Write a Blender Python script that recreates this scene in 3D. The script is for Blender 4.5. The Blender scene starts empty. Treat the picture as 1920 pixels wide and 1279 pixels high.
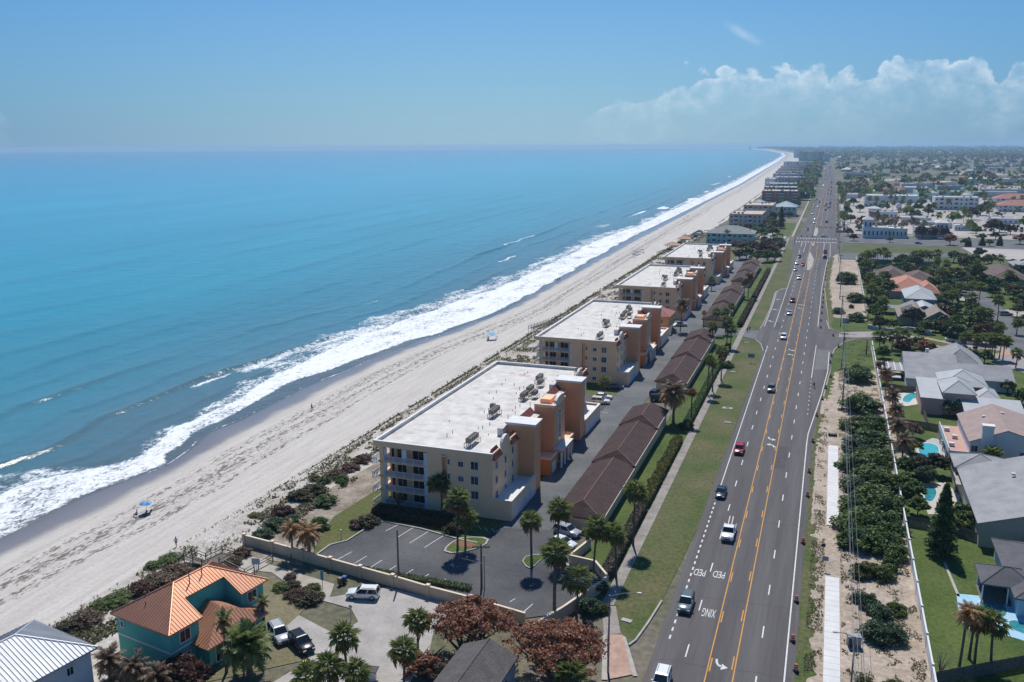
import bpy, bmesh, math, random
import numpy as np
from mathutils import Vector, Matrix
R = math.radians
SC = bpy.context.scene
COL = SC.collection
random.seed(7)

# ------------------------------------------------------------------ camera
F_PX, CAM_H = 1650.0, 64.0
_hy = lambda x: 272.8 - 0.0048 * (x - 960)          # true horizon row of the 1920 px photograph
_cv = lambda x, y: np.array([x - 960.0, -(y - 639.5), -F_PX])
_nr = lambda v: v / np.linalg.norm(v)
_up = _nr(np.cross(_cv(2000, _hy(2000)), _cv(0, _hy(0))))
if _up[1] < 0: _up = -_up
_fw = _cv(1566, _hy(1566)); _fw = _nr(_fw - _up * _fw.dot(_up))
_rt = np.cross(_fw, _up)
_RM = np.array([_rt, _fw, _up])                      # world <- camera: x right of road, y along it, z up
cam = bpy.data.cameras.new('camera'); camo = bpy.data.objects.new('camera', cam); COL.objects.link(camo)
camo.matrix_world = Matrix.Translation((0, 0, CAM_H)) @ Matrix([list(r) for r in _RM]).to_4x4()
cam.sensor_width = 36; cam.lens = F_PX / 1920 * 36
cam.clip_start = 1; cam.clip_end = 40000
SC.camera = camo
def at(px, py, z=0.0):
    """map a surveyed point of the place (photo pixel) to the ground plane at height z"""
    v = _RM @ _cv(px, py); q = v * ((z - CAM_H) / v[2])
    return (float(q[0]), float(q[1]))
# ------------------------------------------------------------------ sky and sun
SUN_EL, SUN_AZ = 57.0, -19.0                          # azimuth from +Y, clockwise
world = bpy.data.worlds.new('World'); SC.world = world; world.use_nodes = True
wt = world.node_tree; wt.nodes.clear()
def N(t, typ, **kw):
    n = t.nodes.new(typ)
    for k, v in kw.items():
        if k in n.inputs.keys() if isinstance(k, str) else False: n.inputs[k].default_value = v
        else: setattr(n, k, v)
    return n
def L(t, a, b): t.links.new(a, b)
def M_(t, op, a, b=None, c=None, clamp=False):
    n = t.nodes.new('ShaderNodeMath'); n.operation = op; n.use_clamp = clamp
    for i, v in enumerate((a, b, c)):
        if v is None: continue
        if isinstance(v, (int, float)): n.inputs[i].default_value = v
        else: t.links.new(v, n.inputs[i])
    return n.outputs[0]
def ramp(t, fac, stops, interp='LINEAR'):
    n = t.nodes.new('ShaderNodeValToRGB'); cr = n.color_ramp; cr.interpolation = interp
    while len(cr.elements) < len(stops): cr.elements.new(0.5)
    for e, (p, c) in zip(cr.elements, stops):
        e.position = p; e.color = (c, c, c, 1) if isinstance(c, (int, float)) else (*c[:3], 1)
    t.links.new(fac, n.inputs[0]); return n.outputs[0]
def mixc(t, fac, a, b, mode='MIX'):
    n = t.nodes.new('ShaderNodeMix'); n.data_type = 'RGBA'; n.blend_type = mode
    for s, v in ((n.inputs[0], fac), (n.inputs[6], a), (n.inputs[7], b)):
        if isinstance(v, (int, float)): s.default_value = v
        elif isinstance(v, tuple): s.default_value = (*v[:3], 1)
        else: t.links.new(v, s)
    return n.outputs[2]
def noise(t, vec, scale, detail=4, rough=.55, lac=2.0, dist=0.0, dim='3D'):
    n = t.nodes.new('ShaderNodeTexNoise'); n.noise_dimensions = dim
    n.inputs['Scale'].default_value = scale; n.inputs['Detail'].default_value = detail
    n.inputs['Roughness'].default_value = rough; n.inputs['Lacunarity'].default_value = lac
    n.inputs['Distortion'].default_value = dist
    if vec is not None: t.links.new(vec, n.inputs['Vector'])
    return n.outputs['Fac']
sky = N(wt, 'ShaderNodeTexSky', sky_type='NISHITA', sun_disc=False)
sky.sun_elevation = R(SUN_EL); sky.sun_rotation = R(SUN_AZ)
sky.altitude = 60; sky.air_density = 1.0; sky.dust_density = 0.5; sky.ozone_density = 3.0
SKY_STRENGTH = 0.09
# cumulus bank low over the horizon, all the way round
tc = N(wt, 'ShaderNodeTexCoord'); sep = N(wt, 'ShaderNodeSeparateXYZ'); L(wt, tc.outputs['Generated'], sep.inputs[0])
az = M_(wt, 'ARCTAN2', sep.outputs[0], sep.outputs[1])
el = M_(wt, 'ARCSINE', sep.outputs[2])
comb = N(wt, 'ShaderNodeCombineXYZ'); L(wt, az, comb.inputs[0]); L(wt, M_(wt, 'MULTIPLY', el, 1.25), comb.inputs[1])
cv = comb.outputs[0]
comb1 = N(wt, 'ShaderNodeCombineXYZ'); L(wt, az, comb1.inputs[0])
envA = ramp(wt, M_(wt, 'MULTIPLY_ADD', az, 1 / (2 * math.pi), 0.5),
    [(0.0, .05), (.16, .09), (.25, .035), (.315, .06), (.331, .02), (.34, .0), (.35, .0), (.359, .062), (.37, .0), (.452, .0), (.461, .048), (.470, .052), (.475, .078), (.486, .084), (.4995, .08), (.504, .066), (.5095, .095), (.518, .09), (.523, .062), (.529, .082), (.60, .06), (.72, .1), (.84, .03), (.93, .08), (1.0, .05)])
bump1 = noise(wt, cv, 15, 5, .62)
vor = N(wt, 'ShaderNodeTexVoronoi', feature='SMOOTH_F1'); vor.inputs['Scale'].default_value = 46; vor.inputs['Smoothness'].default_value = .35
wv = N(wt, 'ShaderNodeMix', data_type='VECTOR'); wv.inputs[0].default_value = .06
L(wt, cv, wv.inputs[4])
nz = wt.nodes.new('ShaderNodeTexNoise'); nz.inputs['Scale'].default_value = 22; nz.inputs['Detail'].default_value = 4; L(wt, cv, nz.inputs['Vector']); L(wt, nz.outputs['Color'], wv.inputs[5])
L(wt, wv.outputs[1], vor.inputs['Vector'])
top = M_(wt, 'ADD', envA, M_(wt, 'MULTIPLY', M_(wt, 'SUBTRACT', bump1, .5), .045))
top = M_(wt, 'SUBTRACT', top, M_(wt, 'MULTIPLY', vor.outputs['Distance'], .03))
top = M_(wt, 'ADD', top, .012)
dep = M_(wt, 'SUBTRACT', top, el)                       # depth under the cloud tops, radians
edge = N(wt, 'ShaderNodeMapRange', interpolation_type='SMOOTHSTEP'); L(wt, dep, edge.inputs[0]); edge.inputs[1].default_value = 0; edge.inputs[2].default_value = .006
has = N(wt, 'ShaderNodeMapRange', interpolation_type='SMOOTHSTEP'); L(wt, envA, has.inputs[0]); has.inputs[1].default_value = .02; has.inputs[2].default_value = .09
body = ramp(wt, M_(wt, 'MULTIPLY', dep, 14.0), [(0, 1), (.10, .9), (.25, .5), (.5, .24), (.8, .07), (1, 0)])
inner = noise(wt, cv, 34, 6, .66)
billow = ramp(wt, inner, [(.38, .22), (.6, 1.0)])
alpha = M_(wt, 'MULTIPLY', M_(wt, 'MULTIPLY', edge.outputs[0], body), has.outputs[0])
alpha = M_(wt, 'MULTIPLY', alpha, billow, clamp=True)
# one wisp of cirrus above the bank
def gauss(x, c, w): return M_(wt, 'POWER', 2.718, M_(wt, 'MULTIPLY', M_(wt, 'POWER', M_(wt, 'ABSOLUTE', M_(wt, 'SUBTRACT', x, c)), 2.0), -1 / (w * w)))
wa = M_(wt, 'ADD', el, M_(wt, 'MULTIPLY', az, .55))
wisp = M_(wt, 'MULTIPLY', gauss(az, R(-5.6), .014), gauss(wa, .112 + R(-5.6) * .55, .0045))
wisp = M_(wt, 'MULTIPLY', wisp, M_(wt, 'MULTIPLY', noise(wt, cv, 60, 4), .9))
alpha = M_(wt, 'MAXIMUM', alpha, wisp)
alpha = M_(wt, 'MULTIPLY', alpha, .64)
hz = M_(wt, 'POWER', 2.718, M_(wt, 'MULTIPLY', M_(wt, 'MAXIMUM', el, 0.0), -1 / .14))
sunward = M_(wt, 'POWER', M_(wt, 'MAXIMUM', M_(wt, 'COSINE', M_(wt, 'SUBTRACT', az, R(SUN_AZ))), 0.0), 5.0)
hzc = mixc(wt, sunward, (1.0, 2.5, 4.8), (3.5, 5.3, 6.8))      # paler towards the sun
clear = mixc(wt, M_(wt, 'MULTIPLY', hz, .93), mixc(wt, 1.0, sky.outputs[0], (.25, .61, .95), 'MULTIPLY'), hzc)     # sea haze low in the sky, all round
cl = mixc(wt, alpha, clear, (8.2, 9.0, 9.8))
bg = N(wt, 'ShaderNodeBackground'); bg.inputs['Strength'].default_value = SKY_STRENGTH
L(wt, cl, bg.inputs[0]); wo = N(wt, 'ShaderNodeOutputWorld'); L(wt, bg.outputs[0], wo.inputs[0])
sl = bpy.data.lights.new('sun', 'SUN'); sl.energy = 4.0; sl.angle = R(.53); sl.color = (1, .955, .89)
so = bpy.data.objects.new('sun', sl); COL.objects.link(so)
sdir = Vector((math.sin(R(SUN_AZ)) * math.cos(R(SUN_EL)), math.cos(R(SUN_AZ)) * math.cos(R(SUN_EL)), math.sin(R(SUN_EL))))
so.rotation_euler = sdir.to_track_quat('Z', 'Y').to_euler(); so.location = (0, 0, 300)
vs = SC.view_settings; vs.view_transform = 'Standard'; vs.look = 'None'; vs.exposure = 0.15; vs.gamma = 1; vs.use_curve_mapping = False
SC.render.engine = 'CYCLES'
SC.cycles.max_bounces = 8; SC.cycles.diffuse_bounces = 4; SC.cycles.glossy_bounces = 3; SC.cycles.volume_bounces = 0; SC.cycles.transparent_max_bounces = 6

# ------------------------------------------------------------------ helpers
MATS = {}
def mat(name, col, col2=None, scale=.6, detail=4, lo=.35, hi=.65, rough=.85, spec=.3, metal=0.0, bump=0.0, bscale=None, grain=0.0, gscale=8.0, island=None, coord='Object', emit=None, stretch=None):
    """plain procedural surface: two colours mixed by noise, fine grain, relief, optional per-leaf variation"""
    if name in MATS: return MATS[name]
    m = bpy.data.materials.new(name); m.use_nodes = True; t = m.node_tree; b = t.nodes['Principled BSDF']
    b.inputs['Roughness'].default_value = rough; b.inputs['Metallic'].default_value = metal; b.inputs['Specular IOR Level'].default_value = spec
    vec = None
    c = tuple(col)
    if col2 is not None or bump or grain:
        tcn = t.nodes.new('ShaderNodeTexCoord'); vec = tcn.outputs['Object'] if coord == 'Object' else t.nodes.new('ShaderNodeNewGeometry').outputs['Position']
        if stretch:
            mp = t.nodes.new('ShaderNodeMapping'); mp.inputs['Scale'].default_value = stretch; L(t, vec, mp.inputs['Vector']); vec = mp.outputs[0]
    if island is not None:
        g = t.nodes.new('ShaderNodeNewGeometry')
        c = ramp(t, g.outputs['Random Per Island'], [(i / max(1, len(island) - 1), x) for i, x in enumerate(island)])
    elif col2 is not None:
        f = noise(t, vec, scale, detail)
        c = ramp(t, f, [(lo, col), (hi, col2)])
    if grain:
        f2 = noise(t, vec, gscale, 3)
        gm = ramp(t, f2, [(.3, 1 - grain), (.7, 1 + grain)])
        c = mixc(t, 1.0, c, gm, 'MULTIPLY')
    if isinstance(c, tuple): b.inputs['Base Color'].default_value = (*c[:3], 1)
    else: L(t, c, b.inputs['Base Color'])
    if bump:
        f3 = noise(t, vec, bscale or scale * 4, 4)
        bn = t.nodes.new('ShaderNodeBump'); bn.inputs['Strength'].default_value = min(1, bump); bn.inputs['Distance'].default_value = .05 if bump <= 1 else .05 * bump
        L(t, f3, bn.inputs['Height']); L(t, bn.outputs[0], b.inputs['Normal'])
    if emit: b.inputs['Emission Color'].default_value = (*emit, 1); b.inputs['Emission Strength'].default_value = 1
    MATS[name] = m; return m
class MB:
    def __init__(s): s.v = []; s.f = []; s.m = []; s.mi = 0
    def quad(s, a, b, c, d):
        i = len(s.v); s.v += [a, b, c, d]; s.f.append((i, i + 1, i + 2, i + 3)); s.m.append(s.mi); return s
    def poly(s, pts):
        i = len(s.v); s.v += list(pts); s.f.append(tuple(range(i, i + len(pts)))); s.m.append(s.mi); return s
    def box(s, x0, x1, y0, y1, z0, z1):
        i = len(s.v)
        s.v += [(x0, y0, z0), (x1, y0, z0), (x1, y1, z0), (x0, y1, z0), (x0, y0, z1), (x1, y0, z1), (x1, y1, z1), (x0, y1, z1)]
        for q in ((0, 3, 2, 1), (4, 5, 6, 7), (0, 1, 5, 4), (1, 2, 6, 5), (2, 3, 7, 6), (3, 0, 4, 7)): s.f.append(tuple(i + k for k in q)); s.m.append(s.mi)
        return s
    def rbox(s, cx, cy, w, d, z0, z1, rz=0):
        c, n = math.cos(rz), math.sin(rz); i = len(s.v)
        for z in (z0, z1):
            for dx, dy in ((-w / 2, -d / 2), (w / 2, -d / 2), (w / 2, d / 2), (-w / 2, d / 2)): s.v.append((cx + dx * c - dy * n, cy + dx * n + dy * c, z))
        for q in ((0, 3, 2, 1), (4, 5, 6, 7), (0, 1, 5, 4), (1, 2, 6, 5), (2, 3, 7, 6), (3, 0, 4, 7)): s.f.append(tuple(i + k for k in q)); s.m.append(s.mi)
        return s
    def prism(s, pts, z0, z1):
        """pts: ccw (x,y) list"""
        n = len(pts); i = len(s.v)
        s.v += [(x, y, z0) for x, y in pts] + [(x, y, z1) for x, y in pts]
        s.f.append(tuple(i + k for k in range(n - 1, -1, -1))); s.m.append(s.mi)
        s.f.append(tuple(i + n + k for k in range(n))); s.m.append(s.mi)
        for k in range(n): s.f.append((i + k, i + (k + 1) % n, i + n + (k + 1) % n, i + n + k)); s.m.append(s.mi)
        return s
    def tube(s, pts, rads, seg=8, cap=True):
        pts = [Vector(p) for p in pts]; n = len(pts); i = len(s.v)
        if isinstance(rads, (int, float)): rads = [rads] * n
        ref = None
        for k in range(n):
            t = (pts[min(k + 1, n - 1)] - pts[max(k - 1, 0)]).normalized()
            a = Vector((1, 0, 0)) if abs(t.x) < .9 else Vector((0, 1, 0))
            u = t.cross(a).normalized(); w = t.cross(u)
            for j in range(seg):
                th = 2 * math.pi * j / seg; s.v.append(tuple(pts[k] + (u * math.cos(th) + w * math.sin(th)) * rads[k]))
        for k in range(n - 1):
            for j in range(seg):
                a = i + k * seg + j; b = i + k * seg + (j + 1) % seg; s.f.append((a, b, b + seg, a + seg)); s.m.append(s.mi)
        if cap:
            s.f.append(tuple(i + j for j in range(seg - 1, -1, -1))); s.m.append(s.mi)
            s.f.append(tuple(i + (n - 1) * seg + j for j in range(seg))); s.m.append(s.mi)
        return s
    def loft(s, rings, cap=True):
        i = len(s.v); n = len(rings[0])
        for r_ in rings: s.v += [tuple(p) for p in r_]
        for k in range(len(rings) - 1):
            for j in range(n):
                a = i + k * n + j; b = i + k * n + (j + 1) % n; s.f.append((a, b, b + n, a + n)); s.m.append(s.mi)
        if cap:
            s.f.append(tuple(i + j for j in range(n - 1, -1, -1))); s.m.append(s.mi)
            s.f.append(tuple(i + (len(rings) - 1) * n + j for j in range(n))); s.m.append(s.mi)
        return s
    def mesh(s, name, mats, smooth=False):
        me = bpy.data.meshes.new(name); me.from_pydata([tuple(v) for v in s.v], [], s.f)
        for m in (mats if isinstance(mats, (list, tuple)) else [mats]): me.materials.append(m)
        if any(s.m): me.polygons.foreach_set('material_index', s.m)
        if smooth: me.polygons.foreach_set('use_smooth', [True] * len(me.polygons))
        me.update(); return me
    def build(s, name, mats, parent=None, smooth=False):
        return link(name, s.mesh(name, mats, smooth), parent)
def link(name, me, parent=None, loc=None, rz=0):
    o = bpy.data.objects.new(name, me); COL.objects.link(o)
    if parent: o.parent = parent
    if loc: o.location = loc
    if rz: o.rotation_euler = (0, 0, rz)
    return o
def tag(o, label, cat, group=None, kind=None):
    o['label'] = label; o['category'] = cat
    if group: o['group'] = group
    if kind: o['kind'] = kind
    return o
def thing(name, label, cat, loc=(0, 0, 0), rz=0, group=None):
    o = bpy.data.objects.new(name, None); COL.objects.link(o); o.empty_display_size = .2
    o.location = loc if len(loc) == 3 else (*loc, 0); o.rotation_euler = (0, 0, rz)
    return tag(o, label, cat, group)
def struct(o, label=None):
    o['kind'] = 'structure'
    if label: o['label'] = label
    return o
CHILD = {}
def kids(o):
    return CHILD.get(o.name) or [c for c in bpy.data.objects if c.parent == o]
def copy_tree(o, loc=None, rz=None, label=None, parent=None, cache=None):
    """copy a thing with its parts and sub-parts; mesh data shared"""
    c = o.copy(); COL.objects.link(c); c.parent = parent
    if loc is not None: c.location = loc if len(loc) == 3 else (*loc, 0)
    if rz is not None: c.rotation_euler = (0, 0, rz)
    if label: c['label'] = label
    for ch in o.children: copy_tree(ch, parent=c)
    return c
ORD = ['nearest', 'second nearest', 'third nearest', 'fourth nearest', 'fifth nearest', 'sixth nearest', 'seventh nearest', 'eighth nearest', 'ninth nearest', 'tenth nearest'] + [f'{n} nearest' for n in ('eleventh', 'twelfth', 'thirteenth', 'fourteenth', 'fifteenth', 'sixteenth', 'seventeenth', 'eighteenth', 'nineteenth', 'twentieth', 'twenty-first', 'twenty-second', 'twenty-third', 'twenty-fourth', 'twenty-fifth', 'twenty-sixth', 'twenty-seventh', 'twenty-eighth', 'twenty-ninth', 'thirtieth')]
def vnoise(x, y, seed=0):
    """smooth value noise on arrays, about -1..1"""
    x = np.asarray(x, float); y = np.asarray(y, float); xi = np.floor(x).astype(np.int64); yi = np.floor(y).astype(np.int64); fx = x - xi; fy = y - yi
    fx = fx * fx * (3 - 2 * fx); fy = fy * fy * (3 - 2 * fy)
    def h(a, b):
        n = (a * 374761393 + b * 668265263 + seed * 974711) & 0x7fffffff; n = ((n ^ (n >> 13)) * 1274126177) & 0x7fffffff
        return ((n ^ (n >> 16)) & 0xffff) / 32767.5 - 1
    return (h(xi, yi) * (1 - fx) + h(xi + 1, yi) * fx) * (1 - fy) + (h(xi, yi + 1) * (1 - fx) + h(xi + 1, yi + 1) * fx) * fy
def fbm(x, y, seed=0, oct=4):
    s = 0; a = .5
    for k in range(oct): s = s + a * vnoise(x * 2 ** k, y * 2 ** k, seed + k); a *= .5
    return s
def grid_mesh(name, V, mats, attrs=None, smooth=True):
    """V: array (n, m, 3)"""
    n, m = V.shape[:2]; idx = np.arange(n * m).reshape(n, m)
    q = np.stack([idx[:-1, :-1], idx[1:, :-1], idx[1:, 1:], idx[:-1, 1:]], -1).reshape(-1, 4)
    me = bpy.data.meshes.new(name); me.vertices.add(n * m); me.vertices.foreach_set('co', V.reshape(-1).astype(np.float32))
    me.loops.add(len(q) * 4); me.loops.foreach_set('vertex_index', q.reshape(-1).astype(np.int32))
    me.polygons.add(len(q)); me.polygons.foreach_set('loop_start', np.arange(0, len(q) * 4, 4, dtype=np.int32))
    me.update(calc_edges=True); me.validate()
    me.polygons.foreach_set('use_smooth', [smooth] * len(me.polygons))
    for k, a in (attrs or {}).items():
        at_ = me.attributes.new(k, 'FLOAT', 'POINT'); at_.data.foreach_set('value', a.reshape(-1).astype(np.float32))
    for mm in mats: me.materials.append(mm)
    return me
# ================================================================== SETTING
SHORE = np.array([(-132.4,-400),(-132.4,103.7),(-132.7,110.6),(-133.9,123.2),(-131.5,134.5),(-130.4,143.5),(-132.8,151),(-136.2,165.9),(-137,184),(-138,205.3),(-135.8,225),(-135,250.9),(-133.7,268.1),(-128.7,293.5),(-126.9,315.7),(-124.8,347.3),(-127.2,417.1),(-130.3,490.5),(-134.9,608.6),(-137.4,793.3),(-141.9,1118.9),(-148.3,1590.9),(-178.1,2690.3),(-205.3,3692.1),(-266.5,5577),(-367.7,7257.3),(-702.7,10448.1),(-1285.2,14354.1),(-1300,20000)])
def xshore(y): return np.interp(y, SHORE[:, 1], SHORE[:, 0]) + np.where(np.asarray(y) < 700, 1.2 * vnoise(np.asarray(y) / 11, 0, 3), 0)
def dune_x(y): return np.interp(y, [-400, 600, 900, 1700, 3300, 5577, 7257, 10448, 20000], [-97, -95, -92, -99, -122, -215, -315, -640, -1240])
SEA = -3.0
# ---- ocean
ys = [-400, -250, -100, 0, 40]
y = 60.0
while y < 14600: ys.append(y); y += 1.4 if y < 330 else (1.4 * (y / 330) ** 1.25)
ys = np.array(ys)
ds = [-9, -6, -4, -2.5, -1.5, -.8]
d = 0.0
while d < 16000: ds.append(d); d += .7 if d < 60 else (.7 * (d / 60) ** 1.2)
ds = np.array(ds)
YY, DD = np.meshgrid(ys, ds, indexing='ij')
XS = xshore(ys)[:, None]
lim = np.sqrt(np.maximum(0, 14500.0 ** 2 - YY ** 2)) + XS
DDc = np.minimum(DD, np.maximum(lim, 1))
XX = XS - DDc
FOUT = np.array([(-400,24),(104,29),(127.8,28),(139.9,18),(147.7,15),(164.6,18),(193.9,20),(216.7,27),(248.6,34),(280.3,41),(312.4,47),(354.2,45),(389.8,36),(470.2,33),(618,36),(734,26),(1014,28),(1600,30),(3000,34),(20000,40)])
fo = np.interp(YY, FOUT[:, 1] * 0 + FOUT[:, 0], FOUT[:, 1])
fin = np.interp(YY, [100, 145, 149, 155, 175, 212, 235, 290, 400, 20000], [.3, .3, 3.2, 2.6, 3.8, 6.5, 4.2, 2.0, 1.2, .5])
jag = 6.0 * fbm(YY / 9, DD / 7, 21, 4) + 3.5 * fbm(YY / 22, DD / 20 + 9, 5, 3)
sm = lambda a, lo, hi: np.clip((a - lo) / (hi - lo), 0, 1) ** 2 * (3 - 2 * np.clip((a - lo) / (hi - lo), 0, 1))
foam = sm(DD - fin, -.9, 1.6) * (1 - sm(DD + jag, fo - 6, fo + 1))
dens = np.where(DD < fo * .6, .95, .73) + .25 * fbm(YY / 14, DD / 4, 8, 3)
foam = foam * np.clip(dens, 0, 1)
def line(dc, w, y0, y1, s=1.0, sd=0):
    dd = DD - (dc + 1.5 * fbm(YY / 18, 0 * YY, 30 + sd, 2))
    return s * np.exp(-(dd / w) ** 2) * sm(YY, y0, y0 + 6) * (1 - sm(YY, y1 - 8, y1))
foam = np.maximum(foam, line(.35, .45, -400, 320, .8, 1))                       # bright lip of the swash
foam = np.maximum(foam, line(30.5, 1.7, 193, 219, .9, 2)); foam = np.maximum(foam, line(29, 4.2, 212, 300, .85, 3))
foam = np.maximum(foam, line(62, 1.1, 328, 350, .75, 4)); foam = np.maximum(foam, line(51, 1.8, 478, 520, .9, 5)); foam = np.maximum(foam, line(75, 2.2, 560, 640, .8, 9))
foam = np.maximum(foam, .95 * sm(vnoise(YY / 60, DD / 7, 41), .42, .8) * (1 - sm(DD, 40, 80)) * sm(YY, 600, 800) * sm(DD, 8, 14))
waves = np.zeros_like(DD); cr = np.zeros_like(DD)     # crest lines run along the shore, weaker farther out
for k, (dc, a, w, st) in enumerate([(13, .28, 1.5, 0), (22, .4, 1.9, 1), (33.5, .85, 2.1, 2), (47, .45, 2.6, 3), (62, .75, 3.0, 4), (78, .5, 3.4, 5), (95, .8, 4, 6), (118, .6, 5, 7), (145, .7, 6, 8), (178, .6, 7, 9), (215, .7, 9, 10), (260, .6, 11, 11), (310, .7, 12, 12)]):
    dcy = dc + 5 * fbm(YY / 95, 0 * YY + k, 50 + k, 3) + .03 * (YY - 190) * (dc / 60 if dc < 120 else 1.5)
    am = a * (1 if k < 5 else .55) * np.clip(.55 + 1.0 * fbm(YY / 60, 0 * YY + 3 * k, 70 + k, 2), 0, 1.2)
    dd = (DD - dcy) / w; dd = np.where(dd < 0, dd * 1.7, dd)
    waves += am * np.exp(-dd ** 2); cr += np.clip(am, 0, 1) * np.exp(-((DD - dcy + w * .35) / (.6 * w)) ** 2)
fade = np.clip(DD / 8, 0, 1) * (1 - sm(YY, 900, 2500))
waves = .85 * waves * fade + .16 * fbm(YY / 6, DD / 2.6, 91, 3) * np.clip(DD / 6, 0, 1) * (DD < 400)
waves += foam * .16 * fbm(YY / 1.8, DD / 1.3, 33, 2)
V = np.stack([XX, YY, SEA + waves], -1)
mo = bpy.data.materials.new('sea_water'); mo.use_nodes = True; t = mo.node_tree; b = t.nodes['Principled BSDF']
ge = t.nodes.new('ShaderNodeNewGeometry'); pos = ge.outputs['Position']
af = t.nodes.new('ShaderNodeAttribute'); af.attribute_name = 'foam'; ad = t.nodes.new('ShaderNodeAttribute'); ad.attribute_name = 'dist'; ac = t.nodes.new('ShaderNodeAttribute'); ac.attribute_name = 'crest'
mp = t.nodes.new('ShaderNodeMapping'); mp.inputs['Scale'].default_value = (1, .62, 1); L(t, pos, mp.inputs[0])
n1 = noise(t, mp.outputs[0], .95, 6, .68, dist=1.0); n2 = noise(t, mp.outputs[0], .17, 4, .6)
thr = M_(t, 'SUBTRACT', .96, M_(t, 'MULTIPLY', af.outputs['Fac'], .54))
fm = t.nodes.new('ShaderNodeMapRange'); fm.interpolation_type = 'SMOOTHSTEP'
L(t, M_(t, 'SUBTRACT', M_(t, 'ADD', M_(t, 'MULTIPLY', n1, .85), M_(t, 'MULTIPLY', n2, .22)), thr), fm.inputs[0]); fm.inputs[1].default_value = -.11; fm.inputs[2].default_value = .10
# white glints painted into the water colour along the steep crests
n3 = noise(t, pos, 2.2, 3, .75)
gl = t.nodes.new('ShaderNodeMapRange'); L(t, M_(t, 'MULTIPLY', ac.outputs['Fac'], n3), gl.inputs[0]); gl.inputs[1].default_value = .57; gl.inputs[2].default_value = .68
foam_glint = M_(t, 'MAXIMUM', fm.outputs[0], M_(t, 'MULTIPLY', gl.outputs[0], .8))
mp2 = t.nodes.new('ShaderNodeMapping'); mp2.inputs['Scale'].default_value = (.6, .1, 1); L(t, pos, mp2.inputs[0])
n4 = noise(t, mp2.outputs[0], .045, 4, .6)
dj = M_(t, 'ADD', ad.outputs['Fac'], M_(t, 'MULTIPLY', M_(t, 'SUBTRACT', n4, .5), 60))
dl = M_(t, 'DIVIDE', M_(t, 'LOGARITHM', M_(t, 'MAXIMUM', dj, 1.0), 10.0), 4.0)
depth = ramp(t, dl, [(0, (.17, .16, .15)), (.2, (.10, .115, .12)), (.36, (.082, .155, .182)), (.47, (.05, .21, .27)), (.56, (.026, .27, .36)), (.72, (.016, .32, .48)), (.85, (.010, .26, .45)), (1, (.005, .16, .35))])
dk = noise(t, mp2.outputs[0], .02, 5, .65)
depth = mixc(t, 1, depth, ramp(t, dk, [(.3, .86), (.7, 1.12)]), 'MULTIPLY')
depth = mixc(t, M_(t, 'MULTIPLY', ac.outputs['Fac'], .55, clamp=True), depth, (.05, .07, .07))          # crest faces darkened in the colour for their weaker reflection, plus stirred sand
L(t, mixc(t, foam_glint, depth, (.80, .82, .83)), b.inputs['Base Color'])
L(t, M_(t, 'ADD', .16, M_(t, 'MULTIPLY', foam_glint, .7)), b.inputs['Roughness'])
b.inputs['IOR'].default_value = 1.33; b.inputs['Specular IOR Level'].default_value = .5
w1 = noise(t, mp.outputs[0], .55, 5, .62); w2 = noise(t, pos, .11, 3, .5)
bn = t.nodes.new('ShaderNodeBump'); bn.inputs['Strength'].default_value = .55; bn.inputs['Distance'].default_value = .55
L(t, M_(t, 'ADD', w1, M_(t, 'MULTIPLY', w2, 2.2)), bn.inputs['Height']); L(t, bn.outputs[0], b.inputs['Normal'])
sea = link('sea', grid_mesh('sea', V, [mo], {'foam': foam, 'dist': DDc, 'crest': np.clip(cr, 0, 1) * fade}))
struct(sea)
# ---- beach: foreshore, berm and dune face
yb = [-400, -200, -50, 30]
y = 60.0
while y < 14000: yb.append(y); y += 2.0 if y < 300 else 2.0 * (y / 300) ** 1.5
yb = np.array(yb); tb = np.linspace(0, 1, 64)
xs0 = xshore(yb) - 9; xd = dune_x(yb) + 2.2 * fbm(yb / 9, 0 * yb, 12, 3) * (yb < 1500)
Xb = np.zeros((len(yb), 64)); Zb = np.zeros_like(Xb); WET = np.zeros_like(Xb); ALNG = np.zeros_like(Xb)
WX = np.interp(yb, [-400, 98, 117, 135, 153, 228, 259, 292, 344, 430, 589, 900, 3000, 20000], [-125.9, -125.9, -124.6, -125.2, -127.4, -130, -129.5, -124.5, -121, -123, -127, -132, -170, -220])
WX = np.minimum(WX, xd - 6); WX = np.where(yb > 1000, xshore(yb) + 5, WX)
for i in range(len(yb)):
    x = np.where(tb < .84, xs0[i] + (xd[i] - xs0[i]) * tb / .84, xd[i] + 9 * (tb - .84) / .16); Xb[i] = x
    s = x - xshore(yb[i]); W = xd[i] - xshore(yb[i])
    z = -3.02 + .055 * s * (s > 0) + .12 * s * (s < 0)
    z = np.where(s > W, -3.02 + .055 * W + (0.04 - (-3.02 + .055 * W)) * sm(s - W, -.5, 7.0), z)
    Zb[i] = np.minimum(z, .04); WET[i] = x - WX[i]; ALNG[i] = s
Zb += .06 * fbm(Xb / 2.2, yb[:, None] / 3.5, 4, 3) * (WET > 3) * (ALNG < 1e6) * (yb[:, None] < 1200) * (Zb < -.1)
ms = bpy.data.materials.new('beach_sand'); ms.use_nodes = True; t = ms.node_tree; b = t.nodes['Principled BSDF']
pos = t.nodes.new('ShaderNodeNewGeometry').outputs['Position']
aw = t.nodes.new('ShaderNodeAttribute'); aw.attribute_name = 'wet'; aw = aw.outputs['Fac']
ash = t.nodes.new('ShaderNodeAttribute'); ash.attribute_name = 'sh'; ash = ash.outputs['Fac']
e1 = noise(t, pos, .09, 3); wetf = t.nodes.new('ShaderNodeMapRange'); wetf.interpolation_type = 'SMOOTHSTEP'
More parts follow.
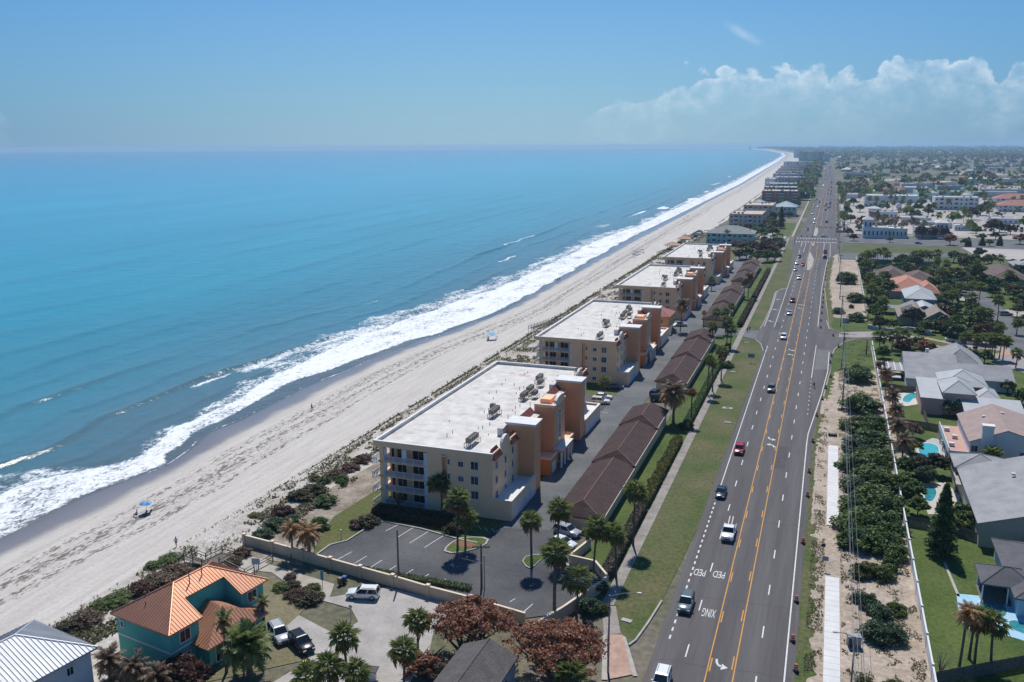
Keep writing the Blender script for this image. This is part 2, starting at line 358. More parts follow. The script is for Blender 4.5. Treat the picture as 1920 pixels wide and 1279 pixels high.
L(t, M_(t, 'ADD', aw, M_(t, 'MULTIPLY', M_(t, 'SUBTRACT', e1, .5), 5)), wetf.inputs[0]); wetf.inputs[1].default_value = -3.0; wetf.inputs[2].default_value = 1.8
mpt = t.nodes.new('ShaderNodeMapping'); mpt.inputs['Scale'].default_value = (1, .06, 1); L(t, pos, mpt.inputs[0])
trk = noise(t, mpt.outputs[0], 1.1, 4, .65)                           # tyre and rake tracks along the beach
sp = noise(t, pos, 1.6, 5, .7)
dry = mixc(t, ramp(t, trk, [(.35, .0), (.65, 1.0)]), (.455, .42, .375), (.55, .515, .465))
dry = mixc(t, 1, dry, ramp(t, sp, [(.25, .82), (.5, 1.0), (.75, 1.08)]), 'MULTIPLY')
damp = mixc(t, ramp(t, M_(t, 'DIVIDE', ash, 12.0), [(0, 0.0), (1, 1.0)]), (.17, .155, .15), (.30, .265, .235))
cs = mixc(t, wetf.outputs[0], damp, dry)
# wrack: strands and clots of dark seaweed
def wrack(x0, w, sc, th, sd):
    mpw = t.nodes.new('ShaderNodeMapping'); mpw.inputs['Scale'].default_value = (1, .35, 1); mpw.inputs['Location'].default_value = (sd * 17.0, sd * 31.0, 0); L(t, pos, mpw.inputs[0])
    q = noise(t, mpw.outputs[0], sc, 6, .72, dist=.6)
    wob = noise(t, mpt.outputs[0], .16, 2)
    band = gauss_(M_(t, 'ADD', aw, M_(t, 'MULTIPLY', M_(t, 'SUBTRACT', wob, .5), 9)), x0, w)
    r_ = t.nodes.new('ShaderNodeMapRange'); L(t, M_(t, 'ADD', q, M_(t, 'MULTIPLY', band, .18)), r_.inputs[0]); r_.inputs[1].default_value = th; r_.inputs[2].default_value = th + .045
    return r_.outputs[0]
def gauss_(x, c, w): return M_(t, 'POWER', 2.718, M_(t, 'MULTIPLY', M_(t, 'POWER', M_(t, 'ABSOLUTE', M_(t, 'SUBTRACT', x, c)), 2.0), -1 / (w * w)))
wk = M_(t, 'MAXIMUM', M_(t, 'MAXIMUM', wrack(10.5, 2.6, 1.5, .655, 1), wrack(14.5, 1.4, 1.6, .668, 2)), wrack(5.5, 2.2, 1.7, .68, 3))
wk = M_(t, 'MULTIPLY', wk, M_(t, 'MULTIPLY', wetf.outputs[0], .82))
cs = mixc(t, wk, cs, (.075, .055, .045))
L(t, cs, b.inputs['Base Color']); L(t, M_(t, 'ADD', .22, M_(t, 'MULTIPLY', wetf.outputs[0], .68)), b.inputs['Roughness'])
bn = t.nodes.new('ShaderNodeBump'); bn.inputs['Distance'].default_value = .12; L(t, M_(t, 'MULTIPLY', wetf.outputs[0], .9), bn.inputs['Strength']); L(t, noise(t, pos, 1.4, 5, .65), bn.inputs['Height']); L(t, bn.outputs[0], b.inputs['Normal'])
beach = struct(link('beach', grid_mesh('beach', np.stack([Xb, np.repeat(yb[:, None], 64, 1), Zb], -1), [ms], {'wet': WET, 'sh': ALNG})))
# ---- land
mg = mat('land_soil', (.17, .15, .115), (.09, .10, .05), scale=.022, detail=8, lo=.38, hi=.62, rough=.95, grain=.3, gscale=.9, coord='P', bump=.4, bscale=1.0)
gy = np.array([-400, 0, 300, 700, 1700, 3300, 5577, 7257, 10448, 14300]); gv = []
for yy in gy:
    x0 = float(dune_x(yy)) + 6.5
    gv.append([(x0 + (9500 - x0) * k / 6, yy, 0.0) for k in range(7)])
land = struct(link('ground', grid_mesh('ground', np.array(gv), [mg], smooth=False)))
def sheet(name, pts, z, m, parent=None):
    mb = MB(); mb.poly([(x, y, z) for x, y in pts]); o = mb.build(name, m, parent)
    if parent is None: struct(o)
    return o
A_ = lambda *p: [at(p[i], p[i + 1]) for i in range(0, len(p), 2)]
lag = mat('lagoon_water', (.03, .10, .17), rough=.12, spec=.5)
sheet('lagoon', [(1500, 9600), (2500, 7900), (9000, 7300), (9000, 11500), (1500, 12500), (300, 12000)], .3, lag)
GRASS = mat('verge_grass', (.122, .112, .052), (.066, .094, .024), scale=.09, detail=9, lo=.36, hi=.62, rough=.95, grain=.32, gscale=1.6, coord='P', bump=.7, bscale=2.2)
LAWN = mat('lawn_grass', (.05, .085, .016), (.095, .125, .03), scale=.12, detail=8, lo=.35, hi=.68, rough=.95, grain=.3, gscale=1.8, coord='P', bump=.7, bscale=2.5)
DRYG = mat('dry_lawn', (.20, .17, .105), (.13, .125, .06), scale=.13, detail=9, lo=.34, hi=.66, rough=.95, grain=.25, gscale=2.5, coord='P', bump=.6, bscale=2.5)
SANDY = mat('sandy_soil', (.44, .365, .295), (.29, .235, .175), scale=.16, detail=8, lo=.36, hi=.7, rough=.95, grain=.25, gscale=1.5, coord='P', bump=.7, bscale=1.8)
ASPH = mat('road_asphalt', (.088, .081, .083), (.118, .110, .111), scale=.42, detail=7, lo=.38, hi=.62, rough=.9, grain=.1, gscale=3.0, coord='P', bump=.2, bscale=6, stretch=(1, .035, 1))
ASPH2 = mat('drive_asphalt', (.095, .102, .108), (.15, .155, .158), scale=.1, detail=7, rough=.9, grain=.14, gscale=1.5, coord='P', bump=.2, bscale=6)
ASPHD = mat('parking_asphalt', (.052, .053, .058), (.118, .12, .124), scale=.07, detail=8, lo=.34, hi=.72, rough=.88, grain=.14, gscale=1.8, coord='P', bump=.2, bscale=6)
CONC = mat('concrete', (.42, .395, .365), (.32, .30, .275), scale=.25, detail=7, rough=.9, grain=.1, gscale=3, coord='P', bump=.2, bscale=5)
CONCN = mat('new_concrete', (.60, .595, .58), (.68, .675, .66), scale=.3, rough=.85, grain=.05, gscale=3, coord='P')
CONCO = mat('old_walk_concrete', (.33, .30, .27), (.23, .21, .19), scale=.35, detail=7, rough=.92, grain=.14, gscale=3, coord='P', bump=.2, bscale=5)
CURB = mat('kerb_concrete', (.42, .40, .37), (.34, .32, .29), scale=.8, rough=.9, coord='P')
PAVER = mat('salmon_paving', (.36, .22, .17), (.46, .33, .26), scale=.6, rough=.9, grain=.1, gscale=4, coord='P')
WHITE = mat('white_line_paint', (.66, .66, .64), (.56, .56, .54), scale=1.2, rough=.7, grain=.08, gscale=5, coord='P')
YELLOW = mat('yellow_line_paint', (.62, .30, .045), (.52, .25, .05), scale=1.0, rough=.7, grain=.08, gscale=5, coord='P')
# dune strip, condo grounds, verges
sheet('dune_sand', [(-97, 60), (-96, 130), (-95, 230), (-94, 420), (-93, 560), (-80, 560), (-80, 60)], .045, mat('dune_sand', (.50, .47, .43), (.33, .29, .24), scale=.12, detail=8, lo=.4, hi=.68, rough=.95, grain=.2, gscale=1.6, coord='P', bump=.7, bscale=1.6))
sheet('condo_lawn', [(-74.2, 111.5), (-77, 118), (-79, 126), (-77.5, 142), (-76.5, 158), (-76, 220), (-78, 300), (-79, 620), (-44, 640), (-44, 113)], .06, mat('condo_grass', (.12, .115, .045), (.075, .10, .022), scale=.1, detail=8, lo=.35, hi=.65, rough=.95, grain=.28, gscale=1.8, coord='P', bump=.6, bscale=2.2))
sheet('dune_soil', [(-86, 108), (-88, 125), (-85, 150), (-83, 200), (-84, 320), (-84, 560), (-78, 560), (-75, 330), (-75, 160), (-76, 120), (-74, 108)], .052, mat('dune_soil', (.20, .165, .125), (.34, .295, .24), scale=.25, detail=8, lo=.4, hi=.66, rough=.95, grain=.25, gscale=2, coord='P', bump=.7, bscale=2))
sheet('garage_lawn', [(-33, 118), (-33, 520), (-25.3, 520), (-25.3, 118), (-27.6, 115)], .07, LAWN)
sheet('verge_grass', [(-25.2, 112.5), (-24.4, 110.2), (-22.4, 105.4), (-20.9, 102.6), (-20.4, 104), (-19.6, 109), (-18.9, 115.3), (-17.6, 142), (-17.3, 200), (-17, 282), (-18.4, 292), (-20.6, 298), (-25.3, 300)], .08, GRASS)
sheet('verge_grass', [(-25.2, 312), (-20.6, 318), (-20.2, 326), (-19.9, 358), (-20.4, 402), (-17.4, 413.8), (-16.2, 419), (-18.2, 491), (-19.0, 545), (-19.6, 567), (-23, 578), (-25.4, 570)], .08, GRASS)
sheet('verge_grass', [(-23, 660), (-19.6, 660), (-18.6, 760), (-21.2, 790), (-23.2, 790)], .08, GRASS)
sheet('verge_grass', [(-23, 830), (-19.6, 830), (-18.6, 930), (-18.6, 1080), (-23.2, 1080)], .08, GRASS)
sheet('shop_front_lawn', [(-38, 655), (-26, 655), (-26, 770), (-38, 770)], .08, LAWN)
sheet('roadside_sand', [(.3, -50), (15.6, -50), (15.6, 300), (9, 300), (4, 290), (3.6, 270), (2.6, 255), (1.4, 232), (.6, 205)], .06, SANDY)
sheet('roadside_sand', [(2.4, 330), (15.6, 330), (15.6, 555), (2.0, 555), (1.2, 505), (-.2, 420)], .06, SANDY)
def ragged(name, x0, x1f, y0, y1, z, m, step=.45):
    pts = []; yy = y0
    L_ = []; R_ = []
    while yy <= y1:
        L_.append((x0(yy), yy)); R_.append((x1f(yy) + .5 * float(fbm(yy / 7, 1.0, 77, 2)) + 1.2 * float(fbm(yy / 1.3, 5.0, 78, 3)), yy)); yy += step
    mb = MB()
    for k in range(len(L_) - 1):
        mb.quad((*L_[k], z), (*R_[k], z), (*R_[k + 1], z), (*L_[k + 1], z))
    return struct(mb.build(name, m))
redge = lambda y: float(np.interp(y, [-100, 121.7, 171.7, 207, 236, 266, 288, 311, 322, 420, 503, 530, 560], [-.3, -.3, -.3, .3, 1.6, 3.1, 3.7, 6.6, 2.4, -.2, .6, 1.4, 2]))
ragged('roadside_grass', redge, lambda y: redge(y) + (2.0 if y < 134 else 1.9 if y < 145 else .9), -40, 218, .075, GRASS)
ragged('roadside_grass', lambda y: redge(y) + .3, lambda y: redge(y) + 1.6 + (y > 262) * 1.0, 232, 300, .075, LAWN)
ragged('roadside_grass', lambda y: redge(y) + .3, lambda y: redge(y) + 2.3, 330, 540, .075, GRASS)
sheet('entrance_lawn', [(4.2, 262), (4.0, 288), (7.0, 305), (11, 309), (15.3, 307), (15.3, 268)], .09, LAWN)
sheet('entrance_lawn', [(3.2, 330), (4.8, 320), (10, 319), (18, 326), (15.4, 345), (4, 348)], .09, LAWN)
# neighbourhood lots right of the white fence
sheet('neighbourhood_lawn', [(15.8, 60), (15.8, 560), (160, 575), (200, 60)], .05, LAWN)
sheet('plaza_grass', [(9, 563), (9, 611), (79, 622), (74, 577)], .08, GRASS)
sheet('plaza_pavement', [(9, 690), (118, 676), (300, 650), (520, 660), (420, 1180), (9, 1200)], .07, mat('plaza_pavement', (.42, .385, .35), (.33, .30, .275), scale=.03, detail=6, rough=.9, grain=.12, gscale=.6, coord='P'))
sheet('construction_lot', [(82, 560), (79, 620), (240, 612), (225, 545)], .09, mat('lot_slab', (.45, .42, .39), (.36, .33, .30), scale=.06, detail=6, rough=.9, coord='P'))
# ---- roads
ry = [(-17.6, -.2, -100), (-17.6, -.2, 160), (-17.2, -.1, 205), (-17.1, 1.5, 236), (-16.9, 3.1, 266), (-17.2, 3.8, 288), (-18.5, 4.4, 293), (-21, 6.8, 300), (-21.2, 7.2, 312), (-20.3, 4.6, 319), (-20.0, 2.0, 324), (-19.7, 1.0, 358), (-20.3, -.2, 401), (-17.4, -.4, 414), (-15.9, -.2, 420), (-18.2, .4, 491), (-19.0, 1.3, 527), (-19.6, 5.4, 560), (-22, 6.6, 600), (-22, 6.6, 650), (-19.4, 5.4, 690), (-18.8, 4.5, 800), (-18.2, 4.5, 1100), (-18.6, 4.5, 1500), (-20.5, 2.5, 2100), (-26, -4, 2900), (-37, -19, 3700), (-60, -45, 4400), (-110, -98, 5200)]
mb = MB()
for a, c in zip(ry[:-1], ry[1:]): mb.quad((a[0], a[2], .11), (a[1], a[2], .11), (c[1], c[2], .11), (c[0], c[2], .11))
road = struct(mb.build('highway', ASPH))
sheet('condo_driveway', [(-49.6, 124), (-41, 124), (-41, 300), (-28, 304), (-20.6, 298.8), (-20.9, 316), (-29, 311), (-41, 318), (-41, 600), (-49.6, 600)], .12, ASPH2)
for y0, y1, x0 in ((198, 226, -58), (291, 323, -60), (389, 414, -60)): sheet('visitor_parking', [(x0, y0 + 3), (-49.7, y0 + 1), (-49.7, y1 - 10), (x0, y1 - 10)], .12, ASPHD)
lot = sheet('parking_lot', [(-73.4, 111.2), (-73.3, 115.6), (-71.4, 118), (-70.6, 124.2), (-69.4, 126.6), (-62, 126), (-54.8, 124.4), (-50.9, 124.2), (-50, 131), (-41, 133), (-35.6, 132), (-35.3, 124), (-30.6, 121.2), (-29, 118.6), (-31.4, 107.6), (-35.9, 104.6), (-44.8, 106.6), (-57.8, 108), (-67, 110)], .13, ASPHD)
sheet('villa_driveway', [(-67.5, 99.9), (-64.4, 100.9), (-58, 106.2), (-48, 105.2), (-45.5, 101), (-46.5, 97.5), (-45, 93), (-44.3, 86), (-41, 72), (-62, 72), (-60.1, 80.6), (-58.5, 86), (-66, 92), (-66, 95), (-58.2, 92.2), (-57.3, 96.2), (-60, 99)], .1, CONC)
sheet('beach_path', [(-82, 104), (-77, 104.5), (-69, 100.4), (-67.6, 99.6), (-64.5, 100.6), (-66, 104.5), (-75, 106), (-80.5, 107)], .085, mat('path_concrete', (.43, .39, .34), (.35, .31, .26), scale=.5, rough=.9, coord='P'))
sheet('villa_lawn', [(-58.8, 86), (-58, 92.4), (-66, 95), (-66.6, 99.6), (-78, 103.4), (-80, 86), (-72, 74)], .08, DRYG)
side = A_(1600, 634, 1640, 633, 1690, 641, 1760, 656, 1830, 668, 1920, 700)
sheet('entrance_road', [(5.5, 311.5)] + side + [(95, 262), (95, 300), (66, 312)] + A_(1900, 643, 1830, 641, 1760, 639, 1700, 628, 1640, 622) + [(6, 320)], .12, mat('pale_road', (.34, .31, .29), (.27, .25, .24), scale=.2, rough=.9, grain=.1, gscale=3, coord='P'))
sheet('residential_street', [(57, 300), (55.5, 430), (49, 448), (52, 452), (60, 440), (66.5, 430), (68, 300)], .13, ASPH2)
sheet('cross_street', [(7, 622), (124, 613), (420, 598), (420, 655), (124, 670), (7, 682)], .13, ASPH2)
sheet('cross_lane', [(7, 530), (26, 530), (76, 566), (76, 583), (7, 562)], .13, ASPH2)
# ---- kerbs and sidewalks: slabs one by one
def run(pts):
    out = []; s = 0
    for a, c in zip(pts[:-1], pts[1:]): out.append((a, c, math.dist(a, c)))
    return out
def slabs(parent, pts, w, ln, z, th, m, name='slab', lim=300, gap=.04):
    """one slab after another along a centre line; shared mesh"""
    me = MB().box(-w / 2, w / 2, -ln / 2 + gap / 2, ln / 2 - gap / 2, 0, th).mesh(name, m); n = 0; rest = MB()
    carry = 0.0
    for a, c, d in run(pts):
        u = ((c[0] - a[0]) / d, (c[1] - a[1]) / d); rz = math.atan2(-u[0], u[1]); s = ln / 2
        while s < d:
            p = (a[0] + u[0] * s, a[1] + u[1] * s)
            if n < lim: link(name, me, parent, (*p, z + random.uniform(-.004, .004)), rz + random.uniform(-.002, .002))
            else: rest.rbox(p[0], p[1], w, ln - gap, z, z + th, rz)
            n += 1; s += ln
    if rest.v: link('slab_run', rest.mesh('slab_run', m), parent)['kind'] = 'stuff'
def kerb(pts, z=.1, h=.14, w=.28, m=None, name='kerb'):
    mb = MB()
    for k, (a, c, d) in enumerate(run(pts)):
        mb.rbox((a[0] + c[0]) / 2, (a[1] + c[1]) / 2, w, d + .06, z - .05, z + h + .002 * (k % 2), math.atan2(-(c[0] - a[0]), c[1] - a[1]))
    return struct(mb.build(name, m or CURB))
sw = struct(link('sidewalk', MB().box(-26.85, -25.15, 112, 640, .02, .06).mesh('sidewalk', CONCO)))
slabs(sw, [(-26, 112), (-26, 640)], 1.75, 2.4, .06, .09, CONCO, lim=215)
sw2 = struct(link('sidewalk', MB().quad((-26.85, 112, .04), (-24.6, 104.2, .04), (-23, 104.8, .04), (-25.1, 112, .04)).mesh('sidewalk', CONCO)))
slabs(sw2, [(-25.6, 111.6), (-23.2, 104.4)], 1.75, 2.4, .06, .09, CONCO)
struct(link('crossing_ramp', MB().quad((-24.2, 104.6, .13), (-22.2, 104.9, .13), (-19.0, 96.5, .13), (-21.6, 94.5, .13)).mesh('crossing_ramp', PAVER)))
struct(link('crossing_edge', MB().quad((-24.7, 104, .14), (-24.25, 104.2, .14), (-21.7, 94.3, .14), (-22.4, 94.1, .14)).quad((-22.15, 104.7, .14), (-21.7, 104.5, .14), (-18.4, 96.3, .14), (-18.95, 96.1, .14)).mesh('crossing_edge', CURB)))
for y0, y1 in ((98, 131), (150.5, 193.6)):
    s_ = struct(link('new_sidewalk', MB().box(3.15, 5.05, y0, y1, .03, .10).mesh('new_sidewalk', CONCN)))
    slabs(s_, [(4.1, y0), (4.1, y1)], 1.98, 1.5, .1, .1, CONCN)
wl = struct(link('sidewalk', MB().box(-24.6, -23.3, 655, 1500, .03, .12).mesh('sidewalk', CONC)))
kerb([(-20.9, 102.7), (-20.3, 104.2), (-19.6, 109), (-18.9, 115.5)], .11)
kerb([(-16.9, 282), (-18.4, 292), (-20.7, 298.2)], .11); kerb([(-20.6, 316.6), (-20.1, 326), (-19.8, 358), (-20.4, 401.5), (-17.5, 413.8)], .11)
kerb([(3.7, 284), (4.3, 291.5), (7.2, 303), (11, 309.6)], .11); kerb([(11.5, 317), (6, 318.8), (2.6, 324.2), (1.4, 340)], .11)
kerb([(-73.7, 111.2), (-73.5, 115.7), (-71.7, 118), (-70.9, 124.3), (-69.6, 126.9), (-62, 126.3), (-54.8, 124.7), (-51, 124.4)], .12)
# ---- markings, each a sheet of its own
def strip(name, x0, x1, y0, y1, m, z=.125, parent=None):
    mb = MB().quad((x0, y0, z), (x1, y0, z), (x1, y1, z), (x0, y1, z)); return mb.build(name, m, parent or road)
def pline(name, pts, w, m, z=.125):
    mb = MB()
    for a, c in zip(pts[:-1], pts[1:]): mb.quad((a[0] - w / 2, a[1], z), (a[0] + w / 2, a[1], z), (c[0] + w / 2, c[1], z), (c[0] - w / 2, c[1], z))
    return mb.build(name, m, road)
pline('edge_line', [(-16.15, 162), (-16.15, 290)], .17, WHITE)
pline('edge_line', [(-16.0, 322), (-15.95, 560), (-16.3, 610)], .17, WHITE); pline('edge_line', [(-19.45, 322), (-19.4, 370), (-19.9, 399), (-19.2, 407), (-16.1, 415)], .17, WHITE)
pline('edge_line', [(-1.35, -60), (-1.35, 194), (-1.25, 201), (.1, 220.5), (1.15, 236), (2.5, 262), (2.7, 287)], .19, WHITE)
pline('edge_line', [(-1.35, 328), (-1.2, 420), (-.1, 504), (.5, 528)], .19, WHITE)
pline('edge_line', [(-1.75, 252), (-1.3, 296)], .17, WHITE)
for k in range(9): strip('dotted_line', -1.87, -1.7, 216 + k * 4, 217 + k * 4, WHITE)
for k in range(27): strip('dotted_line', -16.28, -16.04, 106 + k * 2.05, 107.0 + k * 2.05, WHITE)
pline('yellow_line', [(-10.55, -60), (-10.4, 470)], .15, YELLOW); pline('yellow_line', [(-7.25, -60), (-7.35, 470)], .15, YELLOW)
pline('yellow_line', [(-10.45, 480), (-10.4, 620)], .15, YELLOW); pline('yellow_line', [(-7.3, 470), (-5.8, 530), (-6.3, 600)], .15, YELLOW)
pline('yellow_line', [(-10.2, 720), (-10.3, 1600)], .2, YELLOW); pline('yellow_line', [(-6.4, 720), (-6.6, 1600)], .2, YELLOW)
me = MB().quad((-.09, -1.55, 0), (.09, -1.55, 0), (.09, 1.55, 0), (-.09, 1.55, 0)).mesh('lane_dash', WHITE)
mey = MB().quad((-.08, -1.55, 0), (.08, -1.55, 0), (.08, 1.55, 0), (-.08, 1.55, 0)).mesh('yellow_dash', YELLOW)
y0s = at(1392.2, 868.3)[1]
for k in range(-6, 30):
    yy = y0s + k * 12.19
    link('lane_dash', me, road, (-13.5, yy, .125))
    if not 545 < yy: link('yellow_dash', mey, road, (-10.22, yy - 2.2, .125)); link('yellow_dash', mey, road, (-7.62, yy - 1.0, .125))
    link('lane_dash', me, road, (-4.6, yy - 4.4, .125))
for k in range(60):
    yy = 690 + k * 12.19; link('lane_dash', me, road, (-13.7, yy, .125)); link('lane_dash', me, road, (-2.4, yy, .125))
fr = MB()
for X in (-16.1, -13.6, -2.2, 1.6):
    fr.quad((X - .1, 540 if X > -9 else 560, .125), (X + .1, 540 if X > -9 else 560, .125), (X + .1, 616, .125), (X - .1, 616, .125))
fr.build('lane_line', WHITE, road)
for yy in (619, 643):
    for k in range(14): strip('crosswalk_bar', -20.5 + k * 1.9, -19.5 + k * 1.9, yy, yy + 3.2, WHITE)
sheet('road_patch', [(-1.2, 262), (2.3, 264), (3.3, 290), (-1.0, 290)], .118, mat('patch_asphalt', (.135, .135, .132), (.16, .158, .155), scale=.3, rough=.9, grain=.1, gscale=3, coord='P'))
sheet('road_patch', [(-15.9, 318), (-13.9, 318), (-13.9, 331), (-15.9, 331)], .118, mat('dark_patch', (.07, .066, .068), (.085, .08, .082), scale=.5, rough=.9, coord='P'))
sheet('road_patch', [(-7.1, 176), (-5.0, 176), (-5.0, 190), (-7.1, 190)], .118, MATS['dark_patch'])
for k, yy in enumerate((101.5, 119, 148, 187, 243, 277)):
    P_ = [(x, yy + .5 * float(fbm(x / 2.1, k * 3.0, 90, 3)) + (x + 8) * .06) for x in np.linspace(-17, -.5, 40)]; cm = MB()
    for a, c in zip(P_[:-1], P_[1:]): cm.quad((a[0], a[1] - .035, .121), (c[0], c[1] - .035, .121), (c[0], c[1] + .035, .121), (a[0], a[1] + .035, .121))
    cm.build('crack_seal', MATS['dark_patch'], road)
med = struct(link('median_island', MB().prism([(-9.3, 478), (-8.1, 478), (-7.0, 494), (-6.9, 526), (-9.6, 560), (-10.1, 560), (-10.1, 517)], .1, .26).mesh('median_island', CONC)))
struct(link('median_island', MB().prism([(-9.7, 595), (-8.3, 595), (-8.3, 613), (-10, 613)], .1, .26).mesh('median_island', PAVER)))
struct(link('median_island', MB().prism([(-10.2, 662), (-8, 662), (-7.4, 690), (-8.2, 728), (-10.1, 728)], .1, .26).mesh('median_island', CONC)))
# lettering read by drivers coming towards the camera
def word(txt, x, y, w, h, m=WHITE, parent=None, name='road_lettering', z=.126, rz=math.pi):
    cu = bpy.data.curves.new(name, 'FONT'); cu.body = txt; cu.align_x = 'CENTER'; cu.align_y = 'CENTER'; cu.size = 1
    o = bpy.data.objects.new(name, cu); COL.objects.link(o); bpy.context.view_layer.update()
    me = bpy.data.meshes.new_from_object(o.evaluated_get(bpy.context.evaluated_depsgraph_get())); bpy.data.objects.remove(o)
    co = np.array([v.co[:] for v in me.vertices]); mn, mx = co.min(0), co.max(0)
    for v in me.vertices: v.co = ((v.co.x - (mn[0] + mx[0]) / 2) / (mx[0] - mn[0]) * w, (v.co.y - (mn[1] + mx[1]) / 2) / (mx[1] - mn[1]) * h, 0)
    me.materials.clear(); me.materials.append(m)
    return link(name, me, parent or road, (x, y, z), rz)
word('PED', *at(1312, 1075), 1.75, 2.1); word('PED', *at(1348, 1079), 1.75, 2.1); word('XING', *at(1329, 1151), 1.85, 2.3)
def arrow(pts, x, y, rz=0, sx=1, sy=1, name='turn_arrow'):
    c, s = math.cos(rz), math.sin(rz); mb = MB()
    for poly in pts: mb.poly([(x + (px * sx * c - py * sy * s), y + (px * sx * s + py * sy * c), .126) for px, py in poly])
    return mb.build(name, WHITE, road)
ARR = [[(-.95, -1.1), (-.62, -1.1), (-.55, -.45), (-.85, -.3)], [(-.85, -.3), (-.55, -.45), (-.3, .05), (-.5, .35)], [(-.5, .35), (-.3, .05), (.2, .25), (.15, .62)], [(.1, -.25), (1.05, .5), (.05, 1.15)]]
arrow(ARR, *at(1352, 1248), sx=.85, sy=-1.0)
for (px, py, py2) in ((1447, 824, 834), (1484, 657, 664), (1501.5, 572, 576.5)):
    arrow(ARR, *at(px, py), sx=.95, sy=-1.0); arrow(ARR, *at(px - 2, py2 + 2), rz=math.pi, sx=.95, sy=-1.0)
for px, py in ((1446, 603), (1454, 581), (1460, 562)): arrow(ARR, *at(px, py), rz=math.pi / 2, sx=1, sy=1.2)
# parking stalls
def stall(pa, pb, w=.12, parent=None):
    a, c = at(*pa), at(*pb); d = math.dist(a, c); nx, ny = -(c[1] - a[1]) / d * w / 2, (c[0] - a[0]) / d * w / 2; z = .145
    MB().quad((a[0] - nx, a[1] - ny, z), (a[0] + nx, a[1] + ny, z), (c[0] + nx, c[1] + ny, z), (c[0] - nx, c[1] - ny, z)).build('stall_line', WHITE, parent or lot)
for q in (((629, 1053), (660, 1036)), ((656, 1063), (688, 1044)), ((685, 1072), (716, 1052)), ((712, 1082), (743, 1062)), ((748, 1086), (775, 1069)), ((774, 1099), (804, 1078)), ((808, 1106), (836, 1087)),
          ((723, 997), (749, 984)), ((744, 1010), (776, 990)), ((768, 1020), (803, 998)), ((796, 1028), (831, 1006)), ((956, 1130), (966, 1124)), ((967, 1162), (999, 1134)), ((1064, 1082), (1078, 1069)), ((896, 987), (902, 994)), ((908, 990), (914, 997)), ((922, 992), (928, 999)), ((930, 999), (940, 992)), ((1098, 770), (1140, 775))):
    stall(*q)
# ================================================================== CONDOMINIUM BLOCKS
STUCCO = mat('cream_stucco', (.93, .62, .375), (.87, .57, .345), scale=.25, rough=.92, grain=.05, gscale=6, bump=.15, bscale=8)
PEACH = mat('peach_stucco', (.82, .40, .20), (.75, .365, .18), scale=.25, rough=.92, grain=.05, gscale=6, bump=.15, bscale=8)
TERRA = mat('orange_stucco', (.72, .28, .075), (.66, .25, .07), scale=.25, rough=.92, grain=.05, gscale=6, bump=.15, bscale=8)
TRIM = mat('white_trim', (.72, .72, .70), (.64, .64, .62), scale=.7, rough=.75)
DECK = mat('roof_membrane', (.63, .605, .565), (.47, .44, .40), scale=.5, detail=10, lo=.46, hi=.76, rough=.85, grain=.13, gscale=.35, bump=.15, bscale=3)
GLASS = mat('dark_glass', (.012, .016, .02), rough=.08, spec=.6)
GLASSB = mat('window_blinds', (.10, .12, .14), (.03, .04, .05), scale=.8, rough=.25, spec=.5)
RAIL = mat('white_railing', (.70, .72, .74), rough=.6)
SCREEN = mat('balustrade_infill', (.42, .46, .50), rough=.7)
GDOOR = mat('garage_door_paint', (.66, .70, .74), (.60, .64, .68), scale=.5, rough=.6)
TILER = mat('red_clay_tile', (.30, .10, .085), (.22, .085, .075), scale=1.5, rough=.85, grain=.25, gscale=5)
def tilemat(name, c1, c2, n=3.2):
    m = mat(name, c1, c2, scale=.5, detail=8, lo=.3, hi=.7, rough=.85, grain=.22, gscale=3.5); t = m.node_tree; b = t.nodes['Principled BSDF']
    tc_ = t.nodes.new('ShaderNodeTexCoord'); w = t.nodes.new('ShaderNodeTexWave'); w.wave_type = 'BANDS'; w.bands_direction = 'Y'; w.inputs['Scale'].default_value = n; w.inputs['Distortion'].default_value = .4; L(t, tc_.outputs['Object'], w.inputs[0])
    w2 = t.nodes.new('ShaderNodeTexWave'); w2.bands_direction = 'Z'; w2.inputs['Scale'].default_value = n; w2.inputs['Distortion'].default_value = .3; L(t, tc_.outputs['Object'], w2.inputs[0])
    bn = t.nodes.new('ShaderNodeBump'); bn.inputs['Distance'].default_value = .06; L(t, M_(t, 'ADD', w.outputs['Fac'], w2.outputs['Fac']), bn.inputs['Height']); L(t, bn.outputs[0], b.inputs['Normal'])
    return m
TILEB = tilemat('brown_roof_tile', (.125, .075, .066), (.08, .054, .05))
MET = mat('grey_metal', (.30, .31, .32), (.22, .23, .24), scale=2, rough=.5, metal=.4)
DARKM = mat('dark_metal', (.05, .05, .055), rough=.6)
WOODF = mat('bleached_timber', (.20, .175, .15), (.14, .12, .10), scale=1.2, rough=.9, grain=.2, gscale=6)
SKYB = TRIM
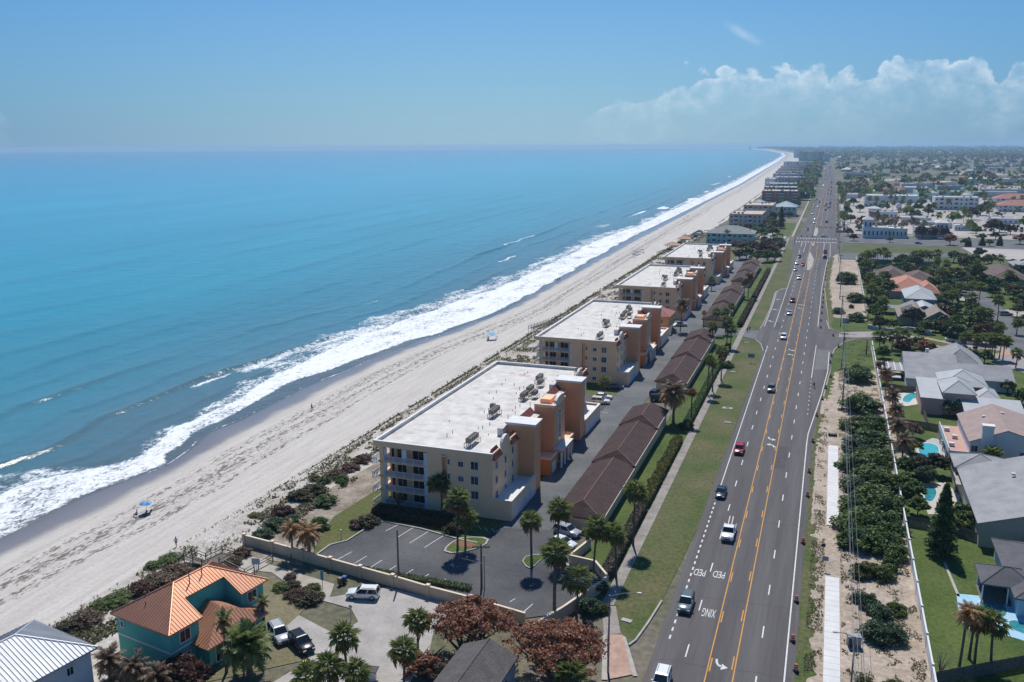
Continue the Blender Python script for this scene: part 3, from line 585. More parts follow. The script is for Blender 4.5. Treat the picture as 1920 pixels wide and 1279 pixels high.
def window(parent, face, u, z, w, h, p, glass=None, mull=1, fr=.13, out=1):
    """framed window; face 'y': wall plane y=p seen from -y; face 'x': wall plane x=p seen from +x"""
    def bx(mb, u0, u1, z0, z1, d0, d1):
        if face == 'y': mb.box(u0, u1, p - out * d1 if out > 0 else p + d0, p - out * d0 if out > 0 else p + d1, z0, z1)
        else: mb.box(p + d0, p + d1, u0, u1, z0, z1)
    f = MB(); u0, u1, z0, z1 = u - w / 2, u + w / 2, z - h / 2, z + h / 2
    bx(f, u0 - fr, u1 + fr, z1, z1 + fr, 0, .12); bx(f, u0 - fr, u1 + fr, z0 - fr, z0, 0, .12); bx(f, u0 - fr, u0, z0, z1, 0, .10); bx(f, u1, u1 + fr, z0, z1, 0, .10)
    for k in range(mull): bx(f, u0 + w * (k + 1) / (mull + 1) - .03, u0 + w * (k + 1) / (mull + 1) + .03, z0, z1, 0, .07)
    fo_ = f.build('window', TRIM, parent)
    g = MB(); bx(g, u0, u1, z0, z1, 0, .03); g.build('pane', glass or GLASS, fo_)
    return fo_
def railing(mb, a, c, z, h=1.05, step=.16, infill=True):
    """balustrade between two plan points"""
    d = math.dist(a, c); rz = math.atan2(-(c[0] - a[0]), c[1] - a[1]); m = ((a[0] + c[0]) / 2, (a[1] + c[1]) / 2)
    mb.mi = 0
    mb.rbox(*m, .07, d, z + h - .08, z + h, rz); mb.rbox(*m, .05, d, z + .1, z + .17, rz)
    n = max(1, round(d / 2.1))
    for k in range(n + 1): mb.rbox(a[0] + (c[0] - a[0]) * k / n, a[1] + (c[1] - a[1]) * k / n, .09, .09, z, z + h + .02, rz)
    k = int(d / step)
    mb.mi = 1
    for i in range(1, k): mb.rbox(a[0] + (c[0] - a[0]) * i / k, a[1] + (c[1] - a[1]) * i / k, .055, .075, z + .17, z + h - .08, rz)
    mb.mi = 0
def gable_curve(w, h0, h1):
    pts = [(-w / 2, 0), (w / 2, 0), (w / 2, h0)]
    pts += [(w / 2 - .25 * w * .3, h0), (w * .36, h0 + .12 * (h1 - h0))]
    for k in range(9): a = k / 8 * math.pi; pts.append((w * .36 * math.cos(a), h0 + .25 * (h1 - h0) + .75 * (h1 - h0) * math.sin(a)))
    pts += [(-w * .36, h0 + .12 * (h1 - h0)), (-w / 2 + .25 * w * .3, h0), (-w / 2, h0)]
    return pts
def xprism(mb, pts, x0, x1, y, z):
    """profile in (y,z) extruded along x"""
    n = len(pts); i = len(mb.v)
    mb.v += [(x0, y + a, z + b_) for a, b_ in pts] + [(x1, y + a, z + b_) for a, b_ in pts]
    mb.f.append(tuple(i + k for k in range(n - 1, -1, -1))); mb.f.append(tuple(i + n + k for k in range(n))); mb.m += [mb.mi] * 2
    for k in range(n): mb.f.append((i + k, i + (k + 1) % n, i + n + (k + 1) % n, i + n + k)); mb.m.append(mb.mi)
def condo(label, y, ln=62.7):
    T = thing('condominium_block', label, 'apartment building', (-63.5, y, 0), 0, 'cream beachfront condominium blocks')
    Z = [0, 2.72, 5.44, 8.16]
    w = MB()
    w.box(-.95, 1.9, 0, ln, 0, 11.0); w.box(1.9, 2.9, 1.0, ln - 1, 0, 11.0); w.box(2.9, 10.0, 0, ln, 0, 11.0)
    w.box(-9.6, -.95, 2.3, ln - 2.3, 0, 11.0)
    for y0, y1 in ((0, 13.4), (ln - 13.4, ln)): w.box(10.0, 11.5, y0, y1, 0, 11.0)
    w.box(-10.45, -9.65, .02, .85, 0, 11.0); w.box(-10.45, -9.65, ln - .85, ln - .02, 0, 11.0)
    for k in range(1, 6): w.box(-10.9, -9.61, ln * k / 6 - .4, ln * k / 6 + .4, 0, 10.98)
    w.box(-11.5, 11.55, -.25, ln + .25, 11.0, 11.35)
    w.build('wall', STUCCO, T)
    # roof deck, parapet with white coping
    MB().box(-11.1, 11.1, .15, ln - .15, 11.35, 11.42).build('roof_deck', DECK, T)
    p = MB(); c = MB(); inn = MB()
    for x0, x1, y0, y1 in ((-11.5, 11.55, -.25, -.02), (-11.5, 11.55, ln + .02, ln + .25), (-11.5, -11.27, -.02, ln + .02), (11.32, 11.55, -.02, 13.4), (11.32, 11.55, ln - 13.4, ln + .02)):
        p.box(x0, x1, y0, y1, 11.35, 12.02)
    for x0, x1, y0, y1 in ((-11.27, 11.32, -.02, .15), (-11.27, 11.32, ln - .15, ln + .02), (-11.27, -11.08, .15, ln - .15)): inn.box(x0, x1, y0, y1, 11.35, 12.02)
    for x0, x1, y0, y1 in ((-11.56, 11.6, -.31, .2), (-11.56, 11.6, ln - .2, ln + .31), (-11.56, -11.03, .2, ln - .2)): c.box(x0, x1, y0, y1, 12.02, 12.12)
    p.build('parapet', STUCCO, T); inn.build('parapet_lining', DECK, T); c.build('coping', TRIM, T)
    # balconies and terrace doors
    for k, z in enumerate(Z):
        for f0, f1, yy, dr in ((.0, 2.3, .06, 1), (ln - 2.3, ln, ln - .06, -1)):
            if z: MB().box(-10.9, -.96, f0 + .02, f1 - .02, z - .22, z).build('balcony_floor', STUCCO, T)
            r_ = MB(); railing(r_, (-9.6, yy), (-1.7, yy), z + .02); r_.build('railing', [RAIL, SCREEN], T)
        if z: MB().box(-10.95, -9.62, 2.3, ln - 2.3, z - .2, z - .005).build('balcony_floor', STUCCO, T)
        for a, b_ in ((-1.2, 2.6), (7, 14), (18.5, 26), (30, 38), (42, 50), (54, ln - 1)):
            r_ = MB(); railing(r_, (-11.35, a), (-11.35, b_), z + .02, step=.3); railing(r_, (-11.35, a), (-10.5, a), z + .02, step=.3); r_.build('railing', [RAIL, SCREEN], T)
            if z: MB().box(-11.4, -10.96, a - .05, b_, z - .15, z).build('balcony_floor', TRIM, T)
        for u, ww in ((-7.1, 1.75), (-3.75, 2.1)):
            window(T, 'y', u, z + 1.12, ww, 2.0, 2.3, GLASS, 1, .09)
        window(T, 'y', -8.9, z + 1.1, .5, 1.9, 2.3, GLASS, 0, .06)
        MB().box(-1.65, -.98, .12, .55, z + .02, z + 2.5).build('shutter_post', RAIL, T); MB().box(-9.64, -9.2, .15, .5, z + .02, z + 2.45).build('shutter_post', RAIL, T)
        if k == 3: MB().box(-6.0, -5.1, .12, .5, z + .02, z + 2.6).build('shutter_post', RAIL, T)
        if k:
            window(T, 'y', 5.55, Z[k] + 1.32, .95, .95, 0, GLASSB if k == 2 else GLASS, 1)
            window(T, 'y', 8.15, Z[k] + 1.32, 1.35, 1.45, 0, GLASSB if k == 1 else GLASS, 1)
            window(T, 'y', 3.25, Z[k] + 1.5, .42, .95, 0, GLASSB, 0, .1)
        elif k == 0: window(T, 'y', 5.55, 1.35, .95, .85, 0, GLASS, 1)
        if k:
            for y0 in (0, 1):
                for u in (1.9, 6.4, 10.2):
                    yy = u if y0 == 0 else ln - u
                    window(T, 'x', yy, Z[k] + (1.25 if u != 6.4 else .75), .85, 1.25, 11.5, GLASSB if k == 2 else GLASS, 0, .11)
    MB().box(2.2, 2.75, -.45, -.26, 10.6, 10.8).build('flood_light', TRIM, T)
    # one-storey garages along the drive, with terrace over
    for y0, y1 in ((0, 13.4), (ln - 13.4, ln)):
        g = MB(); g.box(11.5, 15.0, y0, y1, 0, 3.3); g.box(14.75, 15.0, y0, y1, 3.3, 3.72)
        yy = y0 if y0 == 0 else y1 - .25
        g.box(11.5, 14.75, yy, yy + .25, 3.3, 3.72); g.build('garage_wing', STUCCO, T)
        t_ = MB(); t_.box(14.55, 15.06, y0 - .06, y1 + .06, 3.72, 3.84); t_.box(11.5, 14.55, yy - .06 if y0 == 0 else yy - .2, yy + .45 if y0 == 0 else yy + .31, 3.72, 3.84); t_.box(11.5, 14.74, y0 + .3, y1 - .3, 3.3, 3.345); t_.build('terrace', TRIM, T)
        for q in range(4):
            u = y0 + 2.0 + q * 3.05
            d_ = MB(); d_.box(15.0, 15.05, u - 1.2, u + 1.2, .05, 2.45); dd_ = d_.build('garage_door', GDOOR, T)
            pn = MB()
            for z_ in range(4):
                for v in range(4): pn.box(15.05, 15.07, u - 1.1 + v * .56, u - .62 + v * .56, .14 + z_ * .58, .6 + z_ * .58)
            pn.build('door_panel', GDOOR, dd_)
        # shaped gable on the parapet between two tiled pents
        gy = 6.4 if y0 == 0 else ln - 6.4
        gm_ = MB(); xprism(gm_, gable_curve(5.4, .35, 2.15), 11.3, 11.62, gy, 11.36); gm_.build('shaped_gable', STUCCO, T)
        gc = MB(); pts = gable_curve(5.4, .35, 2.15)[2:]; 
        for a, b_ in zip(pts[:-1], pts[1:]): gc.quad((11.2, gy + a[0], 11.43 + a[1]), (11.7, gy + a[0], 11.43 + a[1]), (11.7, gy + b_[0], 11.43 + b_[1]), (11.2, gy + b_[0], 11.43 + b_[1]))
        gc.build('gable_coping', TRIM, T)
        for s_, (a, b_) in enumerate(((-6.2, -2.75), (2.75, 6.0))):
            lo, hi = sorted((gy + (a if y0 == 0 else -a), gy + (b_ if y0 == 0 else -b_)))
            tl = MB(); tl.quad((12.05, lo - .25, 10.85), (12.05, hi + .1, 10.85), (10.9, hi - .3, 12.55), (10.9, lo + .7, 12.55)); tl.poly([(12.05, lo - .25, 10.85), (10.9, lo + .7, 12.55), (10.6, lo - .28, 10.9)]); tl.poly([(12.05, hi + .1, 10.85), (10.6, hi + .05, 10.9), (10.9, hi - .3, 12.55)]); tl.quad((10.6, lo - .28, 10.9), (10.9, lo + .7, 12.55), (10.9, hi - .3, 12.55), (10.6, hi + .05, 10.9))
            po = tl.build('tiled_pent_roof', TILER, T)
            rb = MB()
            for q in range(7):
                f_ = q / 6; rb.tube([(12.1, lo + (hi - lo) * f_, 10.87), (10.95, lo + .5 + (hi - lo - .8) * f_, 12.57)], .07, 5)
            rb.build('tile_rib', TILER, po)
    # two stair towers and the arched entrance tower
    for y0 in (13.4, ln - 17.1):
        MB().box(9.3, 14.7, y0, y0 + 3.7, 0, 13.15).build('stair_tower', PEACH, T)
        cp = MB(); cp.box(9.1, 14.95, y0 - .2, y0 + 3.9, 13.15, 13.4); cp.box(9.0, 15.05, y0 - .3, y0 + 4.0, 13.4, 13.62); cp.build('tower_cap', TRIM, T)
        MB().box(8.2, 9.29, y0 - 2.2, y0 + 1.2, 11.42, 12.9).build('stair_head', DECK, T)
    m0 = ln / 2
    for s_ in (-1, 1):
        lo, hi = sorted((m0 + s_ * 4.1, m0 + s_ * (m0 - 17.12)))
        g = MB(); g.quad((11.1, lo, 10.6), (11.1, hi, 10.6), (9.2, hi, 12.5), (9.2, lo, 12.5)); g.quad((9.2, lo, 12.5), (9.2, hi, 12.5), (8.6, hi, 11.4), (8.6, lo, 11.4)); po = g.build('tiled_pent_roof', TILER, T)
        rb = MB(); n = int((hi - lo) / .7)
        for q in range(n + 1): rb.tube([(11.12, lo + .1 + (hi - lo - .2) * q / n, 10.62), (9.22, lo + .1 + (hi - lo - .2) * q / n, 12.52)], .07, 5)
        rb.build('tile_rib', TILER, po)
        for z in Z[1:]:
            r_ = MB(); r_.box(10.02, 11.2, lo, hi, z - .2, z); railing(r_, (11.15, lo), (11.15, hi), z, step=.5); r_.build('walkway', [PEACH, SCREEN], T)
    e = MB(); e.box(10.01, 14.2, m0 - 3.8, m0 + 3.8, 0, 12.6); e.build('entrance_tower', PEACH, T)
    gm_ = MB(); xprism(gm_, gable_curve(7.6, .5, 1.75), 13.9, 14.3, m0, 12.6); gm_.box(10.0, 13.9, m0 - 3.8, m0 - 3.5, 12.6, 13.05); gm_.box(10.0, 13.9, m0 + 3.5, m0 + 3.8, 12.6, 13.05); gm_.build('shaped_gable', STUCCO, T)
    gc = MB(); pts = gable_curve(7.7, .5, 1.8)[2:]
    for a, b_ in zip(pts[:-1], pts[1:]): gc.quad((13.8, m0 + a[0], 12.66 + a[1]), (14.4, m0 + a[0], 12.66 + a[1]), (14.4, m0 + b_[0], 12.66 + b_[1]), (13.8, m0 + b_[0], 12.66 + b_[1]))
    gc.box(9.95, 13.85, m0 - 3.9, m0 - 3.4, 13.05, 13.2); gc.box(9.95, 13.85, m0 + 3.4, m0 + 3.9, 13.05, 13.2); gc.build('gable_coping', TRIM, T)
    MB().box(10.4, 12.6, m0 - 1, m0 + 2.2, 12.6, 13.5).build('lift_head', STUCCO, T)
    aw = MB(); pts = [(-.85, 0), (.85, 0), (.85, 5.6)] + [(.85 * math.cos(a), 5.6 + .85 * math.sin(a)) for a in np.linspace(.2, math.pi - .2, 7)] + [(-.85, 5.6)]
    xprism(aw, [(a * 1.28, b_ * 1.04 - .1) for a, b_ in pts], 14.2, 14.28, m0, 5.0); ao = aw.build('arched_window', TRIM, T)
    ag = MB()
    for z0, z1 in ((.15, 1.3), (1.45, 3.4), (3.55, 5.5)): ag.box(14.28, 14.31, m0 - .72, m0 + .72, 5 + z0, 5 + z1)
    xprism(ag, [(.72 * math.cos(a), .72 * math.sin(a)) for a in np.linspace(0, math.pi, 9)], 14.28, 14.31, m0, 10.65); ag.build('pane', GLASS, ao)
    # low entrance wings and portico
    for s_ in (-1, 1):
        lo, hi = sorted((m0 + s_ * 3.81, m0 + s_ * 8.4))
        MB().box(11.2, 14.9, lo, hi, 0, 3.3).build('entrance_wing', TERRA, T)
        t_ = MB(); t_.box(14.6, 15.0, lo - .08, hi + .08, 3.3, 3.72); t_.box(11.2, 14.6, lo - .08 if s_ < 0 else hi - .3, lo + .3 if s_ < 0 else hi + .08, 3.3, 3.72); t_.box(11.2, 14.6, lo + .3, hi - .3, 3.3, 3.36); t_.build('wing_parapet', STUCCO, T)
        MB().box(14.9, 14.95, m0 + s_ * 6.1 - 1.1, m0 + s_ * 6.1 + 1.1, .05, 2.4).build('entrance_door', GDOOR, T)
        MB().box(11.2, 14.95, m0 + s_ * 8.42 - .06, m0 + s_ * 8.42 + .06, 3.72, 3.82).build('coping', TRIM, T)
    pr = MB(); pr.box(14.2, 16.0, m0 - 3.8, m0 + 3.8, 3.4, 3.9); pr.build('portico', PEACH, T)
    MB().box(14.22, 16.1, m0 - 3.9, m0 + 3.9, 3.9, 4.02).build('coping', TRIM, T)
    for v in (-3.5, -1.2, 1.2, 3.5): MB().tube([(15.7, m0 + v, 0), (15.7, m0 + v, 3.4)], .24, 10).build('column', TRIM, T)
    window(T, 'x', m0, 1.3, 2.0, 2.1, 14.2, GLASS, 1)
    rr = random.Random(3)
    for _ in range(34):
        x, yy = rr.uniform(-4, 8), rr.uniform(6, ln - 6); vp = MB().tube([(x, yy, 11.42), (x, yy, 11.42 + rr.uniform(.25, .7))], .07, 6); vp.build('vent_pipe', MET, T)
    MB().tube([(4.4, 36, 11.42), (4.4, 36, 11.62)], [.75, .75], 12).build('roof_drain', MET, T)
    st = MB(); rr = random.Random(9)
    for _ in range(5):
        x, yy = -2 + rr.uniform(-3, 3), ln - 7 + rr.uniform(-2, 2); st.poly([(x + rr.uniform(.5, 1.3) * math.cos(a), yy + rr.uniform(.3, 1.1) * math.sin(a), 11.424 + .004 * _) for a in np.linspace(0, 5.8, 9)])
    st.build('primer_stain', mat('pink_primer', (.52, .36, .33), (.6, .55, .51), scale=.9, lo=.42, hi=.6, rough=.9), T)
    return T
C1 = condo('nearest cream four-storey condominium beside the dark parking lot', 134.3)
C2 = copy_tree(C1, (-63.5, 228.0, 0), label='second nearest cream four-storey condominium, behind the white sedans')
C3 = copy_tree(C1, (-63.2, 325.0, 0), label='third cream four-storey condominium, just beyond the red-roofed clubhouse')
C4 = copy_tree(C1, (-62.0, 416.5, 0), label='farthest cream four-storey condominium, in front of dark trees')
for c_ in (C3, C4): c_.rotation_euler = (0, 0, R(-.3))
# condenser racks on the roofs
def ac_rack(n, label, x, y, z=11.42, rz=0):
    T = thing('air_conditioner_rack', label, 'air conditioners', (x, y, z), rz, 'condenser racks on the condominium roofs')
    fr_ = MB()
    for k in range(n + 1): fr_.box(-.75, -.65, -.05 + k * 1.05, .05 + k * 1.05, 0, .75); fr_.box(.65, .75, -.05 + k * 1.05, .05 + k * 1.05, 0, .75)
    fr_.box(-.8, .8, -.05, .0, .72, .8); fr_.box(-.78, -.62, 0, n * 1.05, .75, .83); fr_.box(.62, .78, 0, n * 1.05, .75, .83); fr_.build('stand', mat('galvanised_stand', (.55, .48, .38), rough=.6), T)
    for k in range(n):
        u = MB().box(-.48, .48, .07 + k * 1.05, .98 + k * 1.05, .83, 1.7).build('condenser', mat('condenser_case', (.24, .225, .20), (.15, .14, .13), scale=2, rough=.6, metal=.2), T)
        MB().tube([(0, .52 + k * 1.05, 1.7), (0, .52 + k * 1.05, 1.74)], .38, 12).build('fan_grille', DARKM, u)
    return T
RK = [(5.6, 3.2, 4, 'front right corner'), (3.3, 20.5, 4, 'middle of the near half'), (5.2, 33.8, 3, 'centre beside the drain ring'), (4.9, 38.6, 3, 'centre, just behind another rack'), (3.9, 48.3, 3, 'far half of the roof'), (10.4, 58.3, 1, 'far right corner'), (6.9, 36.2, 2, 'right of the centre pair'), (5.3, 45.2, 2, 'just before the far half rack'), (2.0, 24.5, 1, 'single unit left of the middle rack')]
for bi, (b_, nm) in enumerate(((C1, 'nearest'), (C2, 'second'), (C3, 'third'), (C4, 'farthest'))):
    for x, y, n, wh in RK: ac_rack(n, f'dark air conditioner rack on the {nm} condominium roof, {wh}', b_.location.x + x, b_.location.y + y)
# ---- detached garage rows under brown tile
def garage_row(label, y0, y1, x0=-41.0, x1=-32.4, split=(.0, .41, .78, 1.0)):
    T = thing('garage_row', label, 'garages', (0, y0, 0), 0, 'brown-roofed garage rows'); ln = y1 - y0
    wall = MB(); wall.box(x0 + .5, x1 - .35, .6, ln - .4, 0, 2.6); wall.build('wall', STUCCO, T)
    xm = (x0 + x1) / 2
    for k in range(3):
        a, b_ = ln * split[k], ln * split[k + 1]; ze = 2.65 + .36 * k; zr = ze + 1.5; hp = 4.0
        m = MB(); m.quad((x0, a, ze), (xm, a + hp, zr), (xm, b_ + .4, zr), (x0, b_ + .4, ze)); m.quad((x1, b_ + .4, ze), (xm, b_ + .4, zr), (xm, a + hp, zr), (x1, a, ze)); m.poly([(x0, a, ze), (x1, a, ze), (xm, a + hp, zr)])
        m.quad((x0, a, ze - .22), (x1, a, ze - .22), (x1, a, ze), (x0, a, ze)); m.quad((x1, a, ze - .22), (x1, b_ + .4, ze - .22), (x1, b_ + .4, ze), (x1, a, ze)); m.poly([(x0, b_ + .4, ze), (xm, b_ + .4, zr), (x1, b_ + .4, ze)])
        ro = m.build('roof', TILEB, T)
        rc = MB()
        for p_, q_ in (((x0, a, ze), (xm, a + hp, zr)), ((x1, a, ze), (xm, a + hp, zr)), ((xm, a + hp, zr), (xm, b_ + .35, zr))): rc.tube([p_, q_], .11, 6)
        if k: rc.tube([(x0, a, ze), (x1, a, ze)], .1, 6)
        rc.build('ridge_cap', mat('ridge_tile', (.24, .13, .11), (.17, .10, .09), scale=2, rough=.85), ro)
        co = MB(); nc = 17
        for q in range(1, nc):
            f_ = q / nc; co.box(x0 + f_ * (x1 - x0) / 2 - .0, x1 - f_ * (x1 - x0) / 2, a + hp * f_ - .03, a + hp * f_ + .03, ze + f_ * 1.5 - .02, ze + f_ * 1.5 + .035)
        co.build('tile_course', TILEB, ro)
        fa = MB(); fa.box(x1, x1 + .12, a, b_ + .4, ze - .2, ze - .02); fa.build('gutter', mat('cream_gutter', (.55, .46, .36), rough=.6), ro)
        MB().box(x0 + .55, x1 - .4, a + .65 if k == 0 else a + .05, b_, 2.6, ze + .04).build('gable_wall', STUCCO, T)
    for k in range(int(ln / 3.2)): MB().box(x0 + .42, x0 + .5, 1.2 + k * 3.2, 3.7 + k * 3.2, .05, 2.3).build('garage_door', GDOOR, T)
    return T
garage_row('nearest brown tiled garage row beside the parked silver car', 134.2, 198)
garage_row('second brown tiled garage row, ending at the dead palm', 225.5, 289)
garage_row('third brown tiled garage row beyond the entrance palms', 315.5, 388)
garage_row('farthest brown tiled garage row, beside a reddish hedge', 411, 480)
# ---- clubhouse with red hip roof
def hip_house(T, x0, x1, y0, y1, zw, zr, wallm, roofm, over=.6, axis='y', ridge=None, seams=None, name='roof', rise=None, wall=True):
    """walls plus a hipped roof; returns roof object"""
    if wall: MB().box(x0, x1, y0, y1, 0, zw).build('wall', wallm, T)
    X0, X1, Y0, Y1 = x0 - over, x1 + over, y0 - over, y1 + over; h = min(X1 - X0, Y1 - Y0) / 2
    if ridge is not None: h = ridge
    if axis == 'y': A, B = ((X0 + X1) / 2, Y0 + h), ((X0 + X1) / 2, Y1 - h)
    else: A, B = (X0 + h, (Y0 + Y1) / 2), (X1 - h, (Y0 + Y1) / 2)
    m = MB(); P = [(X0, Y0, zw), (X1, Y0, zw), (X1, Y1, zw), (X0, Y1, zw)]; a, b = (*A, zr), (*B, zr)
    if axis == 'y': m.poly([P[0], P[1], a]); m.quad(P[1], P[2], b, a); m.poly([P[2], P[3], b]); m.quad(P[3], P[0], a, b)
    else: m.quad(P[0], P[1], b, a); m.poly([P[1], P[2], b]); m.quad(P[2], P[3], a, b); m.poly([P[3], P[0], a])
    for i in range(4):
        p, q = P[i], P[(i + 1) % 4]; m.quad((p[0], p[1], zw - .2), (q[0], q[1], zw - .2), q, p)
    m.quad(*[(p[0], p[1], zw - .2) for p in P[::-1]])
    ro = m.build(name, roofm, T)
    rc = MB(); 
    for p, q in ((P[0], a), (P[1], b if axis != 'y' else a), (P[2], b), (P[3], b if axis == 'y' else a), (a, b)):
        if math.dist(p, q) > .2: rc.tube([p, q], .09, 5)
    rc.build('ridge_cap', roofm if seams is None else seams, ro)
    return ro
T = thing('clubhouse', 'small peach clubhouse with a red hip roof between two condominiums', 'building', (-55.5, 299, 0))
hip_house(T, -5.5, 5.5, 0, 11, 6.0, 9.0, mat('apricot_stucco', (.62, .36, .17), rough=.9), mat('red_hip_tile', (.36, .155, .135), (.30, .13, .115), scale=.6, rough=.85, grain=.2, gscale=5))
for q in (-3, 0, 3): window(T, 'y', q, 4.3, 1.1, 1.5, 0)
MB().box(5.5, 7.6, 1, 6, 2.7, 2.9).build('stair_landing', TRIM, T)
for q in range(12): MB().box(5.6, 6.8, .6 - q * .32, .9 - q * .32, 2.5 - q * .22, 2.68 - q * .22).build('stair_tread', TRIM, T)
for q, (px, py, lb) in enumerate(((1283, 447, 'larger orange-roofed beach pavilion behind the farthest condominium'), (1262, 459, 'smaller orange-roofed beach pavilion nearer the sand'))):
    T = thing('beach_pavilion', lb, 'pavilion', at(px, py, 3))
    for sx in (-1, 1):
        for sy in (-1, 1): MB().box(sx * 3 - .12, sx * 3 + .12, sy * 3 - .12, sy * 3 + .12, 0, 3).build('post', WOODF, T)
    hip_house(T, -3.6 - q, 3.6, -3.4, 3.4, 3.0, 4.9, None, mat('orange_tile', (.62, .36, .24), (.5, .29, .2), scale=.8, rough=.85), wall=False)
# ================================================================== VEHICLES
TYRE = mat('tyre_rubber', (.02, .02, .02), rough=.85); CHROME = mat('wheel_alloy', (.45, .46, .48), rough=.35, metal=.8)
CARGL = mat('car_glass', (.012, .016, .02), rough=.05, spec=.7); LAMPW = mat('headlight_lens', (.72, .74, .76), rough=.15, spec=.7); LAMPR = mat('tail_light_lens', (.35, .015, .012), rough=.25, spec=.6)
PLATE = mat('black_trim', (.025, .025, .027), rough=.5)
def paint(name, c): return mat('paint_' + name, c, rough=.22, spec=.6, metal=.15)
PAINT = {'white': paint('white', (.80, .80, .79)), 'silver': paint('silver', (.45, .46, .48)), 'grey': paint('grey', (.13, .145, .155)), 'black': paint('black', (.015, .016, .018)), 'navy': paint('navy', (.02, .03, .045)), 'red': paint('red', (.38, .025, .03)), 'maroon': paint('maroon', (.13, .012, .015)), 'green': paint('green', (.02, .05, .05)), 'blue': paint('blue', (.12, .30, .48)), 'teal grey': paint('teal_grey', (.12, .16, .17)), 'beige': paint('beige', (.42, .36, .28))}
def ring(y, hw, z0, z1, r=.16, n=3):
    """rounded rectangle section in xz at y"""
    pts = []; r = min(r, hw * .45, (z1 - z0) * .48)
    for cx, cz, a0 in ((hw - r, z0 + r, -90), (hw - r, z1 - r, 0), (-hw + r, z1 - r, 90), (-hw + r, z0 + r, 180)):
        for k in range(n): a = R(a0 + 90 * k / (n - 1)); pts.append((cx + r * math.cos(a), y, cz + r * math.sin(a)))
    return pts
CARM = {}
SPEC = { # length, width, body sections (t, halfwidth factor, z0, z1), cabin (y0b,y0t,y1t,y1b as fraction), roof z
 'sedan': (4.7, 1.82, [(0, .78, .34, .66), (.03, .93, .24, .84), (.18, 1, .2, .96), (.5, 1, .2, .93), (.72, 1, .2, .93), (.93, .95, .24, .78), (.985, .84, .28, .66), (1, .72, .34, .58)], (.06, .2, .52, .72), 1.44, .9),
 'suv': (4.75, 1.9, [(0, .82, .36, .85), (.02, .95, .28, 1.0), (.15, 1, .25, 1.06), (.5, 1, .25, 1.05), (.74, 1, .25, 1.06), (.94, .96, .28, .96), (.985, .88, .3, .8), (1, .76, .38, .7)], (.01, .07, .55, .73), 1.72, 1.0),
 'pickup': (5.9, 2.02, [(0, .9, .5, .95), (.015, 1, .42, 1.12), (.3, 1, .38, 1.14), (.34, 1, .38, 1.16), (.7, 1, .38, 1.18), (.95, .98, .4, 1.14), (.99, .92, .42, 1.0), (1, .82, .5, .85)], (.40, .43, .64, .735), 1.95, 1.1),
 'van': (5.4, 1.98, [(0, .94, .36, 1.0), (.01, 1, .28, 1.15), (.2, 1, .26, 1.15), (.7, 1, .26, 1.15), (.86, .99, .27, 1.1), (.97, .94, .3, .92), (1, .8, .38, .75)], (.005, .02, .72, .87), 2.15, 1.08),
 'hatch': (4.1, 1.76, [(0, .82, .34, .72), (.03, .95, .26, .9), (.2, 1, .22, .98), (.7, 1, .22, .95), (.93, .94, .25, .82), (.985, .84, .3, .7), (1, .72, .36, .6)], (.02, .12, .5, .73), 1.5, .93)}
def car_meshes(kind, col):
    k_ = (kind, col)
    if k_ in CARM: return CARM[k_]
    ln, wd, sec, cb, zr, zb = SPEC[kind]; hw = wd / 2; P_ = PAINT[col]; Y = lambda t_: -ln / 2 + ln * t_
    out = {}
    out['body'] = MB().loft([ring(Y(t_), hw * f, z0, z1, .14) for t_, f, z0, z1 in sec]).mesh('body', P_, True)
    y0b, y0t, y1t, y1b = (Y(q) for q in cb); i = .2 * (1 if kind != 'van' else .5)
    g = MB(); lo = [(-hw * .95, y0b, zb), (hw * .95, y0b, zb), (hw * .95, y1b, zb), (-hw * .95, y1b, zb)]; hi = [(-hw + i, y0t, zr - .05), (hw - i, y0t, zr - .05), (hw - i, y1t, zr - .05), (-hw + i, y1t, zr - .05)]
    g.loft([lo, hi]); out['cabin_glass'] = g.mesh('cabin_glass', CARGL)
    r_ = MB(); rr = [(ring((y0t + y1t) / 2, 1, 0, 1))]
    a = .06
    r_.loft([[(-hw + i - a, y0t - a, zr - .07), (hw - i + a, y0t - a, zr - .07), (hw - i + a, y1t + a, zr - .07), (-hw + i - a, y1t + a, zr - .07)], [(-hw + i, y0t + .02, zr), (hw - i, y0t + .02, zr), (hw - i, y1t - .02, zr), (-hw + i, y1t - .02, zr)], [(-hw + i + .15, y0t + .2, zr + .035), (hw - i - .15, y0t + .2, zr + .035), (hw - i - .15, y1t - .2, zr + .035), (-hw + i + .15, y1t - .2, zr + .035)]])
    for s in (-1, 1):
        for p, q in (((s * hw * .95, y0b, zb), (s * (hw - i), y0t, zr - .04)), ((s * hw * .95, y1b, zb), (s * (hw - i), y1t, zr - .04)), ((s * hw * .965, (y0b + y1b) / 2 - .1, zb), (s * (hw - i + .02), (y0t + y1t) / 2 - .1, zr - .04))): r_.tube([p, q], .055, 5)
    out['roof'] = r_.mesh('roof', P_)
    w = MB(); rad = .34 if kind in ('sedan', 'hatch') else .38 if kind != 'pickup' else .42
    w.tube([(-.11, 0, 0), (.11, 0, 0)], rad, 14); out['wheel'] = w.mesh('wheel', TYRE)
    out['rim'] = MB().tube([(-.125, 0, 0), (.125, 0, 0)], rad * .62, 10).mesh('rim', CHROME)
    out['headlight'] = MB().box(-.2, .2, -.05, .05, -.075, .075).mesh('headlight', LAMPW); out['tail_light'] = MB().box(-.13, .13, -.04, .04, -.12, .12).mesh('tail_light', LAMPR)
    out['mirror'] = MB().box(-.11, .11, -.07, .07, -.08, .08).mesh('mirror', P_); out['grille'] = MB().box(-.45 * wd / 1.9, .45 * wd / 1.9, -.03, .03, -.1, .1).mesh('grille', PLATE)
    CARM[k_] = out; return out
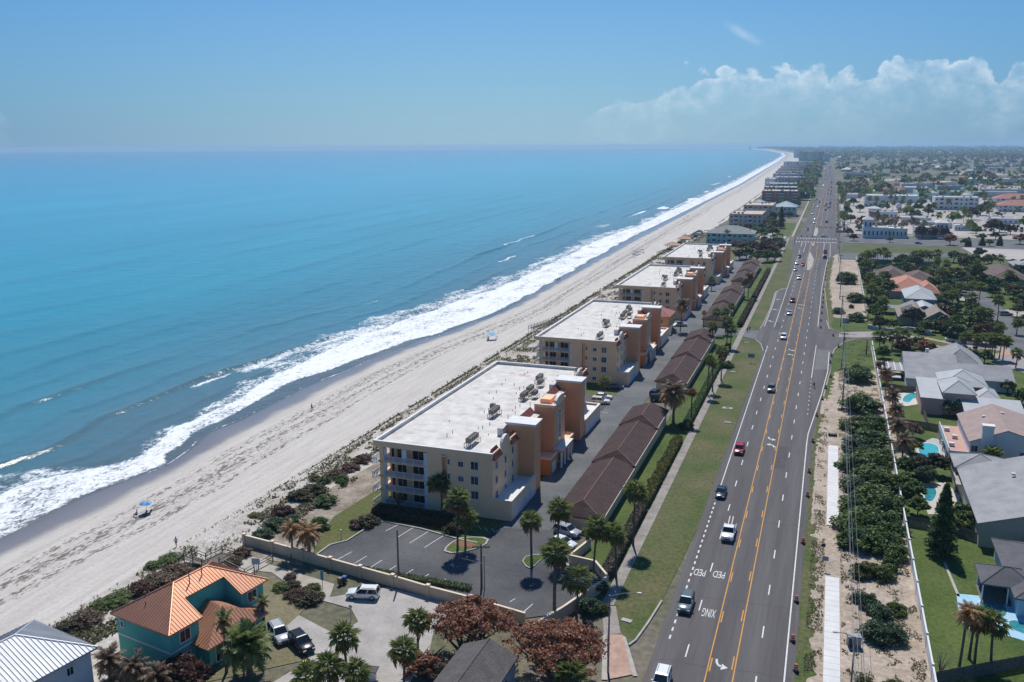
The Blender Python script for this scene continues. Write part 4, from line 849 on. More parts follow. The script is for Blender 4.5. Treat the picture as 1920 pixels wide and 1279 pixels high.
def car(kind, col, label, loc, rz=0, group=None, full=True, z=.13, cat='car'):
    kn = {'suv': 'SUV', 'hatch': 'hatchback'}.get(kind, kind)
    if label is None: label = f'{col} {kn} {"coming" if abs(rz) > 2 else "going away"} in the far highway traffic, {"beyond" if loc[1] > 1700 else "this side of"} the tall hotel'
    elif label.startswith('car in') or label.startswith('car beside') or label.startswith('car behind'): label = f'{col} {kn}' + label[3:]
    """rz = 0 drives away from the camera along the road (+Y)"""
    m = car_meshes(kind, col); ln, wd, sec, cb, zr, zb = SPEC[kind]; hw = wd / 2
    T = thing('pickup_truck' if kind == 'pickup' else 'van' if kind == 'van' else 'car', label, {'pickup': 'pickup truck', 'van': 'van'}.get(kind, cat), (loc[0], loc[1], z), rz, group)
    for n in ('body', 'cabin_glass', 'roof'): link(n, m[n], T)
    rad = .34 if kind in ('sedan', 'hatch') else .38 if kind != 'pickup' else .42
    for sx in (-1, 1):
        for f in (.18, .80):
            wh = link('wheel', m['wheel'], T, (sx * (hw - .1), -ln / 2 + ln * f, rad))
            if full: link('rim', m['rim'], wh)
        if full:
            link('headlight', m['headlight'], T, (sx * hw * .66, ln / 2 - .07, sec[-2][3] * .93)); link('tail_light', m['tail_light'], T, (sx * hw * .78, -ln / 2 + .03, sec[1][3] - .2)); link('mirror', m['mirror'], T, (sx * (hw + .08), -ln / 2 + ln * (cb[3] - .07), zb + .06))
    if full:
        link('grille', m['grille'], T, (0, ln / 2 - .01, sec[-1][2] + .14))
        if kind == 'pickup':
            MB().box(-hw + .14, hw - .14, -ln / 2 + .14, -ln / 2 + ln * .36, 1.0, 1.17).build('cargo_bed', PLATE, T)
        if kind == 'suv':
            for sx in (-1, 1): MB().tube([(sx * .62, -ln / 2 + .5, zr + .06), (sx * .62, -ln / 2 + ln * .5, zr + .06)], .03, 5).build('roof_rail', PLATE, T)
    return T
S = math.pi  # towards the camera
HG = 'cars on the highway'
car('suv', 'teal grey', 'dark grey-green SUV driving over the PED XING lettering', at(1286, 1140), S, HG)
pk = car('pickup', 'white', 'white pickup truck with pale boards sticking up from its bed', at(1366, 1006), S, HG)
for sx in (-.28, .28): MB().tube([(sx, -1.3, 1.3), (sx, -4.1, 1.75)], .1, 6).build('board', mat('pale_board', (.72, .66, .60), rough=.8), pk)
car('sedan', 'navy', 'black sedan driving just above the white pickup', at(1352, 930), S, HG)
car('suv', 'red', 'red crossover driving beside the solid edge line', at(1386, 849), S, HG)
car('suv', 'grey', 'dark grey SUV in the left lane below the turn arrows', at(1446, 734), S, HG)
car('suv', 'white', 'white SUV beside the driveway mouth of the condominiums', at(1469, 636), S, HG)
car('sedan', 'silver', 'silver sedan following a dark red car on the highway', at(1480, 590), S, HG)
car('suv', 'maroon', 'dark red SUV just ahead of the right turn lane', at(1486, 567), S, HG)
for k, c, px, py, lb in (('suv', 'white', 1498, 524, 'white SUV nearest below the median island tip'), ('sedan', 'silver', 1491, 508, 'silver sedan in the outer lane left of the median'), ('suv', 'white', 1494, 496, 'white SUV third in the queue left of the median'), ('hatch', 'red', 1505, 499, 'bright red hatchback beside the median island'), ('sedan', 'black', 1499, 483, 'black sedan next to the outer edge line before the crosswalk'), ('suv', 'grey', 1514, 432, 'grey SUV just beyond the traffic signals on the left'), ('sedan', 'white', 1527, 419, 'white sedan near the far median, closer one'), ('sedan', 'white', 1528.5, 412, 'white sedan near the far median, farther one'), ('suv', 'silver', 1524, 403, 'silver SUV beside the roadside bus stop')):
    car(k, c, lb, at(px, py), S, HG)
car('suv', 'white', 'white vehicle cut off by the bottom edge of the photo', at(1240, 1288), S, HG)
car('pickup', 'red', 'red box-bodied truck going away before the crosswalk', at(1547, 475), 0, HG); car('suv', 'black', 'black SUV following the red truck away from the camera', at(1546.5, 485), 0, HG)
car('sedan', 'white', 'white sedan turning across the junction', at(1545, 445), R(-70), HG); car('suv', 'black', 'black SUV driving away beyond the junction', at(1550, 418), 0, HG)
car('sedan', 'blue', 'pale blue sedan on the cross street by the grass field', at(1722, 458), R(-86), HG)
car('sedan', 'black', 'dark car driving away, upper one of two past the junction', at(1547, 387), 0, HG); car('sedan', 'navy', 'dark car driving away, lower one of two past the junction', at(1552, 391), 0, HG)
cols = ['white', 'white', 'silver', 'black', 'grey', 'red', 'navy', 'white', 'blue', 'black']; rr = random.Random(5)
yy = 880.0
while yy < 3300:
    xo = float(np.interp(yy, [880, 1500, 2100, 2900, 3700], [0, -.4, -2, -9, -23]))
    for lane, rz in ((-16, S), (-12.2, S), (-4.2, 0), (-.5, 0)):
        if rr.random() < .36: car(rr.choice(['sedan', 'suv', 'suv', 'hatch']), rr.choice(cols) if lane > -8 else rr.choice(['white', 'silver', 'white', 'grey', 'black', 'silver']), None, (lane + xo, yy + rr.uniform(-12, 12)), rz, 'distant highway traffic', full=False)
    yy += 32 + yy * .012
car('suv', 'silver', 'silver-roofed dark SUV parked in front of the nearest garage row', at(1064, 1003), R(-108)); car('sedan', 'white', 'white sedan parked next to the low beige wall', at(1056, 1024), R(-108))
car('suv', 'white', 'white SUV with sunroof parked beside the beige wall', at(681, 1121), R(-255), z=.11)
car('suv', 'silver', 'silver SUV parked under the palm by the teal house', at(524, 1197), R(-128), z=.1); car('suv', 'black', 'black SUV with roof rack beside the silver SUV', at(566, 1215), R(-122), z=.1)
car('suv', 'white', 'white SUV behind the nearest condominium, nearer of two', at(1126, 757), R(-86)); car('sedan', 'white', 'white sedan behind the nearest condominium, farther of two', at(1131, 748), R(-86))
car('sedan', 'grey', 'grey sedan in the shade of the second condominium', at(1153, 729), R(-80)); car('suv', 'black', 'black SUV parked at the second garage row', at(1229, 742), R(-10)); car('sedan', 'white', 'white car parked behind the nearest garage row', at(1216, 772), R(-82))
car('suv', 'black', 'black SUV half hidden under the dead palm fronds', at(1236, 752), R(-70))
car('sedan', 'silver', 'silver car under the small palm by the third condominium', at(1335, 533), R(-80)); car('sedan', 'white', 'white car behind the third garage row', at(1383, 541), R(-75)); car('suv', 'silver', 'pale car behind the second garage row, in shade', at(1276, 612), R(-80))
car('van', 'green', 'dark green van parked beside the long white-roofed garage', at(1896, 796), R(-98), cat='van'); car('suv', 'silver', 'silver SUV on a driveway off the residential street', at(1886, 592), R(-80)); car('sedan', 'grey', 'dark car beside the residential driveway at the right edge', at(1912, 610), R(-80))
# plaza and motel car parks
rr = random.Random(11)
def park(x0, y0, x1, y1, n, rows, lb, grp):
    for r_ in range(rows):
        for k in range(n):
            if rr.random() < .72: car(rr.choice(['sedan', 'suv', 'suv']), rr.choice(['white', 'silver', 'grey', 'white', 'black', 'navy', 'red', 'beige']), lb, (x0 + (x1 - x0) * (k + .5) / n + rr.uniform(-.3, .3), y0 + (y1 - y0) * (r_ + .5) / rows), S * rr.randint(0, 1), grp, full=False, z=.09)
park(*at(1568, 438), *at(1590, 418), 4, 5, 'car in the plaza lot beside the highway', 'cars in the roadside plaza lot')
park(*at(1770, 428), *at(1900, 398), 11, 4, 'car in the wide sunlit shopping plaza lot', 'cars in the shopping plaza lot')
park(*at(1845, 436), *at(1916, 428), 8, 2, 'car in the nearer rows of the shopping plaza lot', 'cars in the shopping plaza front rows')
park(*at(1300, 446), *at(1318, 437), 4, 3, 'car in the sandy lot left of the teal inn', 'cars beside the teal inn')
park(*at(1445, 438), *at(1464, 425), 4, 3, 'car in the small lot behind the teal inn', 'cars behind the teal inn')
# ================================================================== TRAFFIC DRUMS
ORANGE = mat('drum_orange', (.48, .075, .03), (.40, .06, .03), scale=3, rough=.6); STRIPE = mat('drum_stripe', (.66, .60, .56), rough=.5)
BAR = [(1492, 1260), (1486, 1204), (1493, 1130), (1505.5, 1020), (1514, 932), (1517, 887), (1524, 830), (1531, 781), (1542, 750), (1548, 729), (1557, 708), (1556.5, 681), (1559, 669), (1572, 652), (1562, 631), (1539, 616), (1539, 603), (1541, 589), (1542, 578), (1543, 569), (1543.5, 560), (1544, 549), (1545, 539), (1547.5, 526), (1548, 519), (1549, 512), (1550, 505), (1552.5, 494)]
dm = MB().tube([(0, 0, .1), (0, 0, .35), (0, 0, .36), (0, 0, .7), (0, 0, .71), (0, 0, 1.0)], [.29, .27, .265, .25, .245, .22], 12).mesh('drum', ORANGE); bm_ = MB().tube([(0, 0, 0), (0, 0, .1)], .42, 12).mesh('base', TYRE)
stm = MB().tube([(0, 0, 0), (0, 0, .14)], [.272, .266], 12, False).mesh('stripe', STRIPE); stm2 = MB().tube([(0, 0, 0), (0, 0, .14)], [.255, .247], 12, False).mesh('stripe', STRIPE)
for k, p in enumerate(BAR):
    T = thing('traffic_drum', f'orange traffic drum along the right road edge, {ORD[k]} the camera', 'traffic barrel', (*at(*p), .1), rr.uniform(0, 6), 'orange drums along the right edge')
    link('drum', dm, T); link('base', bm_, T); link('stripe', stm, T, (0, 0, .38)); link('stripe', stm2, T, (0, 0, .7))
# ================================================================== POLES AND WIRES
POLEW = mat('weathered_pole', (.15, .13, .115), (.10, .088, .08), scale=1.5, rough=.9, grain=.2, gscale=8)
POLEG = mat('grey_pole', (.22, .23, .23), (.16, .165, .17), scale=2, rough=.6)
T = thing('light_pole', 'slim dark timber pole standing behind the beige wall', 'pole', at(748, 1094)); MB().tube([(0, 0, 0), (0, 0, 8.6)], [.16, .11], 10).build('shaft', POLEW, T)
def upole(label, loc, h, arm=2.4, rz=0, tr=True, cat='utility pole'):
    T = thing('utility_pole', label, cat, loc, rz); MB().tube([(0, 0, 0), (0, 0, h)], [.19, .12], 10).build('shaft', POLEW, T)
    for dy in (-.16, .16): MB().box(-arm / 2, arm / 2, dy - .06, dy + .06, h - .55, h - .4).build('crossarm', POLEW, T)
    for k in (-1, -.45, .45, 1): MB().tube([(k * arm / 2 * .95, 0, h - .4), (k * arm / 2 * .95, 0, h - .18)], [.05, .035], 6).build('insulator', mat('insulator', (.3, .3, .32), rough=.4), T)
    if tr: MB().tube([(.38, 0, h - 2.2), (.38, 0, h - 1.3)], .26, 10).build('transformer', MET, T)
    return T
upole('timber pole with a tilted crossarm in the parking lot', at(903, 1102), 7.0, 2.6, R(20), False)
T = tag(MB().tube([(*at(908.5, 1103), 0), (*at(908.5, 1103), 5.3)], .08, 8).build('pipe_riser', MET), 'thin metal riser beside the crossarm pole in the parking lot', 'pole')
def lamp(label, loc, h, arm, rz, n='street_lamp'):
    T = thing(n, label, 'street lamp', loc, rz); MB().tube([(0, 0, 0), (0, 0, h)], [.13, .09], 8).build('post', POLEG, T)
    MB().tube([(0, 0, h - .15), (arm * .5, 0, h + .35), (arm, 0, h + .5)], [.06, .05, .045], 6).build('arm', POLEG, T)
    MB().loft([[(arm - .1 + x * .5, y * .5, h + .42 + z) for x, y in ((0, -.18), (.9, -.3), (1.1, 0), (.9, .3), (0, .18))] for z in (0, .14)]).build('lamp_head', mat('lamp_head', (.45, .47, .5), rough=.4, metal=.3), T)
    return T
lamp('street lamp leaning over the near left sidewalk', at(1140, 1262), 10.6, 3.4, R(12))
PY = [104, 225, 268, 330, 392, 455, 520, 585, 650, 715, 780, 850, 930, 1010]
for k, y in enumerate(PY):
    if k == 0: lamp('roadside lamp whose arm reaches over the new sidewalk', (6.0, 98, 0), 9.4, -2.4, R(15)); continue
    upole(f'timber utility pole right of the highway, {ORD[k - 1]} the camera', (6.3 + (0 if y > 240 else -.2), y, 0), 10.5 if y < 300 else 11.5, 2.2, 0, k < 3)
WIRE = mat('overhead_wire', (.30, .31, .33), rough=.5, metal=.3)
for j, (x, z) in enumerate(((5.55, 10.2), (6.6, 10.2), (5.9, 8.2), (6.3, 7.6))):
    mb = MB(); pts = [40] + PY[1:]
    for a, c in zip(pts[:-1], pts[1:]):
        mb.tube([(x + .4 * (.5 if a < 100 else 0), a + (c - a) * t_, z - (c - a) * .012 * 4 * t_ * (1 - t_) * .5) for t_ in np.linspace(0, 1, 7)], .02, 4, False)
    tag(mb.build('overhead_wire', WIRE), ['pale overhead wire nearest the road along the utility poles', 'pale overhead wire farthest from the road along the poles', 'lower overhead cable, left of two', 'lower overhead cable, right of two'][j], 'wire')
mb = MB()
for k in range(6):
    a, c = (-45.9 + .5 * k, 105, 7.4 - .05 * k), (-24.9, 104.6, 8.6 - k * .38); mb.tube([(a[0] + (c[0] - a[0]) * t_, a[1] + (c[1] - a[1]) * t_, a[2] + (c[2] - a[2]) * t_ - 2.2 * t_ * (1 - t_)) for t_ in np.linspace(0, 1, 9)], .013, 4, False)
o = tag(mb.build('service_cables', WIRE), 'bundle of thin service cables over the reddish trees', 'wire')
# traffic signals at the junction
for k, (x, y, n, lb) in enumerate(((-20.5, 600, 3, 'near left'), (5.0, 668, 3, 'far right'))):
    T = thing('signal_mast', f'traffic signal mast with lights over the junction, {lb}', 'traffic signal', (x, y, 0)); MB().tube([(0, 0, 0), (0, 0, 6.2)], .14, 8).build('post', POLEG, T); s_ = 1 if x < 0 else -1
    MB().tube([(0, 0, 5.9), (s_ * 11.5, 0, 6.3)], .09, 6).build('mast_arm', POLEG, T)
    for q in range(n): MB().box(s_ * (4 + q * 3.4) - .25, s_ * (4 + q * 3.4) + .25, -.2, .2, 5.3, 6.5).build('signal_head', DARKM, T)
def sign(label, loc, w, h, z, m, rz=0, cat='sign', pm=None):
    T = thing('road_sign', label, cat, loc, rz); MB().tube([(0, .04, 0), (0, .04, z + h / 2)], .045, 6).build('post', MET, T); MB().box(-w / 2, w / 2, -.02, .02, z - h / 2, z + h / 2).build('sign_panel', m, T); return T
SGB = mat('sign_blue_grey', (.20, .24, .32), rough=.5); SGO = mat('sign_orange', (.6, .2, .04), rough=.6)
sign('large dark sign on a post in the verge near the condominium driveway', at(1408, 681), 1.9, 1.2, 2.3, SGB); sign('small roadside sign at the near end of the new sidewalk', at(1546, 1070), .9, .7, 2.0, SGB)
sign('small black-backed sign standing in the sandy roadside', at(1543, 1040), .6, .6, 1.6, DARKM); sign('small sign at the driveway corner by the white line', at(1434, 662), .6, .8, 1.5, TRIM)
sign('blue parking sign beside the villa path', at(605, 1106), .45, 1.5, 2.3, mat('parking_sign_blue', (.12, .28, .46), rough=.5), R(10)); sign('pale information board above the boardwalk railing', at(481, 1075), 1.3, 1.0, 2.0, mat('pale_board_blue', (.42, .5, .58), rough=.6), R(15))
sign('thin sign post at the corner of the dry lawn', at(658, 1163), .5, .35, 2.1, MET)
# drain boxes, cabinet, meter etc.
T = thing('storm_drain', 'concrete storm drain inlet with dark mouth in the verge', 'drain', (*at(1364, 766), .06)); MB().prism([(-1.1, -.8), (1.1, -.8), (1.3, 0), (1.1, .8), (-1.1, .8), (-1.3, 0)], 0, .1).build('apron', CONC, T); MB().box(-.45, .45, -.45, .45, .09, .13).build('grate', DARKM, T)
for px, py, lb in ((1400, 643, 'pale utility lid in the verge near the driveway'), (1374, 698, 'pale utility lid in the verge below the dark sign'), (1175, 1165, 'broken concrete lid in the near verge'), (1364, 793, 'small pale lid below the storm drain')):
    tag(MB().rbox(*at(px, py), 1.5, .8, .08, .2, rr.uniform(-.3, .3)).build('utility_slab', CONC), lb, 'utility slab')
T = thing('electric_cabinet', 'grey tilted electric cabinet beside the bushes near the wires', 'utility box', (*at(1600, 1212), 0), R(12)); MB().box(-.8, .8, -.5, .5, 0, 1.5).build('cabinet', MET, T); MB().loft([[(-.9, -.6, 1.5), (.9, -.6, 1.5), (.9, .6, 1.5), (-.9, .6, 1.5)], [(-.85, -.55, 1.62), (.85, -.55, 1.62), (.85, .55, 1.62), (-.85, .55, 1.62)]]).build('lid', MET, T); MB().box(-.7, -.05, -.54, -.5, .2, 1.3).build('cabinet_door', DARKM, T)
T = thing('electric_cabinet', 'pale grey cabinet in the grass beside the entrance road', 'utility box', (*at(1585, 605), 0)); MB().box(-1, 1, -.8, .8, 0, 1.7).build('cabinet', mat('pale_cabinet', (.42, .44, .47), rough=.6), T); MB().box(-1.06, 1.06, -.86, .86, 1.7, 1.8).build('lid', MET, T)
T = thing('barrier_crate', 'black crate lying on the sandy strip by the new sidewalk', 'crate', (*at(1561, 818), .06), R(8)); MB().box(-.9, .9, -.4, .4, 0, .5).build('crate', DARKM, T)
for sx in (-.7, .7): MB().box(sx - .12, sx + .12, -.45, .45, .5, .62).build('crate_handle', DARKM, T)
# ================================================================== WALLS AND FENCES
def wall_run(label, pts, h, th, m, cap, name='boundary_wall', pil=True, cat='wall', step=None):
    o_ = pts[0]; T = thing(name, label, cat, (*o_, 0))
    L_ = [(p[0] - o_[0], p[1] - o_[1]) for p in pts]
    for k, (a, c) in enumerate(zip(L_[:-1], L_[1:])):
        d = math.dist(a, c); rz = math.atan2(-(c[0] - a[0]), c[1] - a[1]); n = max(1, round(d / step)) if step else 1
        for q in range(n):
            f0, f1 = q / n, (q + 1) / n; mx, my = a[0] + (c[0] - a[0]) * (f0 + f1) / 2, a[1] + (c[1] - a[1]) * (f0 + f1) / 2
            pa = MB().rbox(mx, my, th, d / n - .02, 0, h, rz).build('wall_panel', m, T); MB().rbox(mx, my, th + .1, d / n - .02, h, h + .09, rz).build('coping', cap, pa)
            if pil and q: P0 = (a[0] + (c[0] - a[0]) * f0, a[1] + (c[1] - a[1]) * f0); pp = MB().rbox(*P0, th * 2, th * 2, 0, h + .2, rz).build('pillar', m, T); MB().rbox(*P0, th * 2.4, th * 2.4, h + .2, h + .32, rz).build('pillar_cap', cap, pp)
        if pil:
            pp = MB().rbox(*a, th * 2.05, th * 2.05, 0, h + .2, rz).build('pillar', m, T); MB().rbox(*a, th * 2.45, th * 2.45, h + .2, h + .32, rz).build('pillar_cap', cap, pp)
    return T
WALLM = mat('beige_wall', (.66, .50, .35), (.58, .43, .30), scale=.5, rough=.9, grain=.08, gscale=4); WCAP = mat('beige_coping', (.70, .58, .45), rough=.85)
wall_run('long beige wall between the parking lot and the villa driveway', [at(x, y) for x, y in ((459, 1022), (512, 1036), (568, 1052), (620, 1067), (676, 1083), (737, 1100), (803, 1120), (882, 1141), (985, 1172))], 1.75, .25, WALLM, WCAP)
W2 = [at(x, y, 1.8) for x, y in ((985, 1180), (1056, 1138), (1140, 1080))]
wall_run('beige wall edging the parking lot on its right side, behind the reddish tree', W2, 1.8, .25, WALLM, WCAP, pil=False)
wall_run('zigzag beige wall beside the parked white sedan', [at(x, y, 1.6) for x, y in ((1138, 1078), (1116, 1052), (1068, 1041), (1107, 1010))], 1.6, .25, WALLM, WCAP, pil=False)
WFEN = mat('white_vinyl', (.70, .72, .74), (.62, .64, .66), scale=.6, rough=.5)
wall_run('long white vinyl fence along the near back gardens', [(15.6, 78), (15.6, 300)], 1.9, .12, WFEN, WFEN, 'vinyl_fence', True, 'fence', 7.5)
wall_run('white vinyl fence beyond the entrance road', [(15.9, 352), (15.5, 530)], 1.9, .12, WFEN, WFEN, 'vinyl_fence', True, 'fence', 9)
# ================================================================== VEGETATION
def leafmat(name, stops, rough=.6, trans=True):
    m = mat(name, stops[0], island=stops, rough=.5, spec=.3); t = m.node_tree; b = t.nodes['Principled BSDF']
    tr = t.nodes.new('ShaderNodeBsdfTranslucent'); mx = t.nodes.new('ShaderNodeMixShader'); mx.inputs[0].default_value = .45     # thin leaves let light through
    src = b.inputs['Base Color'].links[0].from_socket; L(t, src, tr.inputs[0]); L(t, b.outputs[0], mx.inputs[1]); L(t, tr.outputs[0], mx.inputs[2]); L(t, mx.outputs[0], t.nodes['Material Output'].inputs['Surface']); return m
LEAF = {'dark': leafmat('leaf_dark_green', [(.035, .075, .020), (.062, .12, .030), (.10, .165, .042), (.17, .23, .08)]),
 'blue': leafmat('leaf_blue_green', [(.028, .062, .032), (.052, .10, .052), (.085, .145, .075), (.16, .22, .13)]),
 'mid': leafmat('leaf_mid_green', [(.055, .092, .022), (.095, .145, .033), (.14, .195, .048), (.20, .24, .08)]),
 'yellow': leafmat('leaf_yellow_green', [(.07, .085, .015), (.11, .125, .025), (.16, .165, .03), (.09, .10, .03)]),
 'rust': leafmat('leaf_rust', [(.16, .055, .028), (.30, .11, .055), (.40, .18, .10), (.54, .34, .24), (.11, .05, .032)]),
 'plum': leafmat('leaf_plum', [(.055, .024, .020), (.10, .042, .034), (.15, .07, .052), (.07, .06, .03)]),
 'brown': leafmat('leaf_dry_brown', [(.12, .08, .055), (.19, .135, .09), (.27, .20, .14), (.08, .055, .04)]),
 'mixed': leafmat('leaf_half_dry', [(.045, .065, .02), (.09, .065, .04), (.03, .05, .018), (.13, .09, .06), (.055, .08, .025)]),
 'straw': leafmat('leaf_straw', [(.40, .24, .11), (.50, .33, .16), (.30, .17, .08), (.20, .12, .06)]),
 'grass': leafmat('leaf_dune_grass', [(.16, .17, .07), (.22, .21, .10), (.30, .27, .16), (.12, .14, .05)]),
 'palm': leafmat('leaf_palm', [(.07, .105, .03), (.14, .19, .055), (.24, .28, .09), (.36, .36, .17)])}
BARK = mat('bark', (.13, .105, .085), (.08, .062, .05), scale=1.5, rough=.95, grain=.2, gscale=8, bump=.4)
PBARK = mat('palm_bark', (.16, .135, .11), (.10, .085, .07), scale=3, rough=.95, grain=.25, gscale=9, bump=.5, bscale=9)
def leaves_mesh(name, P, Nn, size, m, aspect=1.5, rs=None, bend=.0):
    """one small quad per leaf, at P facing about Nn"""
    rs = rs or np.random.RandomState(1); n = len(P)
    t_ = rs.normal(size=(n, 3)); Nn = Nn + .75 * rs.normal(size=(n, 3)); Nn /= np.linalg.norm(Nn, axis=1, keepdims=True) + 1e-9
    u = np.cross(Nn, t_); u /= np.linalg.norm(u, axis=1, keepdims=True) + 1e-9; w = np.cross(Nn, u)
    s = size * rs.uniform(.6, 1.3, (n, 1)); u = u * s * aspect / 2; w = w * s / 2
    V = np.stack([P - u, P + w * .9 - u * .1, P + u, P - w * .9 + u * .1], 1).reshape(-1, 3)
    me = bpy.data.meshes.new(name); me.vertices.add(4 * n); me.vertices.foreach_set('co', V.reshape(-1).astype(np.float32))
    me.loops.add(4 * n); me.loops.foreach_set('vertex_index', np.arange(4 * n, dtype=np.int32)); me.polygons.add(n); me.polygons.foreach_set('loop_start', np.arange(0, 4 * n, 4, dtype=np.int32))
    me.update(calc_edges=True); me.materials.append(m); return me
def crown_pts(rs, rx, ry, rz, lumps, per, lump_r=.36, flat=.25, z0=0.0):
    P = []; Nn = []
    for k in range(lumps):
        d = rs.normal(size=3); d /= np.linalg.norm(d); d[2] = abs(d[2]) * (1 + flat) - flat
        c = d * rs.uniform(.25, .86) * np.array([rx, ry, rz]); r = lump_r * rs.uniform(.6, 1.25)
        q = rs.normal(size=(per, 3)); q /= np.linalg.norm(q, axis=1, keepdims=True); q[:, 2] = np.where(q[:, 2] < -.3, -q[:, 2], q[:, 2])
        rad = rs.uniform(.5, 1.2, (per, 1)); P.append(c + q * rad * r * np.array([rx, ry, rz * 1.1])); Nn.append(q + np.array([0, 0, .5]))
    P = np.concatenate(P); Nn = np.concatenate(Nn); P[:, 2] += z0; return P, Nn
def bush_mesh(name, kind, rx, ry, rz, lumps, per, size, seed, lump_r=.36, z0=None, ground=True):
    rs = np.random.RandomState(seed); P, Nn = crown_pts(rs, rx, ry, rz, lumps, per, lump_r, .25, rz * .35 if z0 is None else z0)
    if ground: P[:, 2] = np.where(P[:, 2] < .08, rs.uniform(.05, rz * .5, len(P)), P[:, 2])
    return leaves_mesh(name, P, Nn, size, LEAF[kind], rs=rs)
BUSH = {}
for kind in ('dark', 'blue', 'mid', 'yellow', 'rust', 'brown', 'mixed', 'plum'):
    BUSH[kind] = [bush_mesh('foliage', kind, 1, 1, .8, 60, 80, .095, 31 + 7 * v + len(kind), .25) for v in range(3)]
stem_me = {}
def stem_mesh(seed, n=4):
    if seed in stem_me: return stem_me[seed]
    r_ = random.Random(seed); mb = MB()
    for _ in range(n): a = r_.uniform(0, 6.28); mb.tube([(0, 0, 0), (.25 * math.cos(a), .25 * math.sin(a), .35), (.55 * math.cos(a), .55 * math.sin(a), .7)], [.05, .035, .015], 5)
    stem_me[seed] = mb.mesh('stem', BARK); return stem_me[seed]
VR = random.Random(2)
def shrub(kind, label, loc, r, h=None, group=None, name='shrub', cat='shrub', sq=1.0):
    T = thing(name, label, cat, loc, VR.uniform(0, 6.28), group); f = link('foliage', BUSH[kind][VR.randrange(3)], T); s = link('stem', stem_mesh(VR.randrange(3)), T)
    h = h or r * 1.1
    for o in (f, s): o.scale = (r, r * sq, h)
    return T
TREE = {}
for kind in ('dark', 'mid', 'rust', 'plum', 'mixed', 'blue', 'brown', 'yellow'):
    TREE[kind] = [bush_mesh('crown', kind, 1, 1, .72, 62, 48, .145, 231 + 5 * v + len(kind), .22, z0=0, ground=False) for v in range(3)]
def trunk_mesh(seed, h=1.0):
    r_ = random.Random(seed); mb = MB(); mb.tube([(0, 0, 0), (.03, .02, h * .45), (0, .04, h)], [.07, .05, .035], 7)
    for k in range(5): a = k * 1.3 + r_.random(); mb.tube([(0, .02, h * (.4 + .08 * k)), (.3 * math.cos(a), .3 * math.sin(a), h * (.85 + .05 * k)), (.62 * math.cos(a), .62 * math.sin(a), h * 1.25)], [.035, .025, .01], 5)
    return mb.mesh('trunk', BARK)
TRK = [trunk_mesh(s) for s in range(3)]
def tree(kind, label, loc, r, h, group=None, name='round_tree', cat='tree', sq=1.0):
    """h = height of crown centre"""
    T = thing(name, label, cat, loc, VR.uniform(0, 6.28), group); c = link('crown', TREE[kind][VR.randrange(3)], T, (0, 0, h)); c.scale = (r, r * sq, r)
    t_ = link('trunk', TRK[VR.randrange(3)], T); t_.scale = (r * .9, r * .9, h * .85); return T
# ---- palms
def fan_frond(seed, L0=1.0, droop=.25, n=11):
    """palmate leaf: stalk along +x rising, then a fan of narrow blades"""
    r_ = random.Random(seed); mb = MB(); hz = (.95 * L0, 0, .18 * L0)
    mb.quad((0, -.025, 0), (0, .025, 0), (hz[0], .02, hz[2]), (hz[0], -.02, hz[2]))
    for k in range(n):
        a = R(-105 + 210 * k / (n - 1)) + r_.uniform(-.06, .06); l = L0 * (1.05 - .25 * abs(k - (n - 1) / 2) / (n / 2)) * r_.uniform(.85, 1.1)
        c, s = math.cos(a), math.sin(a); w = .085 * L0; dz = .10 * (1 if k % 2 else -1) * L0 * .3
        m1 = (hz[0] + c * l * .55, s * l * .55, hz[2] + .02 + dz * .3 - .06 * droop); tip = (hz[0] + c * l * .98, s * l * .98, hz[2] - droop * l * r_.uniform(.6, 1.3))
        mb.poly([hz, (m1[0] - s * w, m1[1] + c * w, m1[2]), tip]); mb.poly([hz, tip, (m1[0] + s * w, m1[1] - c * w, m1[2] + .03)])
    return mb
def feather_frond(seed, L0=2.6, arch=.9, n=15, hang=.35, wide=.55):
    r_ = random.Random(seed); mb = MB(); pts = []
    for k in range(n + 1):
        t_ = k / n; pts.append(Vector((L0 * (t_ - .12 * t_ * t_ * arch), 0, L0 * (.42 * t_ - arch * .62 * t_ * t_))))
    for a, b_ in zip(pts[:-1], pts[1:]): mb.quad(tuple(a + Vector((0, -.03, 0))), tuple(a + Vector((0, .03, 0))), tuple(b_ + Vector((0, .02, 0))), tuple(b_ + Vector((0, -.02, 0))))
    for k in range(1, n + 1):
        l = wide * L0 * .5 * math.sin(math.pi * min(1, (k + 1.2) / (n + 1.5))) + .1
        for s in (-1, 1):
            p = pts[k]; q = p + Vector((l * .45, s * l * r_.uniform(.75, 1.05), -hang * l * r_.uniform(.6, 1.4))); d = (pts[k] - pts[k - 1]).normalized() * .085 * L0 / 2.6 * 1.5
            mb.poly([tuple(p - d), tuple(p + d), tuple(q)])
    return mb
FF = {'green': [fan_frond(s, 1.0, .3).mesh('frond', LEAF['palm']) for s in range(4)], 'dead': [fan_frond(s + 9, .95, .75).mesh('dry_frond', LEAF['straw']) for s in range(3)], 'mid': [fan_frond(s + 20, 1.0, .4).mesh('frond', LEAF['mid']) for s in range(3)]}
FE = {'green': [feather_frond(s, 2.6, .75).mesh('frond', LEAF['palm']) for s in range(3)], 'dead': [feather_frond(s + 5, 2.4, 1.35, 15, .9, .5).mesh('dry_frond', LEAF['straw']) for s in range(3)], 'brown': [feather_frond(s + 15, 2.4, 1.15, 15, .7, .5).mesh('dry_frond', LEAF['brown']) for s in range(3)]}
def pose(o, az, elv, sc, z=0): o.location = (0, 0, z); o.rotation_euler = (0, -elv, az); o.scale = (sc, sc, sc)
